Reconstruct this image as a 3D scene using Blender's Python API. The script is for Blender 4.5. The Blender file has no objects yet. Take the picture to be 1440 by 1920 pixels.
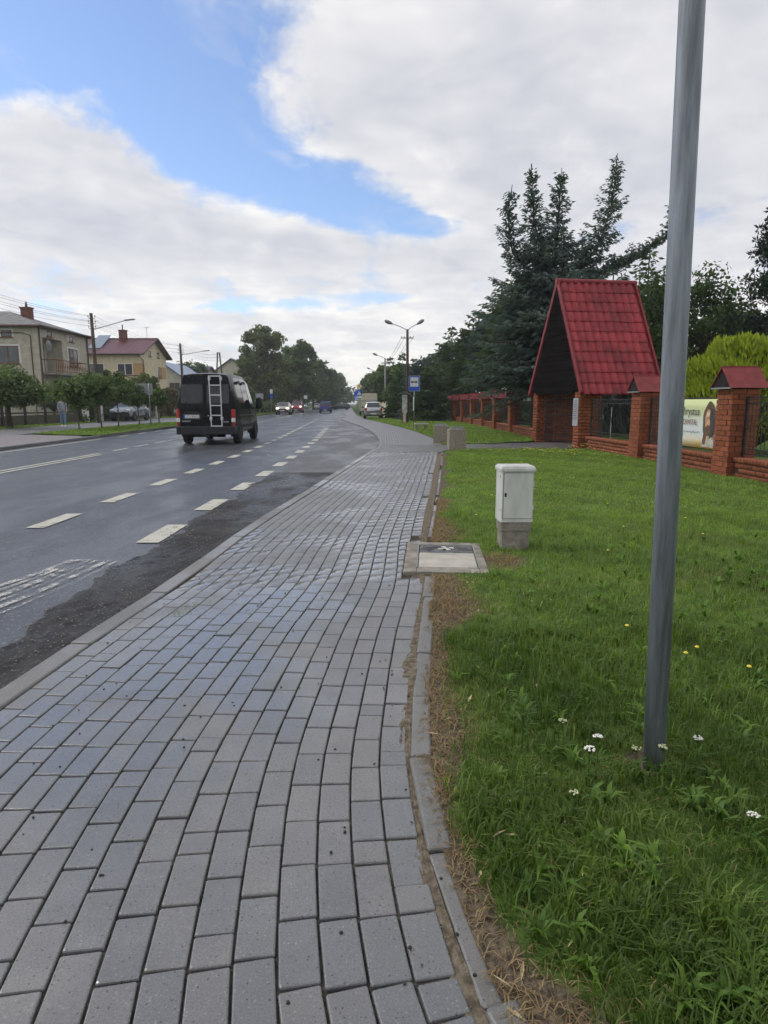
import bpy, bmesh, math, random
import numpy as np
from mathutils import Vector, Matrix

random.seed(7)
RNG = np.random.default_rng(7)
SC = bpy.context.scene
COL = SC.collection
R = math.radians

# ------------------------------------------------------------------ camera
PITCH = math.atan(203.0 / 1200.0)
cam_data = bpy.data.cameras.new('camera')
cam_data.sensor_fit = 'HORIZONTAL'
cam_data.sensor_width = 36.0
cam_data.lens = 30.0
cam_data.clip_start = 0.05
cam_data.clip_end = 5000.0
cam = bpy.data.objects.new('camera', cam_data)
cam.location = (0, 0, 1.35)
cam.rotation_euler = (math.pi / 2 - PITCH, 0, 0)
COL.objects.link(cam)
SC.camera = cam

# ------------------------------------------------------------------ node helper
class NT:
    def __init__(self, tree):
        self.t = tree
        self.N = tree.nodes
        self.L = tree.links
    def node(self, typ, **kw):
        n = self.N.new(typ)
        for k, v in kw.items():
            setattr(n, k, v)
        return n
    def put(self, sock, v):
        if hasattr(v, 'node'):
            self.L.new(v, sock)
        elif isinstance(v, (tuple, list)):
            if sock.type == 'RGBA' and len(v) == 3:
                v = (*v, 1)
            sock.default_value = v
        else:
            sock.default_value = v
    def m(self, op, a, b=0.0, c=0.0, clamp=False):
        n = self.node('ShaderNodeMath', operation=op, use_clamp=clamp)
        for i, v in enumerate((a, b, c)):
            self.put(n.inputs[i], v)
        return n.outputs[0]
    def vm(self, op, a, b=(0, 0, 0), out=0):
        n = self.node('ShaderNodeVectorMath', operation=op)
        self.put(n.inputs[0], a)
        if op == 'SCALE':
            self.put(n.inputs[3], b)
        else:
            self.put(n.inputs[1], b)
        return n.outputs['Value'] if op in ('DOT_PRODUCT', 'LENGTH', 'DISTANCE') else n.outputs[0]
    def noise(self, vec, scale, detail=4.0, rough=0.55, dist=0.0, col=False):
        n = self.node('ShaderNodeTexNoise')
        self.put(n.inputs['Vector'], vec)
        self.put(n.inputs['Scale'], scale)
        n.inputs['Detail'].default_value = detail
        n.inputs['Roughness'].default_value = rough
        n.inputs['Distortion'].default_value = dist
        return n.outputs['Color' if col else 'Fac']
    def ramp(self, fac, stops, interp='LINEAR'):
        n = self.node('ShaderNodeValToRGB')
        cr = n.color_ramp
        cr.interpolation = interp
        while len(cr.elements) < len(stops):
            cr.elements.new(0.5)
        for e, (p, c) in zip(cr.elements, stops):
            e.position = p
            e.color = (c, c, c, 1) if isinstance(c, (int, float)) else (*c[:3], 1)
        self.put(n.inputs[0], fac)
        return n.outputs[0]
    def mix(self, fac, a, b, blend='MIX'):
        n = self.node('ShaderNodeMix', data_type='RGBA', blend_type=blend)
        self.put(n.inputs[0], fac)
        self.put(n.inputs[6], a)
        self.put(n.inputs[7], b)
        return n.outputs[2]
    def ss(self, x, lo, hi):
        n = self.node('ShaderNodeMapRange', interpolation_type='SMOOTHSTEP')
        self.put(n.inputs[0], x)
        n.inputs[1].default_value = lo
        n.inputs[2].default_value = hi
        return n.outputs[0]
    def xyz(self, v):
        n = self.node('ShaderNodeSeparateXYZ')
        self.put(n.inputs[0], v)
        return n.outputs[0], n.outputs[1], n.outputs[2]
    def comb(self, x, y, z):
        n = self.node('ShaderNodeCombineXYZ')
        for i, v in enumerate((x, y, z)):
            self.put(n.inputs[i], v)
        return n.outputs[0]

# ------------------------------------------------------------------ sky and sun
SUN_AZ = R(-72)      # from +Y towards +X, negative = to the left
SUN_EL = R(46)
SKY_STRENGTH = 0.1
SKY_BLUE = (1.55, 1.52, 1.60)

world = bpy.data.worlds.new('World')
SC.world = world
world.use_nodes = True
wt = NT(world.node_tree)
wt.N.clear()
out = wt.node('ShaderNodeOutputWorld')
bg = wt.node('ShaderNodeBackground')
bg.inputs['Strength'].default_value = SKY_STRENGTH
wt.L.new(bg.outputs[0], out.inputs[0])
sky = wt.node('ShaderNodeTexSky', sky_type='NISHITA')
sky.sun_disc = False
sky.sun_elevation = SUN_EL
sky.sun_rotation = SUN_AZ
sky.altitude = 150
sky.air_density = 1.0
sky.dust_density = 0.3
sky.ozone_density = 2.0
D = wt.vm('NORMALIZE', wt.node('ShaderNodeTexCoord').outputs['Generated'])
dx, dy, dz = wt.xyz(D)
zz = wt.m('ADD', wt.m('MAXIMUM', dz, 0.0), 0.13)
P2 = wt.comb(wt.m('DIVIDE', dx, zz), wt.m('DIVIDE', dy, zz), 0.37)
warp = wt.vm('SCALE', wt.vm('SUBTRACT', wt.noise(P2, 2.6, 2, 0.55, col=True), (0.5, 0.5, 0.5)), 0.28)
PW = wt.vm('ADD', P2, warp)
big = wt.noise(wt.vm('ADD', P2, (1.7, -3.1, 0)), 0.55, 2, 0.5)
puff = wt.noise(wt.vm('ADD', PW, (4.3, 2.2, 0)), 1.9, 5, 0.64)
puff_s = wt.noise(wt.vm('ADD', PW, (4.3 - 0.10, 2.2 + 0.05, 0.05)), 1.9, 3, 0.62)
fine = wt.noise(wt.vm('ADD', wt.vm('MULTIPLY', D, (1, 1, 1.25)), wt.vm('SCALE', warp, 0.12)), 5.2, 5, 0.64)

def sky_dir(px, py):
    r, u = (px - 720) / 1200.0, (960 - py) / 1200.0
    v = Vector((r, math.cos(PITCH) + u * math.sin(PITCH), -math.sin(PITCH) + u * math.cos(PITCH)))
    return v.normalized()

def sky_blob(px, py, rx, ry, rot, amp):
    """soft opening between the clouds round one direction of the sky"""
    c = sky_dir(px, py)
    a = R(rot)
    e1 = sky_dir(px + 20 * math.cos(a), py + 20 * math.sin(a)) - c
    e1 = (e1 - c * e1.dot(c)).normalized()
    e2 = c.cross(e1).normalized()
    q1 = wt.m('POWER', wt.m('ABSOLUTE', wt.m('DIVIDE', wt.vm('DOT_PRODUCT', D, tuple(e1)), rx / 1200.0)), 2.0)
    q2 = wt.m('POWER', wt.m('ABSOLUTE', wt.m('DIVIDE', wt.vm('DOT_PRODUCT', D, tuple(e2)), ry / 1200.0)), 2.0)
    g = wt.m('EXPONENT', wt.m('MULTIPLY', wt.m('ADD', q1, q2), -1.0))
    front = wt.ss(wt.vm('DOT_PRODUCT', D, tuple(c)), 0.2, 0.6)
    return wt.m('MULTIPLY', wt.m('MULTIPLY', g, front), amp)

cover = wt.m('ADD', wt.m('MULTIPLY', wt.m('SUBTRACT', big, 0.5), 0.6), wt.m('MULTIPLY', wt.m('SUBTRACT', puff, 0.5), 1.0))
cover = wt.m('ADD', cover, wt.m('MULTIPLY', wt.m('SUBTRACT', fine, 0.5), 1.7))
cover = wt.m('ADD', cover, 0.42)
for b in ((20, 15, 380, 85, 0, 0.85), (330, 120, 100, 110, 20, 0.60), (390, 270, 125, 62, 22, 0.74),
          (560, 345, 165, 50, 14, 0.78), (730, 408, 120, 22, 8, 0.62), (470, 572, 100, 10, 0, 0.32),
          (740, 556, 100, 10, -2, 0.26), (1130, 440, 130, 26, -8, 0.40), (-300, 110, 280, 110, 0, 0.6),
          # banks that close the view again
          (120, 300, 260, 140, 5, -0.26), (900, 180, 430, 190, 15, -0.24), (560, 470, 380, 45, 0, -0.2), (560, 650, 480, 60, 0, -0.2)):
    cover = wt.m('SUBTRACT', cover, sky_blob(*b))
wisp = wt.noise(wt.vm('ADD', wt.vm('MULTIPLY', PW, (1.0, 0.55, 1.0)), (7.7, 1.1, 0)), 3.1, 4, 0.66)
alpha = wt.m('MAXIMUM', wt.ss(cover, -0.02, 0.42), wt.m('MULTIPLY', wt.ss(wisp, 0.50, 0.78), wt.m('MULTIPLY', wt.ss(cover, -0.75, 0.1), 0.75)))
# light on the clouds: relief from a second look towards the sun, grey bases
rel = wt.m('SUBTRACT', puff, puff_s)
lum = wt.m('ADD', 0.63, wt.m('MULTIPLY', rel, 0.9))
lum = wt.m('SUBTRACT', lum, wt.m('MULTIPLY', wt.ss(cover, 0.25, 0.95), 0.26))
lum = wt.m('ADD', lum, wt.m('MULTIPLY', wt.m('SUBTRACT', fine, 0.5), 1.15))
lum = wt.m('ADD', lum, wt.m('MULTIPLY', wt.ss(dz, 0.22, 0.05), 0.22))
ccol = wt.ramp(lum, ((0.0, (4.2, 4.4, 5.0)), (0.35, (5.9, 6.0, 6.5)), (0.62, (7.7, 7.65, 7.8)), (0.85, (9.8, 9.6, 9.2))))
blue = wt.mix(1.0, sky.outputs[0], (SKY_BLUE), 'MULTIPLY')
skycol = wt.mix(wt.m('MULTIPLY', alpha, 0.96), blue, ccol)
wt.L.new(skycol, bg.inputs[0])

world.cycles.sampling_method = 'MANUAL'
world.cycles.sample_map_resolution = 512

sun_data = bpy.data.lights.new('sun', 'SUN')
sun_data.energy = 1.5
sun_data.angle = R(14)
sun_data.color = (1.0, 0.95, 0.87)
sun = bpy.data.objects.new('sun', sun_data)
sdir = Vector((math.sin(SUN_AZ) * math.cos(SUN_EL), math.cos(SUN_AZ) * math.cos(SUN_EL), math.sin(SUN_EL)))
sun.rotation_euler = sdir.to_track_quat('Z', 'Y').to_euler()
sun.location = sdir * 100
COL.objects.link(sun)

SC.view_settings.view_transform = 'Standard'
SC.view_settings.look = 'None'
SC.view_settings.gamma = 1.0
SC.view_settings.exposure = 0.15
SC.view_settings.use_curve_mapping = False
SC.cycles.max_bounces = 5
SC.cycles.volume_bounces = 0
SC.cycles.diffuse_bounces = 3
SC.cycles.glossy_bounces = 3
SC.cycles.transmission_bounces = 4
SC.cycles.transparent_max_bounces = 8
SC.cycles.use_denoising = True
SC.cycles.use_adaptive_sampling = True
SC.cycles.adaptive_threshold = 0.035
SC.cycles.sample_clamp_indirect = 4.0

# ------------------------------------------------------------------ materials
MATS = {}
def new_mat(name):
    m = bpy.data.materials.new(name)
    m.use_nodes = True
    t = NT(m.node_tree)
    b = t.N['Principled BSDF']
    MATS[name] = m
    return m, t, b

def M(name, col, rough=0.6, var=0.18, scale=3.0, bump=0.0, bscale=30.0, metal=0.0, spec=0.5,
      col2=None, objvar=0.0, tint=0.0, trans=0.0, detail=6, coat=0.0, emit=0.0, stretch=None, rvar=0.0, space='world'):
    m, t, b = new_mat(name)
    if space == 'world':
        pos = t.node('ShaderNodeNewGeometry').outputs['Position']
    else:
        pos = t.node('ShaderNodeTexCoord').outputs['Object']
    if stretch:
        pos = t.vm('MULTIPLY', pos, stretch)
    nz = t.noise(pos, scale, detail, 0.6)
    lo = tuple(c * (1 - var) for c in col)
    hi = tuple(min(1, c * (1 + var)) for c in col) if col2 is None else col2
    c = t.mix(t.ss(nz, 0.3, 0.7), lo, hi)
    if objvar:
        rnd = t.node('ShaderNodeObjectInfo').outputs['Random']
        c = t.mix(1.0, c, t.ramp(rnd, ((0, 1 - objvar), (1, 1 + objvar))), 'MULTIPLY')
    if tint:
        a = t.node('ShaderNodeAttribute', attribute_name='tint').outputs['Fac']
        k = t.m('ADD', 1 - tint, t.m('MULTIPLY', a, 2 * tint))
        c = t.vm('SCALE', c, k)
    t.put(b.inputs['Base Color'], c)
    if rvar:
        t.put(b.inputs['Roughness'], t.m('ADD', rough - rvar, t.m('MULTIPLY', nz, 2 * rvar)))
    else:
        b.inputs['Roughness'].default_value = rough
    b.inputs['Metallic'].default_value = metal
    b.inputs['Specular IOR Level'].default_value = spec
    if coat:
        b.inputs['Coat Weight'].default_value = coat
        b.inputs['Coat Roughness'].default_value = 0.08
    if emit:
        t.put(b.inputs['Emission Color'], c)
        b.inputs['Emission Strength'].default_value = emit
    if bump:
        bn = t.node('ShaderNodeBump')
        bn.inputs['Strength'].default_value = bump
        bn.inputs['Distance'].default_value = 0.02
        t.put(bn.inputs['Height'], t.noise(pos, bscale, 5, 0.6))
        t.L.new(bn.outputs[0], b.inputs['Normal'])
    if trans:
        tr = t.node('ShaderNodeBsdfTranslucent')
        t.put(tr.inputs[0], t.mix(1.0, c, (1.25, 1.25, 0.6), 'MULTIPLY'))
        mx = t.node('ShaderNodeMixShader')
        mx.inputs[0].default_value = trans
        t.L.new(b.outputs[0], mx.inputs[1])
        t.L.new(tr.outputs[0], mx.inputs[2])
        t.L.new(mx.outputs[0], t.N['Material Output'].inputs[0])
    return m

# concrete paver: fine aggregate, per-stone tone, damp patches that turn glossy
def mat_paver(name, base, wet=1.0):
    m, t, b = new_mat(name)
    geo = t.node('ShaderNodeNewGeometry').outputs['Position']
    rnd = t.node('ShaderNodeObjectInfo').outputs['Random']
    at = t.node('ShaderNodeAttribute', attribute_name='tint').outputs['Fac']
    r = t.m('FRACT', t.m('ADD', rnd, at))
    tone = t.ramp(r, ((0, (0.88, 0.90, 0.93)), (0.35, (0.97, 0.98, 1.0)), (0.7, (1.02, 1.0, 0.985)), (1, (1.07, 1.05, 1.03))))
    grain = t.noise(geo, 190, 3, 0.75)
    vo = t.node('ShaderNodeTexVoronoi')
    t.put(vo.inputs['Vector'], geo)
    vo.inputs['Scale'].default_value = 95
    vr = t.node('ShaderNodeSeparateColor')
    t.L.new(vo.outputs['Color'], vr.inputs[0])
    speck = t.m('MULTIPLY', t.ss(vo.outputs['Distance'], 0.34, 0.20), t.ss(vr.outputs[0], 0.80, 0.84))
    dark = t.m('MULTIPLY', t.ss(vo.outputs['Distance'], 0.34, 0.20), t.ss(vr.outputs[1], 0.84, 0.88))
    blotch = t.noise(geo, 5.0, 5, 0.6)
    c = t.mix(1.0, base, tone, 'MULTIPLY')
    c = t.vm('SCALE', c, t.m('ADD', 0.30, t.m('MULTIPLY', grain, 1.40)))
    c = t.vm('SCALE', c, t.m('ADD', 0.78, t.m('MULTIPLY', blotch, 0.44)))
    c = t.mix(t.m('MULTIPLY', speck, 0.42), c, (0.36, 0.36, 0.35))
    c = t.mix(t.m('MULTIPLY', dark, 0.7), c, (0.03, 0.03, 0.03))
    # stains of earth
    st = t.ss(t.noise(geo, 1.3, 6, 0.65), 0.56, 0.72)
    c = t.mix(t.m('MULTIPLY', st, 0.4), c, (0.085, 0.076, 0.064))
    w = t.m('MULTIPLY', t.ss(t.noise(t.vm('ADD', geo, (3.0, 1.0, 0)), 0.75, 5, 0.62), 0.42, 0.58), wet)
    t.put(b.inputs['Coat Weight'], w)
    b.inputs['Coat Roughness'].default_value = 0.14
    b.inputs['Coat IOR'].default_value = 1.33
    c = t.vm('SCALE', c, t.m('SUBTRACT', 1.0, t.m('MULTIPLY', w, 0.22)))
    t.put(b.inputs['Base Color'], c)
    t.put(b.inputs['Roughness'], t.m('SUBTRACT', 0.54, t.m('MULTIPLY', w, 0.34)))
    b.inputs['Specular IOR Level'].default_value = 0.5
    bn = t.node('ShaderNodeBump')
    bn.inputs['Strength'].default_value = 0.35
    bn.inputs['Distance'].default_value = 0.003
    t.put(bn.inputs['Height'], t.noise(geo, 260, 4, 0.7))
    t.L.new(bn.outputs[0], b.inputs['Normal'])
    return m

def mat_asphalt(name, base, rough, wetamt, grainy, crack=0.0, spec=0.5):
    m, t, b = new_mat(name)
    b.inputs['Specular IOR Level'].default_value = spec
    geo = t.node('ShaderNodeNewGeometry').outputs['Position']
    g1 = t.noise(geo, 48, 4, 0.8)
    vo = t.node('ShaderNodeTexVoronoi')
    t.put(vo.inputs['Vector'], geo)
    vo.inputs['Scale'].default_value = 40
    vr = t.node('ShaderNodeSeparateColor')
    t.L.new(vo.outputs['Color'], vr.inputs[0])
    g2 = t.m('MULTIPLY', t.ss(vo.outputs['Distance'], 0.45, 0.25), t.ss(vr.outputs[0], 0.55, 0.75))
    patch = t.noise(t.vm('MULTIPLY', geo, (1.0, 0.35, 1.0)), 0.9, 5, 0.6)
    c = t.vm('SCALE', base, t.m('ADD', 0.15, t.m('MULTIPLY', g1, 1.7)))
    c = t.vm('SCALE', c, t.m('ADD', 0.7, t.m('MULTIPLY', patch, 0.6)))
    c = t.mix(t.m('MULTIPLY', g2, grainy), c, (0.36, 0.36, 0.36))
    w = t.ss(patch, 0.40, 0.62)
    if not crack:
        t.put(b.inputs['Coat Weight'], t.m('ADD', 0.02, t.m('MULTIPLY', w, 0.22)))
        b.inputs['Coat Roughness'].default_value = 0.2
        b.inputs['Coat IOR'].default_value = 1.33
    if crack:
        wv = t.node('ShaderNodeTexVoronoi', feature='DISTANCE_TO_EDGE')
        t.put(wv.inputs['Vector'], t.vm('ADD', geo, t.vm('SCALE', t.noise(geo, 3.0, 3, 0.6, col=True), 0.5)))
        wv.inputs['Scale'].default_value = 1.9
        ck = t.ss(wv.outputs['Distance'], 0.035, 0.0)
        c = t.mix(t.m('MULTIPLY', ck, crack), c, (0.012, 0.011, 0.01))
        dirt = t.ss(t.noise(geo, 1.6, 6, 0.65), 0.5, 0.68)
        c = t.mix(t.m('MULTIPLY', dirt, 0.4 * crack), c, (0.075, 0.062, 0.048))
    t.put(b.inputs['Base Color'], c)
    t.put(b.inputs['Roughness'], t.m('SUBTRACT', rough, t.m('MULTIPLY', w, wetamt)))
    bn = t.node('ShaderNodeBump')
    bn.inputs['Strength'].default_value = 0.5
    bn.inputs['Distance'].default_value = 0.006
    hgt = t.noise(geo, 80, 4, 0.75)
    if crack:
        hgt = t.m('ADD', hgt, t.m('MULTIPLY', t.noise(geo, 22, 5, 0.75), 2.0 * crack))
    t.put(bn.inputs['Height'], hgt)
    t.L.new(bn.outputs[0], b.inputs['Normal'])
    return m

def mat_paint(name, col, wear):
    m, t, b = new_mat(name)
    geo = t.node('ShaderNodeNewGeometry').outputs['Position']
    n = t.m('ADD', t.m('MULTIPLY', t.noise(geo, 60, 4, 0.75), 0.6), t.m('MULTIPLY', t.noise(geo, 6, 4, 0.6), 0.5))
    keep = t.ss(n, 0.36 + wear * 0.24, 0.5 + wear * 0.24)
    t.put(b.inputs['Base Color'], t.mix(t.noise(geo, 4, 4), tuple(c * 0.8 for c in col), col))
    b.inputs['Roughness'].default_value = 0.5
    tr = t.node('ShaderNodeBsdfTransparent')
    mx = t.node('ShaderNodeMixShader')
    t.put(mx.inputs[0], keep)
    t.L.new(tr.outputs[0], mx.inputs[1])
    t.L.new(b.outputs[0], mx.inputs[2])
    t.L.new(mx.outputs[0], t.N['Material Output'].inputs[0])
    return m

def mat_ground_lawn(name):
    """soil under the turf: green-brown, turning to bare sandy soil where the 'dirt' attribute says so"""
    m, t, b = new_mat(name)
    geo = t.node('ShaderNodeNewGeometry').outputs['Position']
    at = t.node('ShaderNodeAttribute', attribute_name='dirt').outputs['Fac']
    n = t.noise(geo, 2.2, 6, 0.65)
    f = t.noise(geo, 45, 4, 0.7)
    green = t.mix(t.ss(n, 0.35, 0.65), (0.055, 0.105, 0.020), (0.110, 0.165, 0.036))
    green = t.mix(t.ss(t.noise(geo, 0.5, 4, 0.6), 0.5, 0.7), green, (0.10, 0.105, 0.035))
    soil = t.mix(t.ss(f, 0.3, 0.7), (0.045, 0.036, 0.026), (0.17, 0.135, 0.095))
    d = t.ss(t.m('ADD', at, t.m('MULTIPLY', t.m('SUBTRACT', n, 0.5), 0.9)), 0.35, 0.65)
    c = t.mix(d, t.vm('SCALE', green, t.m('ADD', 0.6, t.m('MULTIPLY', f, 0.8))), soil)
    t.put(b.inputs['Base Color'], c)
    b.inputs['Roughness'].default_value = 0.9
    b.inputs['Specular IOR Level'].default_value = 0.15
    bn = t.node('ShaderNodeBump')
    bn.inputs['Strength'].default_value = 0.6
    bn.inputs['Distance'].default_value = 0.015
    t.put(bn.inputs['Height'], f)
    t.L.new(bn.outputs[0], b.inputs['Normal'])
    return m

def mat_leaf(name, dark, light, trans=0.35, rough=0.55, spec=0.3):
    m, t, b = new_mat(name)
    geo = t.node('ShaderNodeNewGeometry').outputs['Position']
    at = t.node('ShaderNodeAttribute', attribute_name='tint').outputs['Fac']
    k = t.m('ADD', t.m('MULTIPLY', at, 0.75), t.m('MULTIPLY', t.noise(geo, 1.2, 3), 0.25), clamp=True)
    c = t.mix(k, dark, light)
    t.put(b.inputs['Base Color'], c)
    b.inputs['Roughness'].default_value = rough
    b.inputs['Specular IOR Level'].default_value = spec
    tr = t.node('ShaderNodeBsdfTranslucent')
    t.put(tr.inputs[0], t.mix(1.0, c, (1.2, 1.3, 0.5), 'MULTIPLY'))
    mx = t.node('ShaderNodeMixShader')
    mx.inputs[0].default_value = trans
    t.L.new(b.outputs[0], mx.inputs[1])
    t.L.new(tr.outputs[0], mx.inputs[2])
    t.L.new(mx.outputs[0], t.N['Material Output'].inputs[0])
    return m

def mat_brick_far(name, base, mortar, bw, bh, off=0.5):
    """pavers or bricks too far away to tell apart"""
    m, t, b = new_mat(name)
    geo = t.node('ShaderNodeNewGeometry').outputs['Position']
    x, y, z = t.xyz(geo)
    br = t.node('ShaderNodeTexBrick')
    t.put(br.inputs['Vector'], t.comb(y, x, 0.0))
    br.inputs['Scale'].default_value = 1.0
    br.inputs['Brick Width'].default_value = bw
    br.inputs['Row Height'].default_value = bh
    br.inputs['Mortar Size'].default_value = 0.009
    br.inputs['Color1'].default_value = (*[c * 0.85 for c in base], 1)
    br.inputs['Color2'].default_value = (*[c * 1.12 for c in base], 1)
    br.inputs['Mortar'].default_value = (*mortar, 1)
    c = t.vm('SCALE', br.outputs['Color'], t.m('ADD', 0.7, t.m('MULTIPLY', t.noise(geo, 1.5, 5, 0.6), 0.6)))
    t.put(b.inputs['Base Color'], c)
    b.inputs['Roughness'].default_value = 0.5
    return m

mat_paver('paver', (0.178, 0.181, 0.184))
mat_paver('paver_path', (0.115, 0.112, 0.108), 0.5)
mat_paver('kerb', (0.165, 0.162, 0.155), 0.6)
mat_asphalt('asphalt', (0.044, 0.049, 0.060), 0.46, 0.16, 0.42)
mat_asphalt('asphalt_bay', (0.095, 0.095, 0.098), 0.60, 0.22, 0.25, 0.55)
mat_asphalt('asphalt_broken', (0.022, 0.021, 0.020), 0.66, 0.40, 0.22, 1.0, 0.22)
mat_paint('paint', (0.55, 0.53, 0.44), 0.10)
mat_paint('paint_worn', (0.62, 0.61, 0.56), 0.66)
mat_ground_lawn('lawn_soil')
M('joint_sand', (0.065, 0.058, 0.048), 0.95, 0.5, 25, 0.5, 90, spec=0.1)
M('sand', (0.16, 0.135, 0.10), 0.95, 0.45, 30, 0.7, 120, spec=0.1)
M('field', (0.05, 0.085, 0.022), 0.9, 0.4, 0.25, spec=0.1)
mat_brick_far('paver_far', (0.19, 0.19, 0.195), (0.03, 0.03, 0.03), 0.2, 0.1)
mat_brick_far('paver_pink', (0.235, 0.20, 0.19), (0.09, 0.08, 0.08), 0.2, 0.1)
mat_leaf('grass', (0.036, 0.078, 0.014), (0.295, 0.415, 0.088), 0.45, 0.5, 0.3)
mat_leaf('grass_dry', (0.16, 0.105, 0.05), (0.40, 0.30, 0.17), 0.3, 0.7, 0.2)
mat_leaf('spruce', (0.040, 0.068, 0.062), (0.195, 0.265, 0.250), 0.2, 0.6, 0.25)
mat_leaf('spruce_green', (0.036, 0.068, 0.030), (0.150, 0.225, 0.100), 0.2, 0.6, 0.25)
mat_leaf('leaf_dark', (0.024, 0.048, 0.015), (0.105, 0.165, 0.050), 0.35, 0.5, 0.35)
mat_leaf('leaf_mid', (0.040, 0.074, 0.024), (0.155, 0.220, 0.070), 0.4, 0.5, 0.35)
mat_leaf('leaf_olive', (0.042, 0.064, 0.020), (0.165, 0.200, 0.065), 0.4, 0.5, 0.3)
mat_leaf('thuja', (0.05, 0.10, 0.008), (0.42, 0.50, 0.045), 0.3, 0.55, 0.25)
mat_leaf('pine', (0.012, 0.030, 0.020), (0.065, 0.105, 0.075), 0.15, 0.6, 0.25)
mat_leaf('weed', (0.06, 0.13, 0.02), (0.22, 0.36, 0.06), 0.4, 0.5, 0.3)
mat_leaf('hedge_rust', (0.05, 0.035, 0.015), (0.17, 0.13, 0.04), 0.3, 0.5, 0.3)
M('bark', (0.075, 0.055, 0.04), 0.9, 0.5, 9, 0.8, 25, spec=0.15, stretch=(1, 1, 0.25))
M('bark_pale', (0.14, 0.115, 0.09), 0.9, 0.4, 9, 0.6, 25, spec=0.15, stretch=(1, 1, 0.25))
M('petal_white', (0.75, 0.74, 0.66), 0.7, 0.1)
M('petal_yellow', (0.75, 0.60, 0.05), 0.6, 0.1)
M('galvanised', (0.22, 0.245, 0.275), 0.5, 0.34, 9, 0.35, 60, metal=0.35, stretch=(4, 4, 0.3), rvar=0.12)
M('steel_post', (0.30, 0.31, 0.32), 0.5, 0.2, 8, metal=0.5)
M('cabinet', (0.56, 0.57, 0.54), 0.45, 0.13, 5, 0.05, 60, stretch=(2, 2, 0.6))
M('concrete', (0.27, 0.25, 0.215), 0.9, 0.35, 6, 0.7, 70, spec=0.2)
M('concrete_pale', (0.42, 0.40, 0.35), 0.85, 0.16, 6, 0.35, 70, spec=0.25)
M('aggregate', (0.29, 0.255, 0.205), 0.9, 0.6, 60, 0.9, 75, spec=0.25)
M('cast_iron', (0.11, 0.11, 0.112), 0.55, 0.4, 20, 0.5, 60, metal=0.3)
M('white_paint', (0.72, 0.72, 0.70), 0.5, 0.10, 12)
M('iron_black', (0.018, 0.018, 0.019), 0.45, 0.3, 10)
M('brick', (0.31, 0.094, 0.042), 0.75, 0.22, 22, 0.5, 120, objvar=0.20, tint=0.22, spec=0.3)
M('brick_dark', (0.25, 0.082, 0.042), 0.75, 0.22, 22, 0.5, 120, objvar=0.15, tint=0.2, spec=0.3)
M('mortar', (0.055, 0.045, 0.038), 0.95, 0.3, 30, 0.5, 90, spec=0.1)
M('tile_red', (0.25, 0.027, 0.034), 0.44, 0.30, 1.3, 0.10, 12, objvar=0.12, spec=0.28, rvar=0.08)
M('trim_red', (0.23, 0.028, 0.034), 0.48, 0.14, 5, spec=0.3)
M('cap_red', (0.20, 0.032, 0.033), 0.5, 0.22, 6, 0.05, 30, spec=0.3)
M('cap_dark', (0.03, 0.028, 0.028), 0.8, 0.2, 8, spec=0.05)
M('gable_black', (0.010, 0.009, 0.009), 0.9, 0.3, 6, 0.2, 20, spec=0.0)
M('plaque', (0.34, 0.36, 0.40), 0.4, 0.15, 12)
M('ink', (0.04, 0.035, 0.035), 0.6, 0.1)
M('ink_red', (0.20, 0.05, 0.05), 0.6, 0.1)
M('wood_pole', (0.10, 0.075, 0.058), 0.85, 0.45, 7, 0.6, 20, stretch=(2, 2, 0.2), spec=0.2)
M('concrete_pole', (0.24, 0.23, 0.21), 0.85, 0.2, 5, 0.3, 30)
M('lamp_grey', (0.22, 0.22, 0.22), 0.45, 0.15, 10)
M('lamp_glass', (0.55, 0.55, 0.52), 0.25, 0.05)
M('wire', (0.05, 0.05, 0.055), 0.6, 0.1)
M('insulator', (0.20, 0.13, 0.10), 0.3, 0.1)
M('sign_blue', (0.012, 0.09, 0.52), 0.35, 0.06, 4)
M('sign_white', (0.74, 0.75, 0.76), 0.35, 0.05, 4)
M('sign_yellow', (0.80, 0.50, 0.03), 0.35, 0.05, 4)
M('sign_back', (0.30, 0.32, 0.34), 0.45, 0.08, 4, metal=0.3)
M('board_white', (0.50, 0.49, 0.46), 0.8, 0.35, 9, 0.2, 30)
M('rust', (0.22, 0.085, 0.03), 0.85, 0.4, 14, 0.4, 40)
M('slate', (0.22, 0.225, 0.235), 0.6, 0.25, 8)
M('cream_board', (0.58, 0.52, 0.38), 0.7, 0.12, 6)
M('cream_body', (0.58, 0.53, 0.40), 0.5, 0.08, 3)
M('van_black', (0.004, 0.0045, 0.006), 0.25, 0.15, 3, spec=0.16)
M('plastic_dark', (0.022, 0.023, 0.026), 0.6, 0.15, 8, spec=0.3)
M('glass_dark', (0.012, 0.014, 0.018), 0.05, 0.1, spec=0.55)
M('glass_car', (0.03, 0.036, 0.042), 0.05, 0.1, spec=0.7)
M('tyre', (0.016, 0.016, 0.017), 0.8, 0.2, 20)
M('rim', (0.42, 0.43, 0.45), 0.3, 0.1, metal=0.8)
M('rim_dark', (0.12, 0.12, 0.125), 0.4, 0.1, metal=0.5)
M('alu', (0.62, 0.62, 0.63), 0.35, 0.1, metal=0.6)
M('lamp_red', (0.42, 0.015, 0.02), 0.2, 0.1)
M('lamp_red_dark', (0.20, 0.008, 0.010), 0.2, 0.1)
M('lamp_clear', (0.70, 0.70, 0.70), 0.12, 0.05, coat=0.5)
M('lamp_lit', (1.0, 0.93, 0.78), 0.3, 0.02, emit=5.0)
M('plate_white', (0.72, 0.72, 0.70), 0.4, 0.03)
M('car_silver', (0.52, 0.53, 0.55), 0.28, 0.05, metal=0.5, coat=0.5)
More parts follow.
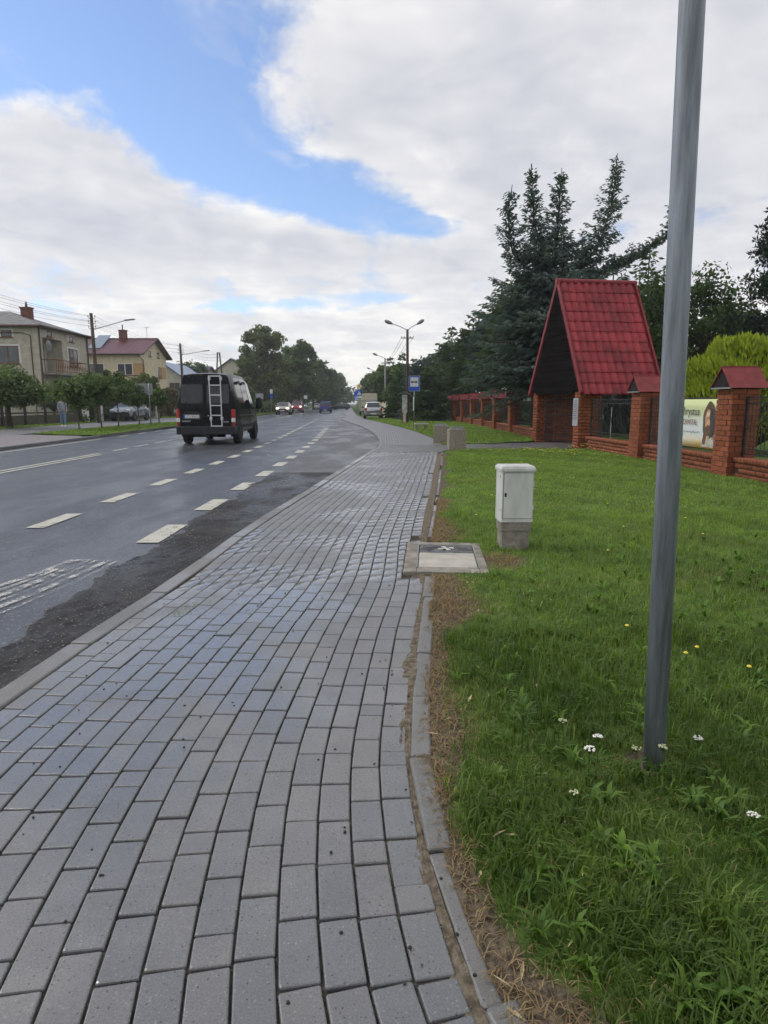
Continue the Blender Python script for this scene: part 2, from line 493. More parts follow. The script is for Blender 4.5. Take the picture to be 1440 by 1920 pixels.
M('car_steel', (0.24, 0.27, 0.32), 0.25, 0.05, metal=0.4, coat=0.4)
M('car_beige', (0.42, 0.38, 0.31), 0.28, 0.05, metal=0.4, coat=0.5)
M('car_red', (0.24, 0.012, 0.025), 0.25, 0.05, coat=0.5)
M('car_blue', (0.014, 0.030, 0.22), 0.25, 0.05, coat=0.6)
M('car_dark', (0.03, 0.032, 0.035), 0.25, 0.05, coat=0.5)
M('car_white', (0.6, 0.6, 0.6), 0.3, 0.05, coat=0.4)
M('render_grey', (0.48, 0.44, 0.36), 0.9, 0.16, 2.5, 0.4, 40, spec=0.2)
M('render_yellow', (0.66, 0.57, 0.40), 0.9, 0.10, 2.0, 0.25, 40, spec=0.2)
M('render_pale', (0.50, 0.47, 0.40), 0.9, 0.10, 2.0, spec=0.2)
M('render_cream', (0.56, 0.52, 0.42), 0.9, 0.10, 2.0, spec=0.2)
M('render_brown', (0.28, 0.19, 0.13), 0.9, 0.2, 2.0, spec=0.2)
M('roof_grey', (0.16, 0.155, 0.15), 0.75, 0.30, 2.0, 0.3, 14)
M('roof_red', (0.115, 0.032, 0.042), 0.35, 0.15, 3.0)
M('roof_blue', (0.14, 0.17, 0.23), 0.22, 0.1, 3.0)
M('roof_dark', (0.04, 0.042, 0.048), 0.45, 0.15, 3.0)
M('roof_brown', (0.16, 0.085, 0.055), 0.7, 0.2, 3.0)
M('fascia', (0.075, 0.04, 0.035), 0.6, 0.2, 5)
M('frame_white', (0.70, 0.70, 0.68), 0.5, 0.05)
M('frame_brown', (0.16, 0.075, 0.045), 0.6, 0.2, 8)
M('panel_ochre', (0.50, 0.31, 0.13), 0.7, 0.08, 5)
M('pane', (0.05, 0.06, 0.07), 0.06, 0.3, 1.2, spec=0.7)
M('curtain', (0.42, 0.42, 0.42), 0.8, 0.2, 6)
M('chimney_brick', (0.16, 0.065, 0.045), 0.85, 0.25, 9, 0.4, 30)
M('solar', (0.20, 0.25, 0.32), 0.4, 0.1, 3)
M('wood_brown', (0.10, 0.055, 0.035), 0.7, 0.3, 6)
M('jeans', (0.20, 0.29, 0.42), 0.85, 0.2, 25, 0.3, 80)
M('shirt', (0.40, 0.45, 0.52), 0.85, 0.12, 20)
M('skin', (0.55, 0.34, 0.25), 0.5, 0.05)
M('hair', (0.06, 0.04, 0.025), 0.6, 0.2, 30)
M('shoe', (0.72, 0.72, 0.70), 0.6, 0.05)
M('fence_mesh', (0.14, 0.125, 0.085), 0.8, 0.25, 6)
M('stone_dark', (0.03, 0.03, 0.03), 0.8, 0.3)
M('leaf_litter', (0.45, 0.36, 0.20), 0.8, 0.2)

# ------------------------------------------------------------------ mesh helpers
class MB:
    """collects simple solids; build() links them as ONE mesh object"""
    def __init__(self):
        self.v, self.f, self.mi, self.mats = [], [], [], []
        self.T = None
    def mat(self, name):
        if name not in self.mats:
            self.mats.append(name)
        return self.mats.index(name)
    def add(self, vs, fs, mat=None):
        k = len(self.v)
        if self.T is not None:
            vs = [tuple(self.T @ Vector(p)) for p in vs]
        self.v.extend(vs)
        self.f.extend([tuple(i + k for i in q) for q in fs])
        mi = self.mat(mat) if mat else 0
        self.mi.extend([mi] * len(fs))
        return self
    def box(self, x0, x1, y0, y1, z0, z1, mat=None):
        vs = [(x0, y0, z0), (x1, y0, z0), (x1, y1, z0), (x0, y1, z0), (x0, y0, z1), (x1, y0, z1), (x1, y1, z1), (x0, y1, z1)]
        return self.add(vs, [(0, 3, 2, 1), (4, 5, 6, 7), (0, 1, 5, 4), (1, 2, 6, 5), (2, 3, 7, 6), (3, 0, 4, 7)], mat)
    def cbox(self, x0, x1, y0, y1, z0, z1, c=0.01, mat=None):
        """box with chamfered vertical and top edges"""
        def ring(i, z):
            a, b = x0 + i, x1 - i
            e, g = y0 + i, y1 - i
            k = c * 0.8
            return [(a + k, e, z), (b - k, e, z), (b, e + k, z), (b, g - k, z), (b - k, g, z), (a + k, g, z), (a, g - k, z), (a, e + k, z)]
        vs = ring(0, z0) + ring(0, z1 - c) + ring(c * 0.35, z1 - c * 0.3) + ring(c, z1)
        fs = [tuple(reversed(range(8)))]
        for l in range(3):
            for i in range(8):
                j = (i + 1) % 8
                fs.append((l * 8 + i, l * 8 + j, (l + 1) * 8 + j, (l + 1) * 8 + i))
        fs.append(tuple(range(24, 32)))
        return self.add(vs, fs, mat)
    def tube(self, pts, rad, n=8, mat=None, cap=True):
        pts = [Vector(p) for p in pts]
        rads = rad if isinstance(rad, (list, tuple)) else [rad] * len(pts)
        vs, fs = [], []
        prev = None
        for i, p in enumerate(pts):
            if i == 0:
                d = pts[1] - p
            elif i == len(pts) - 1:
                d = p - pts[i - 1]
            else:
                d = pts[i + 1] - pts[i - 1]
            d.normalize()
            if prev is None:
                a = d.cross(Vector((0, 0, 1)))
                if a.length < 1e-3:
                    a = d.cross(Vector((1, 0, 0)))
            else:
                a = prev - d * prev.dot(d)
            a.normalize()
            prev = a
            b = d.cross(a)
            for k in range(n):
                t = 2 * math.pi * k / n
                vs.append(tuple(p + (a * math.cos(t) + b * math.sin(t)) * rads[i]))
        for i in range(len(pts) - 1):
            for k in range(n):
                j = (k + 1) % n
                fs.append((i * n + k, i * n + j, (i + 1) * n + j, (i + 1) * n + k))
        if cap:
            fs.append(tuple(reversed(range(n))))
            fs.append(tuple(range((len(pts) - 1) * n, len(pts) * n)))
        return self.add(vs, fs, mat)
    def lathe(self, prof, n=16, center=(0, 0, 0), axis='z', mat=None, cap=True):
        cx, cy, cz = center
        vs, fs = [], []
        for (r, h) in prof:
            for k in range(n):
                t = 2 * math.pi * k / n
                a, b = r * math.cos(t), r * math.sin(t)
                vs.append({'z': (cx + a, cy + b, cz + h), 'x': (cx + h, cy + a, cz + b), 'y': (cx + b, cy + h, cz + a)}[axis])
        for i in range(len(prof) - 1):
            for k in range(n):
                j = (k + 1) % n
                fs.append((i * n + k, i * n + j, (i + 1) * n + j, (i + 1) * n + k))
        if cap:
            fs.append(tuple(reversed(range(n))))
            fs.append(tuple(range((len(prof) - 1) * n, len(prof) * n)))
        return self.add(vs, fs, mat)
    def prism(self, poly, axis, a, b, mat=None):
        """poly in the two other axes (x,y / x,z / y,z), extruded from a to b along axis"""
        n = len(poly)
        def P(p, t):
            return {'x': (t, p[0], p[1]), 'y': (p[0], t, p[1]), 'z': (p[0], p[1], t)}[axis]
        vs = [P(p, a) for p in poly] + [P(p, b) for p in poly]
        fs = [tuple(reversed(range(n))), tuple(range(n, 2 * n))]
        for i in range(n):
            j = (i + 1) % n
            fs.append((i, j, n + j, n + i))
        return self.add(vs, fs, mat)
    def quad(self, a, b, c, d, mat=None):
        return self.add([a, b, c, d], [(0, 1, 2, 3)], mat)
    def slab(self, a, b, c, d, th, mat=None):
        """quad a,b,c,d with thickness th along minus its normal"""
        A, B, C_, D_ = map(Vector, (a, b, c, d))
        n = (B - A).cross(D_ - A).normalized() * th
        vs = [tuple(p) for p in (A, B, C_, D_)] + [tuple(p - n) for p in (A, B, C_, D_)]
        return self.add(vs, [(0, 1, 2, 3), (7, 6, 5, 4), (0, 4, 5, 1), (1, 5, 6, 2), (2, 6, 7, 3), (3, 7, 4, 0)], mat)
    def mesh(self, name, mat=None, smooth=False, recalc=True):
        me = bpy.data.meshes.new(name)
        me.from_pydata(self.v, [], self.f)
        if self.mats:
            for m in self.mats:
                me.materials.append(MATS[m])
            me.polygons.foreach_set('material_index', self.mi)
        elif mat:
            me.materials.append(MATS[mat])
        if recalc:
            bm = bmesh.new()
            bm.from_mesh(me)
            bmesh.ops.recalc_face_normals(bm, faces=bm.faces)
            bm.to_mesh(me)
            bm.free()
        if smooth:
            me.polygons.foreach_set('use_smooth', [True] * len(me.polygons))
        me.update()
        return me
    def build(self, name, mat=None, parent=None, smooth=False, loc=None, rz=0, bevel=0, angle=None, recalc=True):
        o = bpy.data.objects.new(name, self.mesh(name, mat, smooth, recalc))
        COL.objects.link(o)
        if parent is not None:
            o.parent = parent
        if loc is not None:
            o.location = loc
        if rz:
            o.rotation_euler[2] = rz
        if bevel:
            md = o.modifiers.new('bevel', 'BEVEL')
            md.width = bevel
            md.segments = 2
            md.limit_method = 'ANGLE'
            md.angle_limit = R(40)
        if angle:
            try:
                o.data.set_sharp_from_angle(angle=R(angle))
            except Exception:
                pass
        return o

def tag(o, label=None, cat=None, group=None, kind=None):
    if label: o['label'] = label
    if cat: o['category'] = cat
    if group: o['group'] = group
    if kind: o['kind'] = kind
    return o

def thing(name, label, cat, loc=(0, 0, 0), rz=0, group=None):
    o = bpy.data.objects.new(name, None)
    o.empty_display_size = 0.2
    COL.objects.link(o)
    o.location = loc
    o.rotation_euler[2] = rz
    return tag(o, label, cat, group)

def struct(o):
    o['kind'] = 'structure'
    return o

def copy_tree(o, parent=None):
    c = o.copy()
    COL.objects.link(c)
    c.parent = parent
    for ch in list(o.children):
        copy_tree(ch, c)
    return c

def np_mesh(name, verts, faces_flat, nper, mat, tint=None, smooth=False, attrs=None):
    """big mesh from numpy arrays; nper = vertices per face (constant or array)"""
    me = bpy.data.meshes.new(name)
    nv = len(verts)
    faces_flat = np.asarray(faces_flat, dtype=np.int32).ravel()
    if np.isscalar(nper):
        nf = len(faces_flat) // nper
        starts = np.arange(nf, dtype=np.int32) * nper
    else:
        nper = np.asarray(nper, dtype=np.int32)
        nf = len(nper)
        starts = np.concatenate(([0], np.cumsum(nper)[:-1])).astype(np.int32)
    me.vertices.add(nv)
    me.vertices.foreach_set('co', np.asarray(verts, dtype=np.float32).ravel())
    me.loops.add(len(faces_flat))
    me.loops.foreach_set('vertex_index', faces_flat)
    me.polygons.add(nf)
    me.polygons.foreach_set('loop_start', starts)
    if isinstance(mat, str):
        mat = [mat]
    for m in mat:
        me.materials.append(MATS[m])
    me.update(calc_edges=True)
    if smooth:
        me.polygons.foreach_set('use_smooth', np.ones(nf, dtype=bool))
    if tint is not None:
        a = me.attributes.new('tint', 'FLOAT', 'POINT')
        a.data.foreach_set('value', np.asarray(tint, dtype=np.float32))
    for k, v in (attrs or {}).items():
        a = me.attributes.new(k, 'FLOAT', 'POINT')
        a.data.foreach_set('value', np.asarray(v, dtype=np.float32))
    return me

def np_obj(name, me, parent=None):
    o = bpy.data.objects.new(name, me)
    COL.objects.link(o)
    if parent is not None:
        o.parent = parent
    return o

def spline(pts, step=0.05):
    """dense monotone-ish curve through points (x,y), by arc length: returns pos (n,2), tangent, s"""
    p = np.array(pts, float)
    n = len(p)
    t = np.concatenate(([0], np.cumsum(np.linalg.norm(np.diff(p, axis=0), axis=1))))
    m = np.gradient(p, t, axis=0)
    tt = np.arange(0, t[-1], step)
    k = np.clip(np.searchsorted(t, tt, side='right') - 1, 0, n - 2)
    h = (t[k + 1] - t[k])[:, None]
    u = ((tt - t[k])[:, None]) / h
    q = (2 * u**3 - 3 * u**2 + 1) * p[k] + (u**3 - 2 * u**2 + u) * h * m[k] + (-2 * u**3 + 3 * u**2) * p[k + 1] + (u**3 - u**2) * h * m[k + 1]
    tan = np.gradient(q, axis=0)
    tan /= np.linalg.norm(tan, axis=1)[:, None]
    s = np.concatenate(([0], np.cumsum(np.linalg.norm(np.diff(q, axis=0), axis=1))))
    return q, tan, s

def offset_curve(q, tan, d):
    """curve moved d to the left"""
    nrm = np.stack([-tan[:, 1], tan[:, 0]], 1)
    o = q + nrm * d
    s = np.concatenate(([0], np.cumsum(np.linalg.norm(np.diff(o, axis=0), axis=1))))
    return o, s

def interp_curve(q, s, x):
    return np.stack([np.interp(x, s, q[:, 0]), np.interp(x, s, q[:, 1])], -1)

def strip(name, left, right, z, mat, parent=None):
    """sheet between two polylines with the same number of points"""
    n = len(left)
    zl = z if np.ndim(z) else np.full(n, z)
    v = np.concatenate([np.column_stack([left, zl]), np.column_stack([right, zl])])
    i = np.arange(n - 1)
    f = np.column_stack([i, n + i, n + i + 1, i + 1])
    return np_obj(name, np_mesh(name, v, f, 4, mat), parent)

def text_mesh(txt, size, mat, parent, name, loc, rot, ext=0.002, align='LEFT', sx=1.0, width=None):
    cu = bpy.data.curves.new(name, 'FONT')
    cu.body = txt
    cu.size = size
    cu.extrude = ext
    cu.align_x = align
    cu.resolution_u = 2
    tmp = bpy.data.objects.new(name + '_tmp', cu)
    COL.objects.link(tmp)
    bpy.context.view_layer.update()
    me = bpy.data.meshes.new_from_object(tmp.evaluated_get(bpy.context.evaluated_depsgraph_get()))
    COL.objects.unlink(tmp)
    bpy.data.objects.remove(tmp)
    bpy.data.curves.remove(cu)
    xs = [v.co.x for v in me.vertices] or [0]
    if width:
        sx = width / max(1e-6, max(xs) - min(xs))
    me.materials.clear()
    me.materials.append(MATS[mat])
    o = bpy.data.objects.new(name, me)
    COL.objects.link(o)
    o.parent = parent
    o.location = loc
    o.rotation_euler = rot
    o.scale = (sx, 1, 1)
    return o

# road bends a little to the left with distance
def bend(y):
    y = np.asarray(y, float)
    a = np.clip(y - 12, 0, 18)
    return -(a * a / 36.0 * 0.055) - np.clip(y - 30, 0, None) * 0.055

# ------------------------------------------------------------------ the setting
ZR = -0.08                      # road surface; the pavement is at 0
YS = np.concatenate([np.arange(-8, 60, 1.0), np.arange(60, 900, 12.0)])

g = MB(); g.box(-1500, 1500, -300, 2500, -1.0, -0.17)
struct(g.build('ground', 'field'))

def road_line(base, ys=YS):
    return np.column_stack([base + bend(ys), ys])
struct(strip('road', road_line(-11.9), road_line(-1.9), ZR, 'asphalt'))

# pavement edge (right side of the paving) and the curves parallel to it
lk_pts = [(0.62, -0.6), (0.50, 0.3), (0.32, 0.95), (0.23, 1.21), (0.21, 1.29), (0.16, 1.54), (0.13, 1.75), (0.11, 2.01), (0.1, 2.28), (0.14, 2.84), (0.2, 3.53),
          (0.3, 4.63), (0.42, 6.2), (0.61, 8.0), (1.02, 12.0), (1.30, 14.8), (1.62, 18.2)]
LKQ, LKT, LKS = spline(lk_pts, 0.04)
def gap_at(y):
    return 0.020 + 0.012 * np.sin(y * 2.3) + 0.07 * np.clip((y - 5.8) / 1.5, 0, 1)
_rp = [(np.interp(y, LKQ[:, 1], LKQ[:, 0]) - gap_at(y) + 0.3 * 0, y) for y in (-0.5, 0.3, 0.95, 1.3, 1.75, 2.28, 2.84, 3.53, 4.63, 6.2, 8.0, 10, 12, 14.8, 17.7)] + [(1.75, 20.2), (1.95, 22.5)]
REF, RTAN, RS = spline(_rp, 0.04)
WALK_END = 18.2
NCOL, PITCHW = 17, 0.107
W_WALK = NCOL * PITCHW
LEFT1, _ = offset_curve(REF, RTAN, W_WALK + 0.012)
FAR_R = np.array([(1.95, 21.4), (1.98, 24), (1.8, 28), (1.42, 33), (0.85, 38.5), (-0.2, 47), (-1.5, 57), (-2.6, 70)] + [(-1.9 + 1.75 + bend(y), y) for y in (90, 130, 215, 400, 700)])
FAR_L = np.array([(-0.05, 21.4), (-0.05, 24.3), (-0.33, 30), (-1.1, 38.5), (-2.4, 48), (-3.55, 56.5), (-4.05, 70)] + [(-1.75 + bend(y), y) for y in (90, 130, 215, 400, 700)])
fr, frt, frs = spline(FAR_R, 0.5)
fl, flt, fls = spline(FAR_L, 0.5)

# bed of dark joint sand under the near paving, with the pavers as its pieces
keep = REF[:, 1] < WALK_END + 0.2
pave = strip('pavement', LEFT1[keep] , REF[keep] + np.column_stack([np.full(keep.sum(), 0.16), np.zeros(keep.sum())]), -0.011, 'joint_sand')
struct(pave)

def paver_mesh(name, L, W, mat):
    b = MB()
    b.cbox(-W / 2, W / 2, -L / 2, L / 2, -0.05, 0.0, 0.005)
    return b.mesh(name, mat)
PV_FULL = [paver_mesh('paver', 0.1985, 0.1012, 'paver'), paver_mesh('paver', 0.1970, 0.1004, 'paver')]
PV_HALF = [paver_mesh('paver', 0.0955, 0.1005, 'paver')]
slots = []
SLAB_C, SLAB_R = np.array([0.535, 5.52]), R(-4)
for j in range(NCOL):
    q, s = offset_curve(REF, RTAN, (j + 0.5) * PITCHW)
    x = 0.05 + (0.102 if j % 2 else 0.0) + random.uniform(-0.012, 0.012)
    while x < s[-1] - 0.3:
        half = random.random() < (0.05 if j > 1 else 0.16)
        L = 0.1005 if half else 0.2045
        c = interp_curve(q, s, x + L / 2)
        d = interp_curve(q, s, x + L) - interp_curve(q, s, x)
        x += L + random.uniform(-0.001, 0.0016)
        if c[1] < 0.55 or c[1] > WALK_END - 0.1:
            continue
        rel = c - SLAB_C
        ca, sa = math.cos(-SLAB_R), math.sin(-SLAB_R)
        rx, ry = rel[0] * ca - rel[1] * sa, rel[0] * sa + rel[1] * ca
        wf = 1.0
        if abs(rx) < 0.400 and abs(ry) < 0.62:
            # stones that meet the slab are cut to fit
            vis_w = (-0.352) - (rx - 0.0515)
            if vis_w < 0.022 or abs(ry) > 0.60:
                continue
            wf = vis_w / 0.103
            sh = (rx - 0.0515 + vis_w / 2) - rx
            c = c + sh * np.array([math.cos(SLAB_R), math.sin(SLAB_R)])
        # a few stones of the edge row are lost under sand
        if j == 0 and c[1] > 6 and random.random() < 0.10:
            continue
        slots.append((c[0], c[1], math.atan2(d[1], d[0]) - math.pi / 2, half, j, wf))
half_w = lambda y: 0.62 * math.hypot(y, 1.35) + 0.05
def vis(s):
    return abs(s[0]) < half_w(s[1]) and s[1] > 0.95
slots.sort(key=lambda s: (0 if vis(s) else 1, s[0] ** 2 + s[1] ** 2))
jv, jf, jt, nv0 = [], [], [], 0
tmpl = {}
for key, me in (('f', PV_FULL[0]), ('h', PV_HALF[0])):
    co = np.array([v.co[:] for v in me.vertices])
    tmpl[key] = (co, [tuple(p.vertices) for p in me.polygons])
jn = []
for i, (px, py, a, half, j, wf) in enumerate(slots):
    z = random.gauss(0, 0.0012) - 0.004 * math.exp(-((px + 0.5) ** 2 + (py - 9.5) ** 2) / 1.5)
    if j == 0:
        z -= random.uniform(0.0, 0.007)
    tx, ty = random.gauss(0, 0.006), random.gauss(0, 0.004)
    a += random.gauss(0, 0.006)
    if i < 300:
        o = bpy.data.objects.new('paver', PV_HALF[0] if half else PV_FULL[i % 2])
        COL.objects.link(o)
        o.parent = pave
        o.location = (px, py, z)
        o.rotation_euler = (ty, tx, a)
        o.scale.x = wf
    else:
        co, fs = tmpl['h' if half else 'f']
        rot = np.array(Matrix.Rotation(a, 3, 'Z') @ Matrix.Rotation(tx, 3, 'Y') @ Matrix.Rotation(ty, 3, 'X'))
        jv.append((co * np.array([wf, 1, 1])) @ rot.T + np.array([px, py, z]))
        for p in fs:
            jf.extend([k + nv0 for k in p]); jn.append(len(p))
        jt.append(np.full(len(co), random.random()))
        nv0 += len(co)
rest = np_obj('pavers', np_mesh('pavers', np.concatenate(jv), jf, jn, 'paver', np.concatenate(jt)), pave)
rest['kind'] = 'stuff'

# path from the pavement to the gate: darker stones, laid across
path_pts = [(-0.28, WALK_END), (1.62, WALK_END), (1.75, 18.85), (5.9, 19.55), (8.3, 19.9), (7.9, 23.4), (5.35, 22.9), (2.05, 21.45), (-0.12, 21.42)]
pb = MB(); pb.add([(x, y, -0.010) for x, y in path_pts], [tuple(range(len(path_pts)))])
path = struct(pb.build('path', 'joint_sand'))
def inside(px, py, poly):
    c = False
    for i in range(len(poly)):
        (x1, y1), (x2, y2) = poly[i], poly[i - 1]
        if (y1 > py) != (y2 > py) and px < (x2 - x1) * (py - y1) / (y2 - y1) + x1:
            c = not c
    return c
jv, jf, jt, jn, nv0 = [], [], [], [], 0
co, fs = tmpl['f']
ang = R(6.5)
for r_ in range(-8, 60):
    for c_ in range(-8, 50):
        u, v = c_ * 0.2045 + (0.1 if r_ % 2 else 0), r_ * 0.104
        px, py = u * math.cos(ang) - v * math.sin(ang), 18.2 + u * math.sin(ang) + v * math.cos(ang)
        if not inside(px, py, path_pts):
            continue
        rot = np.array(Matrix.Rotation(ang + math.pi / 2 + random.gauss(0, 0.01), 3, 'Z'))
        jv.append(co @ rot.T + np.array([px, py, random.gauss(0.001, 0.0012)]))
        for p in fs:
            jf.extend([k + nv0 for k in p]); jn.append(len(p))
        jt.append(np.full(len(co), random.random())); nv0 += len(co)
o = np_obj('pavers', np_mesh('pavers', np.concatenate(jv), jf, jn, 'paver_path', np.concatenate(jt)), path)
o['kind'] = 'stuff'

# pavement beyond the path
nn = 220
fL = interp_curve(fl, fls, np.linspace(0, fls[-1], nn) ** 1.0)
yy = fL[:, 1]
fR = np.column_stack([np.interp(yy, fr[:, 1], fr[:, 0]), yy])
far_pave = struct(strip('pavement_beyond_path', fL, fR, 0.0, 'paver_far'))

# kerb stones along the road: each a piece
kerb_line = np.concatenate([LEFT1[(LEFT1[:, 1] < 20.9)], fl[1:]])
kerb_line = kerb_line[kerb_line[:, 1] > -0.5]
ks = np.concatenate(([0], np.cumsum(np.linalg.norm(np.diff(kerb_line, axis=0), axis=1))))
kerb = MB()
kp = [interp_curve(kerb_line, ks, s) for s in np.arange(0, ks[-1], 1.0)]
kb = MB(); kb.cbox(-0.13, 0.0, -0.497, 0.497, -0.24, 0.004, 0.012)
KERB_ME = kb.mesh('kerbstone', 'kerb')
lip = struct(strip('kerb', np.array(kp) + [(-0.115, 0)], np.array(kp) + [(-0.01, 0)], -0.03, 'kerb'))
for i in range(len(kp) - 1):
    if kp[i][1] > 62:
        break
    c, d = (kp[i] + kp[i + 1]) / 2, kp[i + 1] - kp[i]
    o = bpy.data.objects.new('kerbstone', KERB_ME)
    COL.objects.link(o)
    o.parent = lip
    o.location = (c[0], c[1], random.gauss(0, 0.002))
    o.rotation_euler = (random.gauss(0, 0.003), random.gauss(0, 0.01), math.atan2(d[1], d[0]) - math.pi / 2 + random.gauss(0, 0.004))

# bus bay between the running lane and the kerb, older asphalt; broken strip along the near kerb
ys = np.concatenate([np.arange(-2, 20, 0.5), np.arange(20, 110, 1.0)])
kx = np.interp(ys, kerb_line[:, 1], kerb_line[:, 0])
edge = -2.33 + bend(ys)
wob = np.array([0.09 * math.sin(y * 2.1) + 0.06 * math.sin(y * 5.3 + 1) for y in ys]) * (ys < 16)
m1 = ys <= 13
# broken strip: a rough sheet with its own lumps, potholes and a ragged edge
by = np.arange(-1.5, 13.4, 0.035)
bu = np.linspace(0, 1, 30)
bk = np.interp(by, kerb_line[:, 1], kerb_line[:, 0]) - 0.10
be_ = np.minimum(-2.33 + bend(by) + 0.05 * np.sin(by * 2.1) + 0.035 * np.sin(by * 5.3 + 1) + 0.02 * np.sin(by * 17) + 0.012 * RNG.normal(size=len(by)), bk - 0.05)
BX = be_[:, None] + (bk - be_)[:, None] * bu[None, :]
BY = np.repeat(by[:, None], len(bu), 1)
def smooth2(a, k):
    for _ in range(k):
        a = (a + np.roll(a, 1, 0) + np.roll(a, -1, 0) + np.roll(a, 1, 1) + np.roll(a, -1, 1)) / 5
    return a
lump = smooth2(RNG.normal(size=BX.shape), 2) * 0.011 + smooth2(RNG.normal(size=BX.shape), 14) * 0.05
BZ = ZR + 0.010 + lump * np.clip((13.4 - BY) / 3.5, 0.15, 1)
BZ = np.maximum(BZ, ZR + 0.0035)
BZ[:, 0] = ZR + 0.002
ii = np.arange(BX.size).reshape(BX.shape)
ff = np.stack([ii[:-1, :-1], ii[:-1, 1:], ii[1:, 1:], ii[1:, :-1]], -1).reshape(-1, 4)
struct(np_obj('broken_verge', np_mesh('broken_verge', np.stack([BX, BY, BZ], -1).reshape(-1, 3), ff, 4, 'asphalt_broken', smooth=True)))
# loose chippings along it
n = 1500
gy = RNG.uniform(1.5, 12, n); gu = RNG.random(n) ** np.where(RNG.random(n) < .5, 3, .5)
gx = np.interp(gy, by, be_) * (1 - gu) + np.interp(gy, by, bk) * gu + RNG.normal(0, .02, n)
gs = RNG.uniform(.003, .010, n)
oct_ = np.array([(1, 0, 0), (0, 1, 0), (-1, 0, 0), (0, -1, 0), (0, 0, .8), (0, 0, -.6)], float)
of = np.array([(0, 1, 4), (1, 2, 4), (2, 3, 4), (3, 0, 4), (1, 0, 5), (2, 1, 5), (3, 2, 5), (0, 3, 5)])
gv = (oct_[None] * RNG.uniform(.6, 1.2, (n, 6, 1))) * gs[:, None, None] + np.stack([gx, gy, np.full(n, ZR + .016)], -1)[:, None, :]
gf = (np.arange(n)[:, None, None] * 6 + of[None]).reshape(-1)
o = np_obj('chippings', np_mesh('chippings', gv.reshape(-1, 3), gf, 3, 'concrete', RNG.random(n * 6))); tag(o, 'loose chippings on the broken asphalt beside the kerb', 'gravel', kind='stuff')
m2 = ys >= 13
struct(strip('bus_bay', np.column_stack([edge, ys])[m2], np.column_stack([np.maximum(kx - 0.10, edge), ys])[m2], ZR + 0.004, 'asphalt_bay'))

# painted road markings, sheets just above the asphalt
def marking(name, base, w, y0, y1, mat='paint', z=0.009, parent=None):
    ys = np.arange(y0, y1 + 1e-6, max(0.5, (y1 - y0) / 40))
    if ys[-1] < y1: ys = np.append(ys, y1)
    c = base + bend(ys)
    return strip(name, np.column_stack([c - w / 2, ys]), np.column_stack([c + w / 2, ys]), ZR + z, mat, parent)
mk = marking('road_markings', -11.25, 0.13, 12, 26.5); struct(mk)
for k in range(16):
    marking('edge_dash', -2.46, 0.24, 6.5 + k * 2.06, 7.5 + k * 2.06, 'paint', parent=mk)
for k in range(-1, 28):
    marking('lane_dash', -4.06, 0.21, 7.3 + k * 1.96, 8.28 + k * 1.96, 'paint', parent=mk)
marking('centre_line', -8.22, 0.12, 4, 18.6, parent=mk)
marking('centre_line', -7.98, 0.12, 4, 18.2, parent=mk)
marking('centre_line', -8.15, 0.13, 25, 110, parent=mk)
for k in range(4):
    marking('centre_dash', -8.2, 0.13, 19.6 + k * 2, 20.8 + k * 2, parent=mk)
for k in range(9):
    marking('edge_dash', -11.2, 0.13, 28.2 + 2.6 * k, 29.4 + 2.6 * k, parent=mk)
marking('edge_line', -11.2, 0.13, 52, 140, parent=mk)
# worn strokes of an old marking near the broken edge
for a, b_, w in (((-3.1, 4.2), (-2.96, 5.75), 0.07), ((-3.0, 4.0), (-2.9, 5.77), 0.05), ((-2.92, 3.7), (-2.82, 5.78), 0.08), ((-2.84, 3.6), (-2.73, 5.75), 0.035), ((-2.75, 3.4), (-2.62, 5.78), 0.06), ((-2.64, 3.3), (-2.53, 5.72), 0.025)):
    p = MB(); n = 14
    for i in range(n):
        t0, t1 = i / n, (i + 1) / n
        q0 = [a[k] + (b_[k] - a[k]) * t0 for k in (0, 1)]; q1 = [a[k] + (b_[k] - a[k]) * t1 for k in (0, 1)]
        q0[0] -= 0.32 * (1 - t0) ** 2; q1[0] -= 0.32 * (1 - t1) ** 2
        q0[0] += 0.08; q1[0] += 0.08
        p.quad((q0[0] - w / 2, q0[1], ZR + 0.01), (q0[0] + w / 2, q0[1], ZR + 0.01), (q1[0] + w / 2, q1[1], ZR + 0.01), (q1[0] - w / 2, q1[1], ZR + 0.01))
    p.build('worn_stroke', 'paint_worn', mk)
tb = MB(); tb.tube([(-4.16, 17.2, 0), (-3.8, 17.6, 0), (-3.4, 17.0, 0), (-3.0, 17.4, 0), (-3.3, 18.2, 0)], 0.03, 4)
o = tb.build('worn_stroke', 'paint_worn', mk); o.location.z = ZR + 0.006; o.scale.z = 0.12

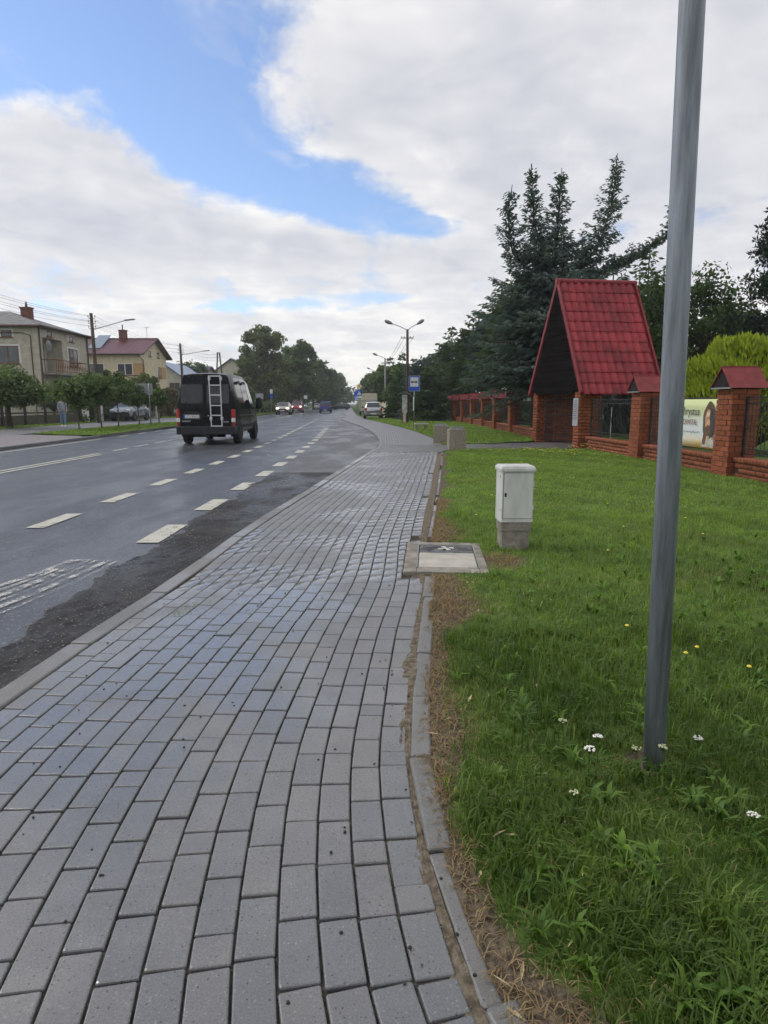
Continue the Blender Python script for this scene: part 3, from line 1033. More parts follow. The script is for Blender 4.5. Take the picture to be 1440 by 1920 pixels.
# lawn kerb: narrow edging stones, each a piece
LK_IDX = np.arange(0, LKS[-1], 1.0)
eb = MB(); eb.cbox(0.0, 0.08, -0.258, 0.258, -0.22, 0.012, 0.009)
EDGE_ME = eb.mesh('edging_stone', 'kerb')
edging = struct(strip('lawn_edging', LKQ[LKQ[:, 1] < 18.1] + [(0.02, 0)], LKQ[LKQ[:, 1] < 18.1] + [(0.06, 0)], -0.03, 'sand'))
s_start = float(np.interp(1.235, LKQ[:, 1], LKS)) - 1.05
for s0 in np.arange(s_start, LKS[-1] - 0.6, 0.525):
    p0, p1 = interp_curve(LKQ, LKS, s0), interp_curve(LKQ, LKS, s0 + 0.525)
    if p1[1] > 4.95 and p0[1] < 6.1:
        continue
    c, d = (p0 + p1) / 2, p1 - p0
    o = bpy.data.objects.new('edging_stone', EDGE_ME)
    COL.objects.link(o); o.parent = edging
    o.location = (c[0], c[1], random.gauss(-0.002, 0.004) - (0.018 if c[1] > 6 else 0))
    o.rotation_euler = (random.gauss(0, 0.006), random.gauss(0, 0.03), math.atan2(d[1], d[0]) - math.pi / 2 + random.gauss(0, 0.012))

# lawn sheet right of the edging, a little uneven; bare soil along the stones
def lawn_edge(y):
    return np.where(y < 18.3, np.interp(y, LKQ[:, 1], LKQ[:, 0]) + 0.05, np.interp(y, fr[:, 1], fr[:, 0]) + 0.01)
def lawn_z(x, y):
    return 0.004 + 0.025 * np.clip((x - lawn_edge(y)) / 0.5, 0, 1) + 0.018 * np.sin(x * 1.3 + 1) * np.sin(y * 0.9) * np.clip(x - lawn_edge(y), 0, 1)
def dirt_at(x, y):
    """0 = turf, 1 = bare soil; strip along the edging, wider by the slab, and a patch shading the pole foot"""
    d = x - lawn_edge(y)
    w = 0.090 + 0.045 * np.sin(y * 3.1) + 0.025 * np.sin(y * 7.7 + 2) + 0.17 * np.exp(-((y - 4.1) / 0.55) ** 2) + 0.10 * np.exp(-((y - 6.6) / 0.7) ** 2) + 0.14 * np.exp(-((y - 1.15) / 0.22) ** 2)
    v = np.clip(1.25 - d / np.maximum(w, 0.02) * 0.6, 0, 1)
    sl = np.exp(-(((x - 1.0) / 0.42) ** 2 + ((y - 5.35) / 0.3) ** 2)) * 0.75
    pole = np.exp(-(((x - 0.97) / 0.11) ** 2 + ((y - 2.19) / 0.09) ** 2)) * 0.95  # dark soil at the pole foot, also painted in as its contact shadow
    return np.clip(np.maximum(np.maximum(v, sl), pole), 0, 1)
ly = np.concatenate([np.arange(-1.0, 12, 0.12), np.arange(12, 30, 0.5), np.arange(30, 90, 2.0)])
lu = np.concatenate([np.linspace(0, 1.2, 16), np.linspace(1.4, 8, 20), np.linspace(9, 60, 14)])
E_ = lawn_edge(ly)
X = E_[:, None] + lu[None, :]
Y = np.repeat(ly[:, None], len(lu), 1)
Z = lawn_z(X, Y)
ni, nj = X.shape
idx = np.arange(ni * nj).reshape(ni, nj)
f = np.stack([idx[:-1, :-1], idx[:-1, 1:], idx[1:, 1:], idx[1:, :-1]], -1).reshape(-1, 4)
cx, cy = X[:-1, :-1].ravel() + 0.1, (Y[:-1, :-1].ravel() + Y[1:, :-1].ravel()) / 2
mid = np.array([not inside(a, b, path_pts) for a, b in zip(cx, cy)])
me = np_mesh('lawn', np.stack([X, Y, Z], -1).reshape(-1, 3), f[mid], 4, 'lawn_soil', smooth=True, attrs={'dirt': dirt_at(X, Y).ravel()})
struct(np_obj('lawn', me))

# ------------------------------------------------------------------ left side of the road
lys = np.concatenate([np.arange(8, 64, 1.0), np.arange(64, 400, 14.0)])
LKERB = -11.75
struct(strip('left_verge', np.column_stack([np.full(len(lys), -90.0), lys]), np.column_stack([LKERB + bend(lys), lys]), -0.02, 'field'))
my = (lys >= 8) & (lys <= 60)
struct(strip('left_footway', np.column_stack([-20.0 + 0.6 * bend(lys), lys])[my], np.column_stack([-15.95 + 0.6 * bend(lys), lys])[my], 0.0, 'paver_far'))
ap = MB(); ap.add([(LKERB + float(bend(y)) + dx_, y, 0.005) for y, dx_ in ((10, 0), (18, 0), (22, 0), (26.2, -0.1))] + [(-13.0, 27.4, 0.005), (-15.4, 28.3, 0.005), (-16.6, 28.2, 0.005), (-16.6, 10, 0.005)], [tuple(range(8))])
struct(ap.build('driveway_apron', 'paver_pink'))
ap = MB(); ap.add([(x, y, 0.005) for x, y in ((-12.6, 50.5), (-15.3, 47.5), (-17.3, 47.0), (-21.3, 47), (-21.3, 63), (-13.6, 63))], [tuple(range(6))])
struct(ap.build('driveway_apron', 'paver_far'))
# grass island
isl = [(-12.05, 27.6), (-12.3, 32), (-12.5, 38), (-12.7, 45), (-12.9, 49.5), (-14.0, 48.6), (-15.2, 46.5), (-16.0, 41), (-15.95, 34), (-15.9, 29.2), (-14.4, 28.2), (-13.0, 27.5)]
ib = MB(); ib.add([(x, y, 0.03) for x, y in isl], [tuple(range(len(isl)))]); ib.add([(-14, 38, -0.01)], [])
struct(ib.build('grass_island', 'lawn_soil'))
lk = struct(strip('left_kerb', np.column_stack([LKERB - 0.13 + bend(lys), lys]), np.column_stack([LKERB - 0.02 + bend(lys), lys]), 0.012, 'kerb'))
for y in np.arange(10, 60, 1.0):
    o = bpy.data.objects.new('kerbstone', KERB_ME)
    COL.objects.link(o); o.parent = lk
    o.location = (LKERB + float(bend(y + 0.5)), y + 0.5, 0.02 + (0.03 if 27 < y < 50 else 0))
    o.rotation_euler = (0, 0, 0.0 - (float(bend(y + 1)) - float(bend(y))))

# ------------------------------------------------------------------ vegetation generators
def unit(v):
    return v / np.maximum(np.linalg.norm(v, axis=-1, keepdims=True), 1e-9)

def blades(pos, height, width, lean, az, tint, up=None):
    """grass blades: tapered, bent; 5 vertices, one quad and one triangle each"""
    n = len(pos)
    side = np.stack([-np.sin(az), np.cos(az), np.zeros(n)], -1)
    fwd = np.stack([np.cos(az), np.sin(az), np.zeros(n)], -1)
    z = np.array([0, 0, 1.0])
    mid = pos + z * (height * 0.6)[:, None] + fwd * (lean * height * 0.35)[:, None]
    tip = pos + z * (height * np.clip(1 - 0.45 * lean, 0.15, 1))[:, None] + fwd * (lean * height)[:, None]
    w = width[:, None]
    v = np.stack([pos - side * w * 0.5, pos + side * w * 0.5, mid + side * w * 0.42, mid - side * w * 0.42, tip], 1).reshape(-1, 3)
    b = np.arange(n)[:, None] * 5
    fl = np.concatenate([b + np.array([0, 1, 2, 3]), b + np.array([3, 2, 4])], 1).ravel()
    nper = np.tile([4, 3], n)
    # darker at the root of the sward is left to the light; tint is the blade's own colour
    return v, fl, nper, np.repeat(tint, 5)

def grass_field(name, label, n, xfun, yr, dens, hfun, wfun, mat, tintfun, keepfun=None, zfun=None, leanr=(0.2, 1.0)):
    ps = []
    y = yr[0] + (yr[1] - yr[0]) * RNG.random(n)
    x0, x1 = xfun(y)
    x = x0 + (x1 - x0) * RNG.random(n)
    k = np.ones(n, bool) if keepfun is None else RNG.random(n) < keepfun(x, y)
    x, y = x[k], y[k]
    z = (zfun or lawn_z)(x, y)
    cell = 0.055 + 0.006 * np.minimum(y, 12)
    hx = np.abs(np.sin(np.floor((x + 0.02 * np.sin(y * 31)) / cell) * 12.9898 + np.floor((y + 0.02 * np.sin(x * 27)) / cell) * 78.233) * 43758.5453) % 1.0
    hx2 = (hx * 7.13) % 1.0
    h = hfun(x, y) * RNG.uniform(0.6, 1.3, len(x)) * (0.5 + 0.95 * hx)
    w = wfun(x, y) * RNG.uniform(0.7, 1.3, len(x))
    v, f, nper, t = blades(np.column_stack([x, y, z - 0.003]), h, w, RNG.uniform(*leanr, len(x)), RNG.uniform(0, 2 * math.pi, len(x)),
                           np.clip(tintfun(x, y) + RNG.normal(0, 0.17, len(x)) + 0.42 * (hx2 - 0.5), 0, 1))
    return v, f, nper, t

def join_np(parts):
    vs, fs, ns, ts, off = [], [], [], [], 0
    for v, f, n, t in parts:
        vs.append(v); fs.append(np.asarray(f) + off); ns.append(n); ts.append(t)
        off += len(v)
    return np.concatenate(vs), np.concatenate(fs), np.concatenate(ns), np.concatenate(ts)

def patch(x, y, s, a=0.0):
    return 0.5 + 0.25 * np.sin(x * s + a) * np.cos(y * s * 0.8 + 2 * a) + 0.25 * np.sin(x * s * 2.3 + y * s * 1.7 + a)

parts = []
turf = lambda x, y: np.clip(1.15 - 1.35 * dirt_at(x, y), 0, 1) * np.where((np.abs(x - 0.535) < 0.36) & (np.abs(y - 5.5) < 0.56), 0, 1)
FENCE_X = lambda y: np.where(y < 24, 6.35 - 0.05 * (y - 12), 5.85)
tf = lambda x, y: -0.06 + 0.40 * patch(x, y, 1.7) + 0.22 * patch(x, y, 0.6, 1.0) + np.clip((y - 2.2) * 0.07, 0, 0.42)
# near, long and dense
parts.append(grass_field('g', '', 46000, lambda y: (lawn_edge(y), np.minimum(lawn_edge(y) + 0.2 + 1.15 * y, 3.6)), (0.7, 3.6), 1,
             lambda x, y: 0.060 + 0.040 * patch(x, y, 2.1), lambda x, y: 0.0036 + 0.0022 * patch(x, y, 3.3, 0.7), 'grass', tf, turf))
parts.append(grass_field('g', '', 60000, lambda y: (lawn_edge(y), np.minimum(lawn_edge(y) + 0.5 + 0.95 * y, 6.2)), (3.4, 8.0), 1,
             lambda x, y: 0.042 + 0.018 * patch(x, y, 2.1), lambda x, y: 0.0050 + 0 * x, 'grass', tf, turf))
parts.append(grass_field('g', '', 62000, lambda y: (lawn_edge(y), FENCE_X(y)), (8.0, 18.8), 1,
             lambda x, y: 0.030 + 0.018 * patch(x, y, 2.1), lambda x, y: 0.010 + 0 * x, 'grass', tf, lambda x, y: turf(x, y)))
parts.append(grass_field('g', '', 34000, lambda y: (lawn_edge(y), FENCE_X(y)), (21.6, 60), 1,
             lambda x, y: 0.05 + 0 * x, lambda x, y: 0.03 + 0 * x, 'grass', tf, lambda x, y: np.where((y < 23.2) & (x > 2.2 + (y - 21.4) * 2.2), 0, 1)))
v, f, n_, t = join_np(parts)
o = np_obj('grass', np_mesh('grass', v, f, n_, 'grass', t)); tag(o, 'green lawn grass between the pavement and the brick fence', 'grass', kind='stuff')
# rosettes of broad leaves among the grass
parts = []
nr = 420
ry_ = 0.9 + 5.5 * RNG.random(nr) ** 1.4
rx_ = lawn_edge(ry_) + 0.12 + RNG.random(nr) * np.minimum(0.3 + 1.0 * ry_, 4.5)
for x, y in zip(rx_, ry_):
    if dirt_at(x, y) > 0.35 or (x < 0.98 and 4.9 < y < 6.15): continue
    k = RNG.integers(5, 10)
    pos = np.column_stack([np.full(k, x), np.full(k, y), np.full(k, float(lawn_z(np.array(x), np.array(y))) + 0.01)])
    parts.append(blades(pos, RNG.uniform(.045, .085, k), RNG.uniform(.010, .020, k), RNG.uniform(.5, 1.2, k), RNG.uniform(0, 6.28, k), np.clip(RNG.normal(.35, .2) + RNG.normal(0, .1, k), 0, 1)))
v, f, n_, t = join_np(parts)
o = np_obj('lawn_weeds', np_mesh('lawn_weeds', v, f, n_, 'weed', t)); tag(o, 'broad-leaved weeds growing among the lawn grass', 'weeds', kind='stuff')
# dead, straw-coloured blades along the edging and in the sanded joint
parts = []
parts.append(grass_field('d', '', 30000, lambda y: (lawn_edge(y) + 0.0, lawn_edge(y) + 0.75), (0.7, 9.0), 1,
             lambda x, y: 0.032 + 0 * x, lambda x, y: 0.0030 + 0.0003 * y, 'grass_dry', lambda x, y: 0.15 + 0.7 * RNG.random(len(x)),
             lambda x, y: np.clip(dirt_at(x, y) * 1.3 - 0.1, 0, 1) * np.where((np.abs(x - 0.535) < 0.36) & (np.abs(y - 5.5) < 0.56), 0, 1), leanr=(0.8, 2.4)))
parts.append(grass_field('d', '', 9000, lambda y: (np.interp(y, REF[:, 1], REF[:, 0]) - 0.005, np.maximum(np.interp(y, LKQ[:, 1], LKQ[:, 0]) + 0.01, np.interp(y, REF[:, 1], REF[:, 0]) + 0.02)), (1.0, 16.0), 1,
             lambda x, y: 0.012 + 0 * x, lambda x, y: 0.0026 + 0.0004 * y, 'grass_dry', lambda x, y: 0.1 + 0.6 * RNG.random(len(x)), lambda x, y: 0.5 * patch(x, y, 3.0) + 0.1,
             zfun=lambda x, y: -0.008 + 0 * x, leanr=(1.0, 2.6)))
parts.append(grass_field('d', '', 5000, lambda y: (lawn_edge(y), np.minimum(lawn_edge(y) + 0.2 + 1.15 * y, 4)), (0.8, 5.0), 1,
             lambda x, y: 0.05 + 0 * x, lambda x, y: 0.0026 + 0 * x, 'grass_dry', lambda x, y: 0.3 + 0.6 * RNG.random(len(x)), lambda x, y: turf(x, y) * 0.5, leanr=(0.9, 2.0)))
v, f, n_, t = join_np(parts)
o = np_obj('dry_grass', np_mesh('dry_grass', v, f, n_, 'grass_dry', t)); tag(o, 'dead straw-coloured grass along the lawn edging', 'grass', kind='stuff')
# grass of the left island and verge
def isl_keep(x, y):
    return np.array([1.0 if inside(a, b, isl) else 0.0 for a, b in zip(x, y)])
parts = [grass_field('i', '', 16000, lambda y: (-16 + 0 * y, -12 + 0 * y), (27, 50), 1, lambda x, y: 0.07 + 0 * x, lambda x, y: 0.035 + 0 * x, 'grass', lambda x, y: 0.55 + 0 * x, isl_keep, zfun=lambda x, y: 0.03 + 0 * x),
         grass_field('i', '', 9000, lambda y: (-21.4 + 0.6 * bend(y), -20.0 + 0.6 * bend(y)), (20, 47), 1, lambda x, y: 0.10 + 0 * x, lambda x, y: 0.04 + 0 * x, 'grass', lambda x, y: 0.6 + 0 * x, zfun=lambda x, y: -0.02 + 0 * x),
         grass_field('i', '', 9000, lambda y: (-20.5 + bend(y) * .8, -12.4 + bend(y)), (64, 110), 1, lambda x, y: 0.12 + 0 * x, lambda x, y: 0.10 + 0 * x, 'grass', lambda x, y: 0.85 + 0 * x, zfun=lambda x, y: -0.02 + 0 * x)]
v, f, n_, t = join_np(parts)
o = np_obj('verge_grass', np_mesh('verge_grass', v, f, n_, 'grass', t)); tag(o, 'short grass on the island and verge across the road', 'grass', kind='stuff')

def quads_at(c, u, w, su, sw, tint):
    """flat quads with centre c, axes u, w and half sizes"""
    v = np.stack([c - u * su - w * sw * 0.35, c - w * 0 - u * 0 + w * sw * -1.0, c + u * su, c + w * sw], 1).reshape(-1, 3)
    n = len(c)
    f = (np.arange(n)[:, None] * 4 + np.array([0, 1, 2, 3])).ravel()
    return v, f, np.full(n, 4), np.repeat(tint, 4)

def leaf_cloud(centres, radii, per, size, tint0=0.5, flat=0.0, tjit=0.22, zgrad=0.0):
    """leaves spread round clump centres; sizes in metres"""
    k = len(centres)
    per = np.full(k, per) if np.isscalar(per) else per
    c = np.repeat(centres, per, 0)
    r = np.repeat(radii, per)
    d = unit(RNG.normal(size=c.shape)) * (RNG.random(len(c)) ** 0.42)[:, None] * r[:, None]
    d[:, 2] *= 0.78
    p = c + d
    u = unit(RNG.normal(size=c.shape))
    nrm = unit(d + RNG.normal(size=c.shape) * 0.6 * r[:, None] + np.array([0, 0, 0.35]) * r[:, None])
    u = unit(u - nrm * (u * nrm).sum(1, keepdims=True))
    w = np.cross(nrm, u)
    s = size * RNG.uniform(0.65, 1.35, len(c))
    ct = np.repeat(RNG.normal(0, 0.15, k), per)
    t = np.clip(tint0 + ct + RNG.normal(0, tjit, len(c)), 0, 1)
    return quads_at(p, u, w, s[:, None], (s * 0.62)[:, None], t)

def limb(mb, p0, p1, r0, r1, n=6, sag=0.0, k=4, seed=0):
    rr = random.Random(int(seed))
    pts, rad = [], []
    for i in range(k + 1):
        t = i / k
        p = Vector(p0).lerp(Vector(p1), t)
        j = 0.05 * (Vector(p1) - Vector(p0)).length * math.sin(math.pi * t)
        p += Vector((rr.uniform(-j, j), rr.uniform(-j, j), sag * math.sin(math.pi * t)))
        pts.append(tuple(p)); rad.append(r0 + (r1 - r0) * t)
    mb.tube(pts, rad, n)

def broadleaf(name, label, loc, height, crown_r, crown_z0, mat, seed, clumps=60, per=110, leaf=0.16, trunk_r=0.16, group=None, shape=None, bark='bark', cat='tree', tint0=0.5, lobes=None, clump_r=None):
    """trunk with limbs and a crown of leaf clumps; lobes = list of (dx,dy,dz,rx,rz) relative sizes"""
    global RNG
    keep, RNG = RNG, np.random.default_rng(seed)
    t = thing(name, label, cat, loc, 0, group)
    lobes = lobes or [(0, 0, 0.5, 1.0, 0.5)]
    H = height - crown_z0
    cs, rs = [], []
    wsum = sum(l[3] ** 2 * l[4] for l in lobes)
    cr = clump_r or crown_r * 0.30
    for (lx, ly_, lz, rx, rz) in lobes:
        k = max(4, int(clumps * rx ** 2 * rz / wsum))
        d = unit(RNG.normal(size=(k, 3))) * (RNG.random(k) ** 0.30)[:, None]
        # the clumps sit towards the outside, so the outline is uneven
        a = np.array([rx * crown_r, rx * crown_r, rz * H]) - cr * 0.7
        cs.append(d * np.maximum(a, 0.05) + np.array([lx * crown_r, ly_ * crown_r, crown_z0 + lz * H]))
        rs.append(cr * RNG.uniform(0.55, 1.25, k))
    cs, rs = np.concatenate(cs), np.concatenate(rs)
    v, f, n, ti = leaf_cloud(cs, rs, per, leaf, tint0)
    np_obj('crown', np_mesh('crown', v, f, n, mat, ti), t)
    mb = MB()
    top = (0, 0, crown_z0 + 0.55 * H)
    mb.tube([(0, 0, -0.1), (0.02, 0, 0.15), (random.uniform(-.05, .05), random.uniform(-.05, .05), crown_z0 * 0.7 + 0.1), top], [trunk_r * 1.35, trunk_r, trunk_r * 0.85, trunk_r * 0.35], 8)
    order = RNG.permutation(len(cs))[:min(18, len(cs))]
    for i in order:
        c = cs[i]
        z0 = crown_z0 * 0.85 + max(0, (c[2] - crown_z0)) * 0.45
        limb(mb, (0, 0, min(z0, top[2])), tuple(c), trunk_r * 0.42, trunk_r * 0.08, 5, 0.0, 4, i)
    mb.build('trunk', bark, t, True)
    RNG = keep
    return t

def needle_sprays(base, d, length, width, tint, droop=0.25):
    """each spray: two crossed tapering blades along d"""
    n = len(base)
    d = unit(d + np.array([0, 0, -1.0]) * droop * RNG.random((n, 1)))
    s = unit(np.cross(d, RNG.normal(size=(n, 3))))
    w2 = np.cross(d, s)
    vs, fs, ts = [], [], []
    off = 0
    for ax in (s, w2):
        m = base + d * (length * 0.45)[:, None]
        v = np.stack([base, m + ax * width[:, None], base + d * length[:, None], m - ax * width[:, None]], 1).reshape(-1, 3)
        vs.append(v)
        fs.append((np.arange(n)[:, None] * 4 + np.array([0, 1, 2, 3])).ravel() + off)
        ts.append(np.repeat(tint, 4))
        off += len(v)
    return np.concatenate(vs), np.concatenate(fs), np.full(2 * n, 4), np.concatenate(ts)

def spruce_parts(axis_pts, rad_fun, whorl, nbr, spray_len, mat_t0, trunk_mb, trunk_r, zmin=0.3, dens=1.0, droop=0.3, seed=1, lift=0.0, spread=(0.62, 1.22), bare=0.05):
    """branches round a (possibly bent) leader given as polyline; returns spray arrays"""
    rr = np.random.default_rng(seed)
    ax = np.array(axis_pts, float)
    s = np.concatenate(([0], np.cumsum(np.linalg.norm(np.diff(ax, axis=0), axis=1))))
    L = s[-1]
    def P(x):
        return np.array([np.interp(x, s, ax[:, k]) for k in range(3)])
    B, Dd, T, Ln = [], [], [], []
    x = zmin
    while x < L - bare:
        r = rad_fun(x / L)
        k = max(3, int(nbr * (0.6 + 0.4 * r / max(rad_fun(0.15), .2))))
        a0 = rr.uniform(0, 6.28)
        for i in range(k):
            a = a0 + 6.283 * i / k + rr.normal(0, 0.25)
            bl = r * rr.uniform(*spread)
            if bl < 0.12: bl = 0.12
            out = np.array([math.cos(a), math.sin(a), 0])
            rise = lift + 0.55 * (x / L) ** 1.5 - 0.12 + rr.normal(0, 0.10)
            p0 = P(x + rr.normal(0, whorl * 0.35))
            m = max(3, int(bl / (spray_len * 0.36) * dens))
            tt = np.linspace(0.06, 1, m) ** 0.8
            pts = p0 + out * (tt * bl)[:, None] + np.array([0, 0, 1]) * ((rise * tt - droop * 0.9 * tt ** 2 * (1 - x / L) + 0.10 * tt ** 6) * bl)[:, None]
            if bl > 0.5:
                trunk_mb.tube([tuple(p0), tuple(pts[m // 2]), tuple(pts[-1])], [0.012 + 0.012 * bl, 0.008 + 0.006 * bl, 0.004], 4, cap=False)
            side = np.array([-math.sin(a), math.cos(a), 0])
            for q, t_ in zip(pts, tt):
                ns = 2 + int(2.2 * (1 - t_) * min(bl, 2.0)) + (1 if rr.random() < 0.5 else 0)
                for e in range(ns):
                    sg = rr.choice((-1, 1))
                    lat = rr.uniform(0.1, 1.0) * sg
                    reach = rr.uniform(0, 0.42) * bl * (1 - t_ * 0.75)
                    dv = out * rr.uniform(0.35, 1.0) + side * lat + np.array([0, 0, rr.normal(-0.10, 0.22)])
                    B.append(q + (out * 0.45 + side * sg) * reach + np.array([0, 0, -0.10 * reach]))
                    Dd.append(dv)
                    T.append(mat_t0 + 0.22 * t_ + rr.normal(0, 0.16))
                    Ln.append(spray_len * rr.uniform(0.6, 1.25))
        x += whorl * rr.uniform(0.7, 1.3)
    # leader
    for e in range(int(6 * dens) + 4):
        B.append(P(L - rr.uniform(0.12, 0.8))); Dd.append(np.array([rr.normal(0, .25), rr.normal(0, .25), 1.0])); T.append(mat_t0 + .2); Ln.append(spray_len * rr.uniform(0.4, 0.9))
    trunk_mb.tube([tuple(p) for p in ax], [max(0.014, trunk_r * (1 - k / L)) for k in s], 6)
    return np.array(B), np.array(Dd), np.array(T), np.array(Ln)

def spruce(name, label, loc, height, radius, seed, mat='spruce', spray=0.30, leaders=None, lspray=0.18, group=None, whorl=0.34, nbr=7, zmin=0.25, dens=1.0, t0=0.35, taper=0.85, width=0.055, core=60):
    global RNG
    keep, RNG = RNG, np.random.default_rng(seed)
    t = thing(name, label, 'tree', loc, 0, group)
    tm = MB()
    axis = [(0, 0, -0.05), (0.05, 0.02, height * 0.5), (0, 0, height)]
    arrs = [spruce_parts(axis, lambda u: radius * max(0.0, 1 - u) ** taper + 0.03, whorl, nbr, spray, t0, tm, 0.03 * height * 0.55, zmin, dens, seed=seed)]
    for k, (pts, r0, w2) in enumerate(leaders or []):
        arrs.append(spruce_parts(pts, lambda u, r0=r0: r0 * max(0.0, 1 - u) ** 0.9 + 0.10, w2, 6, lspray, t0 - 0.03, tm, 0.09, 0.15, 1.2, droop=0.10, lift=0.30, spread=(0.30, 1.45), bare=0.30, seed=seed + 31 * k + 5))
    for k, (pts, r0, w2) in enumerate(leaders or []):
        p_ = np.array(pts, float); L_ = np.concatenate(([0], np.cumsum(np.linalg.norm(np.diff(p_, axis=0), axis=1))))
        m_ = 420
        uu = RNG.random(m_) * 0.93
        base_ = np.column_stack([np.interp(uu * L_[-1], L_, p_[:, c]) for c in range(3)])
        rad_ = (0.26 * r0 * (1 - uu) ** 1.3 + 0.012)[:, None]
        off_ = unit(RNG.normal(size=(m_, 3))) * rad_ * RNG.random((m_, 1)) ** 0.5
        arrs.append((base_ + off_, unit(off_) + np.array([0, 0, 0.9]), t0 + RNG.normal(-0.02, 0.15, m_), RNG.uniform(0.16, 0.32, m_)))
    B, Dd, T, Ln = [np.concatenate(z) for z in zip(*arrs)]
    # boughs deep inside, so that the tree is not see-through
    ni = int(core * height * radius)
    zi = zmin + (0.82 * height - zmin) * RNG.random(ni) ** 1.25
    ri = (radius * np.maximum(0, 1 - zi / height) ** taper) * 0.72 * RNG.random(ni) ** 0.5
    ai = RNG.uniform(0, 6.283, ni)
    Bi = np.column_stack([ri * np.cos(ai), ri * np.sin(ai), zi])
    Di = np.column_stack([np.cos(ai), np.sin(ai), RNG.normal(-0.15, 0.3, ni)])
    Li = spray * RNG.uniform(1.3, 2.6, ni)
    v, f, n, ti = join_np([needle_sprays(B, Dd, Ln, width * np.clip(Ln / spray, 0.55, 1.2), np.clip(T, 0, 1), 0.35),
                           needle_sprays(Bi, Di, Li, Li * 0.16, np.clip(RNG.normal(0.24, 0.15, ni), 0, 1), 0.4)])
    np_obj('crown', np_mesh('crown', v, f, n, mat, ti), t)
    tm.build('trunk', 'bark', t, True)
    RNG = keep
    return t

# ------------------------------------------------------------------ objects on the near lawn
# sign pole in the foreground
p = thing('sign_pole', 'tall galvanised steel pole standing in the lawn near the viewer', 'pole', (0.985, 2.15, 0))
mb = MB(); mb.lathe([(0.038, -0.3), (0.038, 1.5), (0.0372, 3.0), (0.0365, 4.6)], 28)
pb_ = mb.build('tube', 'galvanised', p, True)
pb_.rotation_euler = (0, R(-1.35), 0)
mb = MB(); mb.lathe([(0.0385, 4.6), (0.0385, 4.63), (0.02, 4.645)], 28); c_ = mb.build('cap', 'plastic_dark', p); c_.rotation_euler = (0, R(-1.35), 0)

# cable cabinet
cb = thing('cable_cabinet', 'pale grey plastic cable cabinet on a concrete foot in the lawn', 'cabinet', (1.205, 5.86, 0), R(1.5))
m = MB(); m.cbox(-0.148, 0.148, -0.125, 0.125, 0.285, 0.755, 0.012); body = m.build('body', 'cabinet', cb)
m = MB(); m.cbox(-0.128, 0.140, -0.1285, -0.126, 0.32, 0.735, 0.004); d_ = m.build('door', 'cabinet', body)
m = MB(); m.cbox(-0.160, 0.160, -0.140, 0.140, 0.752, 0.785, 0.010); m.cbox(-0.150, 0.150, -0.13, 0.13, 0.785, 0.797, 0.008); m.build('lid', 'cabinet', cb)
m = MB(); m.lathe([(0.007, -0.004), (0.007, 0.0), (0.003, 0.001)], 10, (-0.149, -0.075, 0.70), 'x'); m.build('lock', 'iron_black', cb)
m = MB(); m.tube([(-0.1487, -0.128, 0.405), (-0.1487, -0.09, 0.388)], 0.0022, 4); m.build('seam', 'iron_black', cb)
m = MB(); m.cbox(-0.138, 0.138, -0.115, 0.115, 0.20, 0.287, 0.008); m.prism([(-0.138, 0.2), (0.138, 0.2), (0.125, 0.18), (0.125, -0.15), (-0.125, -0.15), (-0.125, 0.18)], 'y', -0.105, 0.105); m.build('foot', 'concrete', cb, bevel=0.006)

m = MB()
for (x0, x1, z0, z1) in ((-0.131, -0.127, 0.318, 0.737), (0.139, 0.142, 0.318, 0.737), (-0.128, 0.14, 0.7345, 0.7375), (-0.128, 0.14, 0.3175, 0.3205)): m.box(x0, x1, -0.1287, -0.1255, z0, z1)
m.build('door_gap', 'cap_dark', body)
m = MB()
for z in (0.42, 0.64):
    m = MB(); m.cbox(0.136, 0.147, -0.1345, -0.126, z - 0.02, z + 0.02, 0.002); m.build('hinge', 'cabinet', body)
m = MB(); m.cbox(-0.118, -0.100, -0.1345, -0.128, 0.52, 0.555, 0.002); m.build('latch', 'plastic_dark', body)

# concrete slab with a cover, between pavement and lawn
sl = thing('manhole_slab', 'square concrete manhole slab with iron cover beside the pavement', 'manhole', (SLAB_C[0], SLAB_C[1], 0.013), SLAB_R)
m = MB()
ox, oy, ix0, ix1, iy0, iy1 = 0.345, 0.555, -0.235, 0.275, -0.42, 0.455
m.cbox(-ox, ix0, -oy, oy, -0.1, 0.012, 0.008); m.cbox(ix1, ox, -oy, oy, -0.1, 0.011, 0.008)
m.cbox(ix0, ix1, -oy, iy0, -0.1, 0.0115, 0.006); m.cbox(ix0, ix1, iy1, oy, -0.1, 0.0112, 0.006)
m.box(ix0, ix1, iy0, iy1, -0.1, -0.02)
m.build('frame', 'concrete', sl)
m = MB(); m.cbox(ix0 + 0.012, ix1 - 0.012, iy0 + 0.012, 0.10, -0.02, 0.014, 0.006); m.build('cover_plate', 'concrete_pale', sl)
m = MB(); m.cbox(ix0 + 0.012, ix1 - 0.012, 0.112, iy1 - 0.012, -0.02, 0.012, 0.005)
iron = m.build('iron_cover', 'cast_iron', sl)
IZ = -0.010
for k in range(9):
    for sgn in (-1, 1):
        m = MB(); m.T = Matrix.Translation((0.02 + sgn * (0.10 + 0.014 * k), 0.28, 0.022 + IZ)) @ Matrix.Rotation(sgn * 0.5, 4, 'Z')
        m.cbox(-0.003, 0.003, -0.12 + 0.008 * k, 0.12 - 0.008 * k, -0.002, 0.003, 0.001); m.build('rib', 'cast_iron', iron)
m = MB()
for a in range(4):
    m.T = Matrix.Translation((0.02, 0.27, IZ)) @ Matrix.Rotation(a * math.pi / 2 + 0.4, 4, 'Z')
    m.lathe([(0.024, 0.022), (0.024, 0.028)], 12, (0.055, 0, 0)); 
m.T = Matrix.Translation((0.02, 0.27, IZ)); m.lathe([(0.03, 0.022), (0.03, 0.027)], 14)
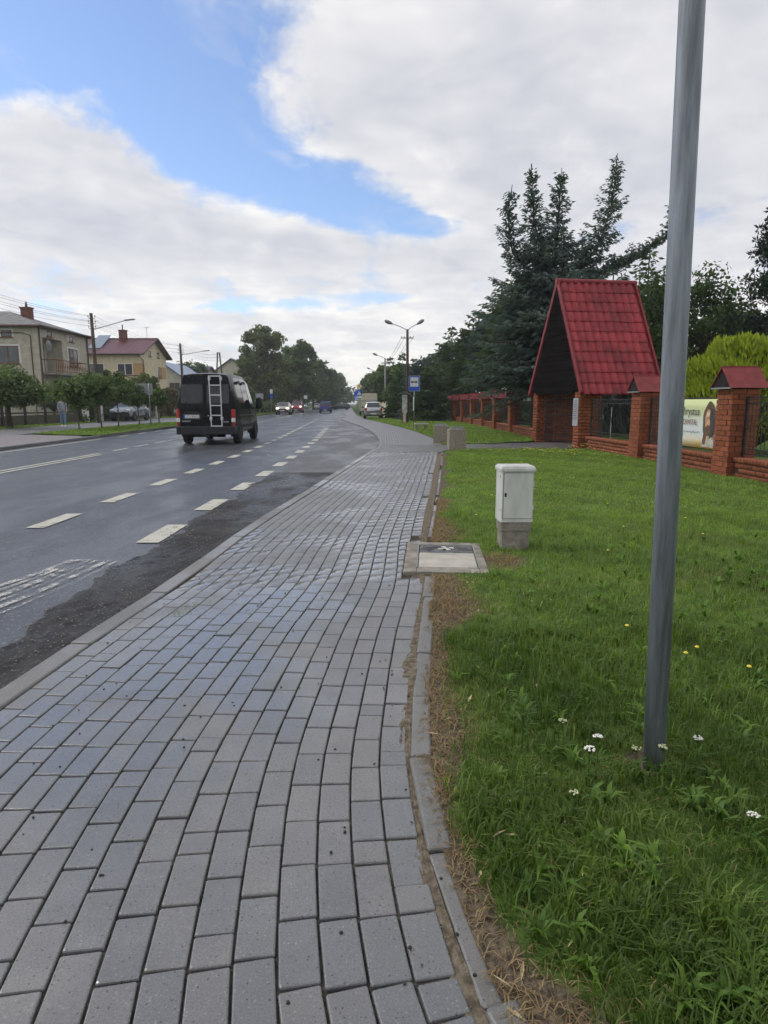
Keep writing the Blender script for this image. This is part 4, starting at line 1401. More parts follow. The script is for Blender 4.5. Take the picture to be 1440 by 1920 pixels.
m.build('emblem', 'board_white', iron)
m = MB()
for a in range(4):
    m.T = Matrix.Translation((0.02, 0.27, IZ)) @ Matrix.Rotation(a * math.pi / 2 + 1.18, 4, 'Z')
    m.lathe([(0.015, 0.0225), (0.015, 0.0295)], 10, (0.042, 0, 0))
m.build('emblem_hole', 'iron_black', iron)
for xr, zr in ((ix0, 0.0145), (ix1, 0.0143)):
    m = MB(); m.box(xr - 0.004, xr + 0.004, iy0, iy1, -0.02, zr); m.build('rail', 'steel_post', sl)

# sand between the last stones and the edging, washed over the stones here and there
sy = np.arange(0.4, 17.6, 0.022)
nu = 20
kxl = np.interp(sy, LKQ[:, 1], LKQ[:, 0]) + 0.006
def bumpy(y): return 0.5 + 0.3 * np.sin(y * 5.1 + 1) + 0.2 * np.sin(y * 12.7) + 0.15 * np.sin(y * 29 + 2)
spread = 0.028 + 0.035 * bumpy(sy) + 0.10 * np.exp(-((sy - 3.1) / 0.30) ** 2) + 0.04 * np.exp(-((sy - 3.9) / 0.3) ** 2) + 0.05 * np.exp(-((sy - 1.02) / 0.12) ** 2) + 0.10 * np.exp(-((sy - 4.8) / 0.2) ** 2) + 0.08 * np.clip((sy - 5.8) / 1.5, 0, 1)
u = np.linspace(0, 1, nu)
SX = kxl[:, None] - spread[:, None] * u[None, :]
SY = np.repeat(sy[:, None], nu, 1)
amp = 0.009 + 0.09 * np.clip(spread - 0.05, 0, 0.12)
SZ = -0.0095 + amp[:, None] * (1 - u[None, :]) ** 1.3 + smooth2(RNG.normal(size=SX.shape), 3) * 0.007 + RNG.normal(0, 0.0006, SX.shape)
SZ[:, -1] = -0.016
ii = np.arange(len(sy) * nu).reshape(len(sy), nu)
ff = np.stack([ii[:-1, :-1], ii[1:, :-1], ii[1:, 1:], ii[:-1, 1:]], -1).reshape(-1, 4)
o = np_obj('sand', np_mesh('sand', np.stack([SX, SY, SZ], -1).reshape(-1, 3), ff, 4, 'sand', smooth=True)); tag(o, 'sand and dirt washed along the pavement edge', 'sand', kind='stuff')
# grit: crumbs of tar and seed on the stones
m = MB()
for i in range(170):
    y = random.uniform(1.2, 6.5) ** 1.0
    x = random.uniform(-1.6, 0.1) if i % 3 else np.interp(y, REF[:, 1], REF[:, 0]) + random.uniform(-0.16, 0.05)
    s = random.uniform(0.0025, 0.006)
    m.lathe([(s, 0), (s * 0.8, s * 0.7), (s * .2, s)], 5, (x, y, 0.001))
o = m.build('grit', 'stone_dark'); tag(o, 'dark crumbs of grit scattered over the pavers', 'grit', kind='stuff')

M('petal_cream', (0.42, 0.44, 0.26), 0.7, 0.15)
# ------------------------------------------------------------------ flowers and weeds of the lawn
def yarrow(x, y, h, n, label, lean=0.1, s=1.0):
    t = thing('yarrow', label, 'flower', (x, y, float(lawn_z(np.array([x]), np.array([y]))[0])), 0, 'white yarrow flowers in the lawn')
    rr = random.Random(int(x * 1000 + y * 77))
    st = MB(); fl = MB(); lf = MB()
    tip = Vector((rr.uniform(-lean, lean) * h, rr.uniform(-lean, lean) * h, h))
    st.tube([(0, 0, -0.01), tuple(tip * 0.5 + Vector((0.004, 0, 0))), tuple(tip)], [0.0022, 0.0018, 0.0014], 5)
    for i in range(n):
        a, r = rr.uniform(0, 6.28), (rr.random() ** 0.5) * 0.016 * s
        c = tip + Vector((r * math.cos(a), r * math.sin(a), 0.012 - r * 0.12 + rr.uniform(-.002, .002)))
        st.tube([tuple(tip - Vector((0, 0, 0.012))), tuple(c)], 0.0007, 3)
        fl.lathe([(0.0008, -0.002), (0.0036, 0.0), (0.003, 0.0018), (0.001, 0.0022)], 6, tuple(c))
    for i in range(7):
        a = rr.uniform(0, 6.28); z = rr.uniform(0.01, h * 0.6)
        d = Vector((math.cos(a), math.sin(a), 0.4)); L = rr.uniform(0.03, 0.06)
        b = Vector((0, 0, z))
        for k in range(6):
            q = b + d * L * (k + 1) / 6
            sd = Vector((-math.sin(a), math.cos(a), 0)) * 0.010 * (1 - k / 8)
            lf.add([tuple(q - d * 0.004), tuple(q + sd), tuple(q + d * 0.006), tuple(q - sd)], [(0, 1, 2, 3)])
    st.build('stem', 'weed', t); fl.build('flower_head', 'petal_white' if n > 18 else 'petal_cream', t); lf.build('leaves', 'weed', t)
    return t
yarrow(0.705, 2.04, 0.135, 30, 'largest white yarrow head, left of the pole foot', s=1.15)
yarrow(0.745, 2.07, 0.150, 22, 'smaller white yarrow head touching the largest one')
yarrow(1.12, 2.12, 0.13, 24, 'white yarrow head just right of the pole foot')
yarrow(0.965, 2.07, 0.12, 18, 'white yarrow head in front of the pole foot')
yarrow(0.885, 2.09, 0.10, 12, 'small yarrow head between the pole and the large pair')
yarrow(0.67, 2.22, 0.14, 16, 'yarrow head behind the large pair, left of the pole', 0.05)
yarrow(1.07, 1.70, 0.11, 20, 'lone white yarrow head nearest the viewer by the right border', 0.15)
yarrow(0.60, 1.86, 0.09, 14, 'low yarrow head left of and below the large pair')
# tall narrow-leaved weed by the edging
t = thing('horseweed', 'bright green star-shaped weed standing in the grass left of the pole', 'weed', (0.535, 2.30, 0.02))
m = MB(); m.tube([(0, 0, -0.02), (0.004, 0.003, 0.10), (0.002, 0, 0.19)], [0.004, 0.0032, 0.002], 6); m.build('stem', 'weed', t)
for k in range(26):
    a = k * 2.4; z = 0.09 + 0.10 * k / 26; L = 0.085 - 0.04 * (k / 26); up = 0.25 + 0.9 * (k / 26)
    d = Vector((math.cos(a), math.sin(a), 0)); s_ = Vector((-math.sin(a), math.cos(a), 0)) * 0.0075
    b0 = Vector((0, 0, z)); b1 = b0 + d * L * 0.5 + Vector((0, 0, L * up * 0.5)); b2 = b0 + d * L + Vector((0, 0, L * up * 0.6))
    m = MB(); m.add([tuple(b0), tuple(b1 + s_), tuple(b2), tuple(b1 - s_)], [(0, 1, 2, 3)])
    o = m.build('leaf', 'weed', t)
# yellow hawkweed and dandelion heads dotted over the farther lawn
m = MB()
def yel(x, y, h, r):
    z0 = float(lawn_z(np.array([x]), np.array([y]))[0])
    m.tube([(x, y, z0), (x + .004, y, z0 + h)], 0.0018 + 0.0001 * y, 4, 'weed')
    m.lathe([(r * 0.3, h - 0.006), (r, h), (r * 0.7, h + 0.005), (0.001, h + 0.004)], 7, (x, y, z0), 'z', 'petal_yellow')
for i in range(120):
    y = random.uniform(13.0, 18.4); x = random.uniform(2.2, 6.0)
    if random.random() < 0.75:
        x = random.gauss(4.6, 0.8); y = random.gauss(17.5, 0.8)
    if y < 18.9 and x < 6.0: yel(x, y, 0.09, random.uniform(0.014, 0.022))
for x, y in ((1.52, 3.06), (1.62, 3.15), (3.0, 5.9), (1.05, 7.2), (2.4, 6.3), (2.9, 8.2), (3.3, 6.9), (2.2, 9.3), (1.9, 5.3), (3.6, 9.9), (1.5, 8.8), (2.6, 10.6), (4.2, 11.4), (1.35, 3.4), (1.75, 2.9), (3.9, 8.5)):
    yel(x, y, random.uniform(0.06, 0.11), 0.012)
for i in range(14):
    yel(random.uniform(5.3, 5.9), random.uniform(18.2, 18.9), random.uniform(0.10, 0.2), 0.022)
o = m.build('dandelions', None); tag(o, 'small yellow flowers dotted over the lawn', 'flowers', kind='stuff')
# fallen dry leaves and stalks
m = MB()
for i in range(70):
    y = random.uniform(1.1, 5); x = float(lawn_edge(np.array(y))) + random.uniform(0.0, 0.5) * (0.4 + y * .3)
    a = random.uniform(0, 6.28); L = random.uniform(0.012, 0.035); w = random.uniform(0.002, 0.006)
    z = float(lawn_z(np.array(x), np.array(y))) + random.uniform(0.004, 0.03)
    c, s_ = math.cos(a), math.sin(a)
    m.add([(x - c * L, y - s_ * L, z), (x - s_ * w, y + c * w, z + 0.004), (x + c * L, y + s_ * L, z + random.uniform(-.004, .01)), (x + s_ * w, y - c * w, z + .003)], [(0, 1, 2, 3)])
o = m.build('leaf_litter', 'leaf_litter', recalc=False); tag(o, 'dry fallen leaves and stalks in the grass', 'leaves', kind='stuff')
# tufts growing in the pavement joints
parts = []
for (x, y, k, s) in ((-1.30, 4.15, 26, 0.05), (-1.36, 4.0, 18, 0.035), (-1.22, 4.3, 16, 0.03), (-1.62, 5.2, 14, 0.03), (-1.28, 6.6, 12, 0.03), (-1.2, 7.1, 12, 0.03), (-1.66, 4.35, 10, 0.02)):
    pos = np.column_stack([x + RNG.normal(0, 0.03, k), y + RNG.normal(0, 0.05, k), np.full(k, -0.006)])
    parts.append(blades(pos, s * RNG.uniform(.5, 1.2, k), np.full(k, 0.003), RNG.uniform(.4, 1.6, k), RNG.uniform(0, 6.28, k), RNG.uniform(.3, .8, k)))
v, f, n_, t_ = join_np(parts)
o = np_obj('joint_weeds', np_mesh('joint_weeds', v, f, n_, 'grass', t_)); tag(o, 'tufts of weed in the pavement joints by the kerb', 'weeds', kind='stuff')

# ------------------------------------------------------------------ brick fence
BL, BH, BW, MJ = 0.25, 0.0855, 0.12, 0.010
def brick_me(l, w, name='brick', mat='brick'):
    b = MB(); b.cbox(-l / 2, l / 2, -w / 2, w / 2, -BH / 2, BH / 2, 0.004); return b.mesh(name, mat)
B_FULL, B_HALF = brick_me(BL, BW), brick_me(BW, BW)
_bco = {}
def brick_set(boxes, parent, single, mat='brick'):
    """boxes: (x,y,z,l,w,rz) in parent space; as pieces, or joined when too many or too small"""
    if single:
        for (x, y, z, l, w, a) in boxes:
            o = bpy.data.objects.new('brick', B_FULL if l > 0.2 else B_HALF)
            COL.objects.link(o); o.parent = parent
            o.location = (x + random.gauss(0, .0012), y + random.gauss(0, .0012), z)
            o.rotation_euler = (random.gauss(0, .004), random.gauss(0, .004), a + random.gauss(0, .004))
        return
    vs, fs, ns, ts, off = [], [], [], [], 0
    for (x, y, z, l, w, a) in boxes:
        key = (round(l, 3), round(w, 3))
        if key not in _bco:
            b = MB(); b.cbox(-l / 2, l / 2, -w / 2, w / 2, -BH / 2, BH / 2, 0.004); _bco[key] = (np.array(b.v), b.f)
        co, ff = _bco[key]
        rot = np.array(Matrix.Rotation(a, 3, 'Z'))
        vs.append(co @ rot.T + [x, y, z])
        for q in ff:
            fs.extend([i + off for i in q]); ns.append(len(q))
        ts.append(np.full(len(co), random.random())); off += len(co)
    o = np_obj('bricks', np_mesh('bricks', np.concatenate(vs), fs, ns, mat, np.concatenate(ts)), parent)
    o['kind'] = 'stuff'
    return o
def ring_bricks(nx, ny, courses, z0):
    """hollow rectangular pier nx by ny half-bricks (0.13 m each), running bond"""
    W, Dp = nx * 0.13, ny * 0.13
    res = []
    for c in range(courses):
        z = z0 + c * (BH + MJ) + BH / 2
        odd = c % 2
        for sy in (-1, 1):
            x = -W / 2 + (0.13 if odd else 0)
            lim = W / 2 - (0.13 if not odd else 0) + 1e-6
            xs = []
            x = -W / 2; first = True
            x0, x1 = (-W / 2, W / 2) if not odd else (-W / 2 + 0.13, W / 2 - 0.13)
            x = x0
            while x < x1 - 0.05:
                l = 0.26 if x1 - x > 0.2 else 0.13
                res.append((x + l / 2, sy * (Dp / 2 - BW / 2), z, l - MJ, BW, 0)); x += l
        for sx in (-1, 1):
            y0, y1 = (-Dp / 2, Dp / 2) if odd else (-Dp / 2 + 0.13, Dp / 2 - 0.13)
            y = y0
            while y < y1 - 0.05:
                l = 0.26 if y1 - y > 0.2 else 0.13
                res.append((sx * (W / 2 - BW / 2), y + l / 2, z, l - MJ, BW, math.pi / 2)); y += l
    return res
def pillar(fence, x, y, a, single, courses=17):
    m = MB(); H = courses * (BH + MJ)
    m.box(-0.238, 0.238, -0.238, 0.238, -0.1, H - 0.002)
    p = m.build('pillar', 'mortar', fence, loc=(x, y, 0), rz=a)
    brick_set(ring_bricks(4, 4, courses, 0.0), p, single)
    # cap: small gabled roof of red sheet, ridge across the fence
    m = MB(); w, l, h, e = 0.34, 0.36, 0.40, 0.03
    m.box(-l + 0.02, l - 0.02, -w + 0.02, w - 0.02, H, H + 0.028, 'cap_dark')
    m.prism([(-w + 0.035, H + 0.028), (w - 0.035, H + 0.028), (0, H + h - 0.01)], 'x', -l + 0.03, l - 0.03, 'cap_dark')
    for s in (-1, 1):
        m.slab(*(((-l, s * w, H + 0.012), (l, s * w, H + 0.012), (l, 0, H + h), (-l, 0, H + h)) if s < 0 else ((l, s * w, H + 0.012), (-l, s * w, H + 0.012), (-l, 0, H + h), (l, 0, H + h))), 0.012, 'cap_red')
    m.tube([(-l, 0, H + h), (l, 0, H + h)], 0.014, 6, 'cap_red')
    m.build('cap', None, p)
    m = MB(); m.box(-l + 0.005, -l + 0.02, -w, w, H - 0.004, H + 0.022); m.build('drip_edge', 'steel_post', p)
    return p
def fence_bay(fence, p0, p1, seedy, single=False, ornate=True, nb=None):
    """plinth of bricks with coping, and a black iron panel, between two pillar centres"""
    A, B = Vector((*p0, 0)), Vector((*p1, 0))
    d = (B - A); L = d.length - 0.53; a = math.atan2(d.y, d.x)
    c = (A + B) / 2
    m = MB(); m.box(-L / 2, L / 2, -0.112, 0.112, -0.1, 0.286)
    pl = m.build('plinth', 'mortar', fence, loc=tuple(c), rz=a)
    bx = []
    for cs in range(3):
        x = -L / 2 + (0.13 if cs % 2 else 0.0)
        while x < L / 2 - 0.2:
            for s in (-1, 1):
                bx.append((x + 0.13, s * 0.068, 0.0 + cs * 0.0955 + BH / 2, BL, 0.11, 0))
            x += 0.26
    brick_set(bx, pl, False, 'brick_dark')
    bx = []
    x = -L / 2
    while x < L / 2 - 0.05:
        bx.append((x + 0.045, 0, 0.333, BL + 0.05, BH, math.pi / 2)); x += 0.0955
    o = brick_set(bx, pl, False, 'brick_dark')
    # panel
    m = MB(); z0, z1 = 0.45, 1.46; h = 0.012
    for z in (z0, z0 + 0.09, z1 - 0.10, z1):
        m.box(-L / 2 + 0.04, L / 2 - 0.04, -0.012, 0.012, z - 0.012, z + 0.012)
    for s in (-1, 1):
        m.box(s * (L / 2 - 0.05) - 0.02, s * (L / 2 - 0.05) + 0.02, -0.02, 0.02, 0.375, z1 + 0.03)
    panel = m.build('panel', 'iron_black', fence, loc=tuple(c), rz=a)
    n = nb or int(L / 0.11)
    m = MB()
    for k in range(n):
        x = -L / 2 + 0.1 + (L - 0.2) * k / (n - 1)
        if ornate:
            bul = 0.018 if k % 2 else -0.018
            m.tube([(x, 0, z0), (x, 0, 0.80), (x + bul, 0, 0.92), (x, 0, 1.04), (x, 0, z1 + (0.07 if k % 3 == 0 else 0.0))], 0.0075, 5)
            if k % 4 == 1: m.lathe([(0.004, -0.03), (0.022, -0.01), (0.022, 0.01), (0.004, 0.03)], 8, (x, 0, 0.92))
            if k % 4 == 3:
                m.tube([(x + 0.05 * math.cos(t) - 0.05, 0, 1.28 + 0.05 * math.sin(t)) for t in np.linspace(0, 5, 9)], 0.005, 4)
        else:
            m.tube([(x, 0, z0), (x, 0, z1)], 0.007, 4)
    m.build('bars', 'iron_black', panel)
    return panel, c, a, L
fence_r = thing('brick_fence', 'red brick fence with iron panels, right of the roofed gateway', 'fence', (0, 0, 0))
PR = [(6.58, 12.08), (6.44, 15.95)]
pa = [R(2.5), R(3)]
pillar(fence_r, 6.58, 12.08, R(2.5), True)
pillar(fence_r, 6.44, 15.95, R(3), True)
pillar(fence_r, 6.72, 8.15, R(2.5), False)
fence_bay(fence_r, (6.72, 8.15), PR[0], 1)
fence_bay(fence_r, PR[0], PR[1], 2)
pan, cc, aa, LL = fence_bay(fence_r, PR[1], (6.22, 19.75), 3)
# wrought crown above the third bay's panel
m = MB()
for k in range(5):
    x = -0.16 + 0.08 * k
    m.tube([(x, 0, 1.16), (x * 1.35, 0, 1.26), (x * 1.5, 0, 1.38 + 0.05 * (k % 2))], 0.007, 4)
    m.lathe([(0.002, -0.016), (0.016, 0), (0.002, 0.016)], 6, (x * 1.5, 0, 1.39 + 0.05 * (k % 2)))
m.tube([(-0.2, 0, 1.17), (0, 0, 1.15), (0.2, 0, 1.17)], 0.012, 5); m.tube([(-0.22, 0, 1.27), (0, 0, 1.24), (0.22, 0, 1.27)], 0.008, 5)
co_ = m.build('crown_ornament', 'iron_black', pan); co_.location.z = 0.32
m = MB(); m.tube([(0.2, -0.03, 0.40), (0.2, -0.03, 1.25)], 0.012, 6); m.build('drop_bolt', 'alu', pan)

fence_l = thing('brick_fence', 'long red brick fence with red-capped pillars, beyond the roofed gateway', 'fence', (0, 0, 0))
PL = [(6.02, 29.9), (6.02, 34.2), (6.0, 38.3), (5.9, 42.4), (5.75, 46.4), (5.6, 50.2), (5.4, 54.0), (5.15, 57.6), (4.8, 61.0)]
for i, (x, y) in enumerate(PL):
    pillar(fence_l, x, y, R(1), False)
    if i: fence_bay(fence_l, PL[i - 1], PL[i], 10 + i, nb=24, ornate=False)
fence_bay(fence_l, (6.0, 23.9), PL[0], 30, nb=40, ornate=False)

# banner tied to the fence between the two nearest pillars
bn = thing('banner', 'printed church banner with a bearded face tied to the brick fence', 'banner', (6.50, 13.68, 0.0), 0)
dbn = Vector((PR[1][0] - PR[0][0], PR[1][1] - PR[0][1], 0)).normalized()
ban_rz = math.atan2(-dbn.y, -dbn.x)         # local x runs along the reading direction
mt, t, b = new_mat('banner_print')
tc = t.node('ShaderNodeTexCoord').outputs['Object']
ux, uy, uz = t.xyz(tc)
n = t.noise(tc, 1.6, 4, 0.55)
c = t.mix(t.ss(t.m('ADD', uz, t.m('MULTIPLY', n, 0.25)), 0.95, 1.5), (0.64, 0.68, 0.68), (0.60, 0.66, 0.32))
warm = t.m('MULTIPLY', t.ss(t.m('SUBTRACT', 1.05, t.m('ADD', uz, t.m('MULTIPLY', n, 0.3))), 0.12, 0.42), t.ss(ux, -1.0, 0.5))
c = t.mix(warm, c, (0.74, 0.52, 0.16))
t.put(b.inputs['Base Color'], c); b.inputs['Roughness'].default_value = 0.45
m = MB()
nx_, nz_ = 24, 6
vv = []
for i in range(nx_ + 1):
    for j in range(nz_ + 1):
        x = -1.26 + 2.52 * i / nx_; z = 0.46 + 0.98 * j / nz_
        vv.append((x, 0.012 * math.sin(x * 4.1 + z) * (1 - abs(2 * j / nz_ - 1)), z))
ff = [(i * (nz_ + 1) + j, (i + 1) * (nz_ + 1) + j, (i + 1) * (nz_ + 1) + j + 1, i * (nz_ + 1) + j + 1) for i in range(nx_) for j in range(nz_)]
m.add(vv, ff); sheet = m.build('sheet', 'banner_print', bn, True)
sd = sheet.modifiers.new('thickness', 'SOLIDIFY'); sd.thickness = 0.004; sd.offset = 1
bn.rotation_euler[2] = ban_rz
off = 0.28
bn.location = (cc0 := (Vector((*PR[0], 0)) + dbn * (0.27 + 1.27) + Vector((-dbn.y, dbn.x, 0)) * 0.07))
FR = (math.pi / 2, 0, 0)
text_mesh('Chrystus', 0.24, 'ink', bn, 'title', (-0.42, -0.020, 1.12), FR, 0.001, 'LEFT', width=0.78)
text_mesh('ZMARTWYCHWSTAŁ', 0.16, 'ink_red', bn, 'subtitle', (-0.86, -0.020, 0.92), FR, 0.001, 'LEFT', width=1.16)
m = MB()
rr = random.Random(5)
x = -0.74
while x < 0.40:
    hgt = rr.choice((0.03, 0.03, 0.06, 0.04))
    m.tube([(x, 0, 0.76), (x + 0.015, 0, 0.76 + hgt), (x + 0.03, 0, 0.765), (x + 0.045, 0, 0.785), (x + 0.06, 0, 0.762 - (0.03 if rr.random() < .2 else 0))], 0.004, 4)
    x += 0.062 + (0.03 if rr.random() < 0.15 else 0)
m.tube([(-0.6, 0, 0.70), (-0.2, 0, 0.72)], 0.0025, 4)
o = m.build('handwriting', 'ink', bn); o.location = (0, -0.018, 0); o.scale.y = 0.3
# painted head: hair, face, beard, robe as flat prints
M('print_hair', (0.13, 0.075, 0.045), 0.5, 0.35, 14)
M('print_shade', (0.05, 0.048, 0.052), 0.5, 0.3, 10)
M('print_face', (0.50, 0.30, 0.17), 0.5, 0.25, 12)
M('print_light', (0.62, 0.44, 0.30), 0.5, 0.2, 12)
M('print_robe', (0.42, 0.40, 0.34), 0.5, 0.35, 16)
def blob(pts, y, mat, name):
    m = MB(); m.add([(x - 0.15, y, z) for x, z in pts], [tuple(range(len(pts)))]); return m.build(name, mat, bn)
def ell(cx, cz, rx, rz, n=22, w=0.0, s=0):
    return [(cx + rx * (1 + w * math.sin(5 * t + s)) * math.cos(t), cz + rz * (1 + w * math.sin(4 * t + s)) * math.sin(t)) for t in np.linspace(0, 2 * math.pi, n, endpoint=False)]
blob(ell(0.93, 1.00, 0.25, 0.38, 30, 0.06, 1), -0.0185, 'print_hair', 'hair')
blob([(0.66, 0.49), (0.70, 0.62), (0.80, 0.70), (0.98, 0.72), (1.12, 0.68), (1.17, 0.49)], -0.0195, 'print_robe', 'robe')
blob([(0.72, 0.56), (0.74, 0.75), (0.72, 0.95), (0.78, 0.98), (0.86, 0.70), (0.82, 0.52)], -0.0205, 'print_hair', 'hair_lock')
blob(ell(0.90, 1.03, 0.125, 0.21, 24, 0.02), -0.021, 'print_face', 'face')
blob([(0.95, 1.26), (1.05, 1.24), (1.12, 1.10), (1.13, 0.90), (1.08, 0.72), (0.98, 0.66), (0.95, 0.80), (0.96, 0.98), (0.94, 1.10)], -0.022, 'print_shade', 'shaded_cheek')
blob(ell(0.90, 0.83, 0.105, 0.10, 20, 0.05), -0.0225, 'print_hair', 'beard')
blob([(0.885, 1.06), (0.875, 0.96), (0.91, 0.955), (0.92, 1.05)], -0.0235, 'print_light', 'nose')
blob(ell(0.88, 1.14, 0.06, 0.05, 14), -0.0232, 'print_light', 'forehead')
for ex in (0.845, 0.945):
    blob(ell(ex, 1.065, 0.024, 0.010, 12), -0.024, 'print_shade', 'eye')
blob(ell(0.895, 0.893, 0.03, 0.008, 12), -0.024, 'ink_red', 'mouth')
blob([(0.86, 0.66), (0.89, 0.58), (0.93, 0.64), (0.92, 0.72), (0.88, 0.72)], -0.0238, 'print_light', 'throat')

# ------------------------------------------------------------------ roofed gateway
GA = math.atan2(-3.7, 0.55)            # along the front, from left post to right post
gate = thing('roofed_gateway', 'brick gateway with steep red metal-tiled roof and black gable', 'gateway', (5.63, 21.45, 0), math.atan2(0.147, 0.989))
# local frame: x away from the road (depth), y along the front (positive = farther from the viewer)
DEP, HW, EAVE, RIDGE = 2.50, 1.86, 1.72, 5.20
def brick_wall(name, x0, x1, y0, y1, z1, parent):
    """solid wall or pier faced with bricks"""
    m = MB(); m.box(x0 + 0.012, x1 - 0.012, y0 + 0.012, y1 - 0.012, -0.1, z1)
    o = m.build(name, 'mortar', parent)
    bx = []
    n = int(z1 / 0.0955)
    for c in range(n):
        z = c * 0.0955 + BH / 2
        for (ax, lo, hi, f0, f1) in (('x', x0, x1, y0, y1), ('y', y0, y1, x0, x1)):
            u = lo + (0.13 if (c % 2) == (ax == 'x') else 0.0)
            while u < hi - 0.08:
                l = min(0.26, hi - u)
                for s, e in ((f0, 1), (f1, -1)):
                    q = s + e * 0.055
                    bx.append((u + l / 2, q, z, l - MJ, 0.11, 0) if ax == 'x' else (q, u + l / 2, z, l - MJ, 0.11, math.pi / 2))
                u += l
    brick_set(bx, o, False)
    return o
brick_wall('pier', 0.0, 0.62, -HW, -HW + 0.36, EAVE, gate)
brick_wall('pier', 0.0, 0.62, HW - 0.36, HW, EAVE, gate)
brick_wall('side_wall', 0.64, DEP, HW - 0.34, HW - 0.01, EAVE, gate)
brick_wall('pier', DEP - 0.5, DEP, -HW, -HW + 0.36, EAVE, gate)
m = MB(); m.box(-0.06, 0.12, -HW + 0.362, HW - 0.362, EAVE - 0.06, EAVE + 0.028); m.box(0.05, DEP, -HW + 0.02, -HW + 0.2, EAVE + 0.002, EAVE + 0.12); m.box(0.05, DEP, HW - 0.2, HW - 0.02, EAVE + 0.002, EAVE + 0.12)
m.build('beam', 'gable_black', gate)
# gable boards, each a piece
zs = np.arange(EAVE + 0.03, RIDGE - 0.25, 0.16)
for z in zs:
    w0 = (HW + 0.08) * (1 - (z - EAVE) / (RIDGE - EAVE)) - 0.05
    w1 = (HW + 0.08) * (1 - (z + 0.155 - EAVE) / (RIDGE - EAVE)) - 0.05
    if w1 < 0.03: w1 = 0.03
    m = MB(); m.prism([(-w0, z), (w0, z), (w1, z + 0.152), (-w1, z + 0.152)], 'x', -0.075 + random.uniform(0, .006), -0.045); m.build('board', 'gable_black', gate)
m = MB(); m.prism([(-HW + .1, EAVE + .1), (HW - .1, EAVE + .1), (0, RIDGE - 0.2)], 'x', DEP - 0.1, DEP - 0.06); m.build('back_gable', 'gable_black', gate)
# roof: metal tiles, each a piece with its own wave and step
OV = 0.10
eave_y, eave_z = HW + 0.22, EAVE - 0.05
slope = Vector((0, -eave_y, RIDGE - eave_z)); SL = slope.length
sd_ = slope.normalized()
NCOLT, NROW = 10, 11
tw, th = (DEP + 2 * OV - 0.20) / NCOLT, SL / NROW
mb = MB()
K = 6
prof = [0.062 * (0.5 - 0.5 * math.cos(2 * math.pi * i / K)) for i in range(K + 1)]
vs = []
# local tile: u across, v up slope, w out
for (vv_, add) in ((-0.034, 0.022), (0.0, 0.042), (th * 0.5, 0.018), (th - 0.004, 0.0)):
    for i in range(K + 1):
        dip = -0.045 * math.sin(math.pi * i / K) if vv_ <= 0.0 else 0
        vs.append((tw * i / K, vv_ + dip, prof[i] + add))
nb_ = len(vs)
fs = []
for r_ in range(3):
    for i in range(K):
        a0 = r_ * (K + 1) + i
        fs.append((a0, a0 + 1, a0 + K + 2, a0 + K + 1))
vs += [(v[0], v[1], v[2] - 0.075) for v in vs[:K + 1]]
for i in range(K):
    fs.append((nb_ + i, nb_ + i + 1, i + 1, i))
mb.add(vs, fs)
TILE = mb.mesh('tile', 'tile_red', True, recalc=False)
TILE.set_sharp_from_angle(angle=R(35))
for side in (-1, 1):
    # base sheet under the tiles
    m = MB()
    ey = side * eave_y
    A_ = (-OV, ey, eave_z - 0.02); B_ = (DEP + OV, ey, eave_z - 0.02); C_ = (DEP + OV, 0, RIDGE - 0.02); D_ = (-OV, 0, RIDGE - 0.02)
    if side < 0: m.slab(A_, B_, C_, D_, 0.03)
    else: m.slab(B_, A_, D_, C_, 0.03)
    rs = m.build('roof_slope', 'trim_red', gate)
    u = Vector((1, 0, 0)); v = Vector((0, -side * eave_y, RIDGE - eave_z)).normalized(); w = u.cross(v) if side < 0 else v.cross(u)
    for r_ in range(NROW):
        for c_ in range(NCOLT):
            o = bpy.data.objects.new('tile', TILE); COL.objects.link(o); o.parent = rs
            if side < 0:
                org = Vector((-OV + 0.10 + c_ * tw, ey, eave_z)) + v * (r_ * th)
                Mx = Matrix((( u.x, v.x, w.x, org.x), (u.y, v.y, w.y, org.y), (u.z, v.z, w.z, org.z), (0, 0, 0, 1)))
            else:
                org = Vector((-OV + 0.10 + (c_ + 1) * tw, ey, eave_z)) + v * (r_ * th)
                u2 = -u
                Mx = Matrix((( u2.x, v.x, w.x, org.x), (u2.y, v.y, w.y, org.y), (u2.z, v.z, w.z, org.z), (0, 0, 0, 1)))
            o.matrix_local = Mx
    for x in (-OV, DEP + OV):
        m = MB()
        q0, q1 = Vector((x, ey, eave_z)), Vector((x, 0, RIDGE))
        m.T = None
        nrm = w * 0.075
        s_ = 0.055 if x < 0 else -0.055
        for (e0, e1, thk) in (((0, 0, 0), (s_, 0, 0), 0.06),):
            pts = [q0 - nrm * 0.8, q0 + nrm, q1 + nrm, q1 - nrm * 0.8]
            vs = [tuple(p) for p in pts] + [tuple(p + Vector((s_, 0, 0))) for p in pts]
            m.add(vs, [(0, 1, 2, 3), (7, 6, 5, 4), (0, 4, 5, 1), (1, 5, 6, 2), (2, 6, 7, 3), (3, 7, 4, 0)])
        m.build('verge_trim', 'trim_red', rs)
m = MB(); m.tube([(-OV - 0.02, 0, RIDGE + 0.02), (DEP + OV + 0.02, 0, RIDGE + 0.02)], 0.085, 10); m.build('ridge_cap', 'trim_red', gate, True, angle=50)
m = MB(); m.box(0.0, DEP, -eave_y + 0.05, -eave_y + 0.12, EAVE - 0.12, EAVE - 0.055); m.build('gutter_board', 'gable_black', gate)
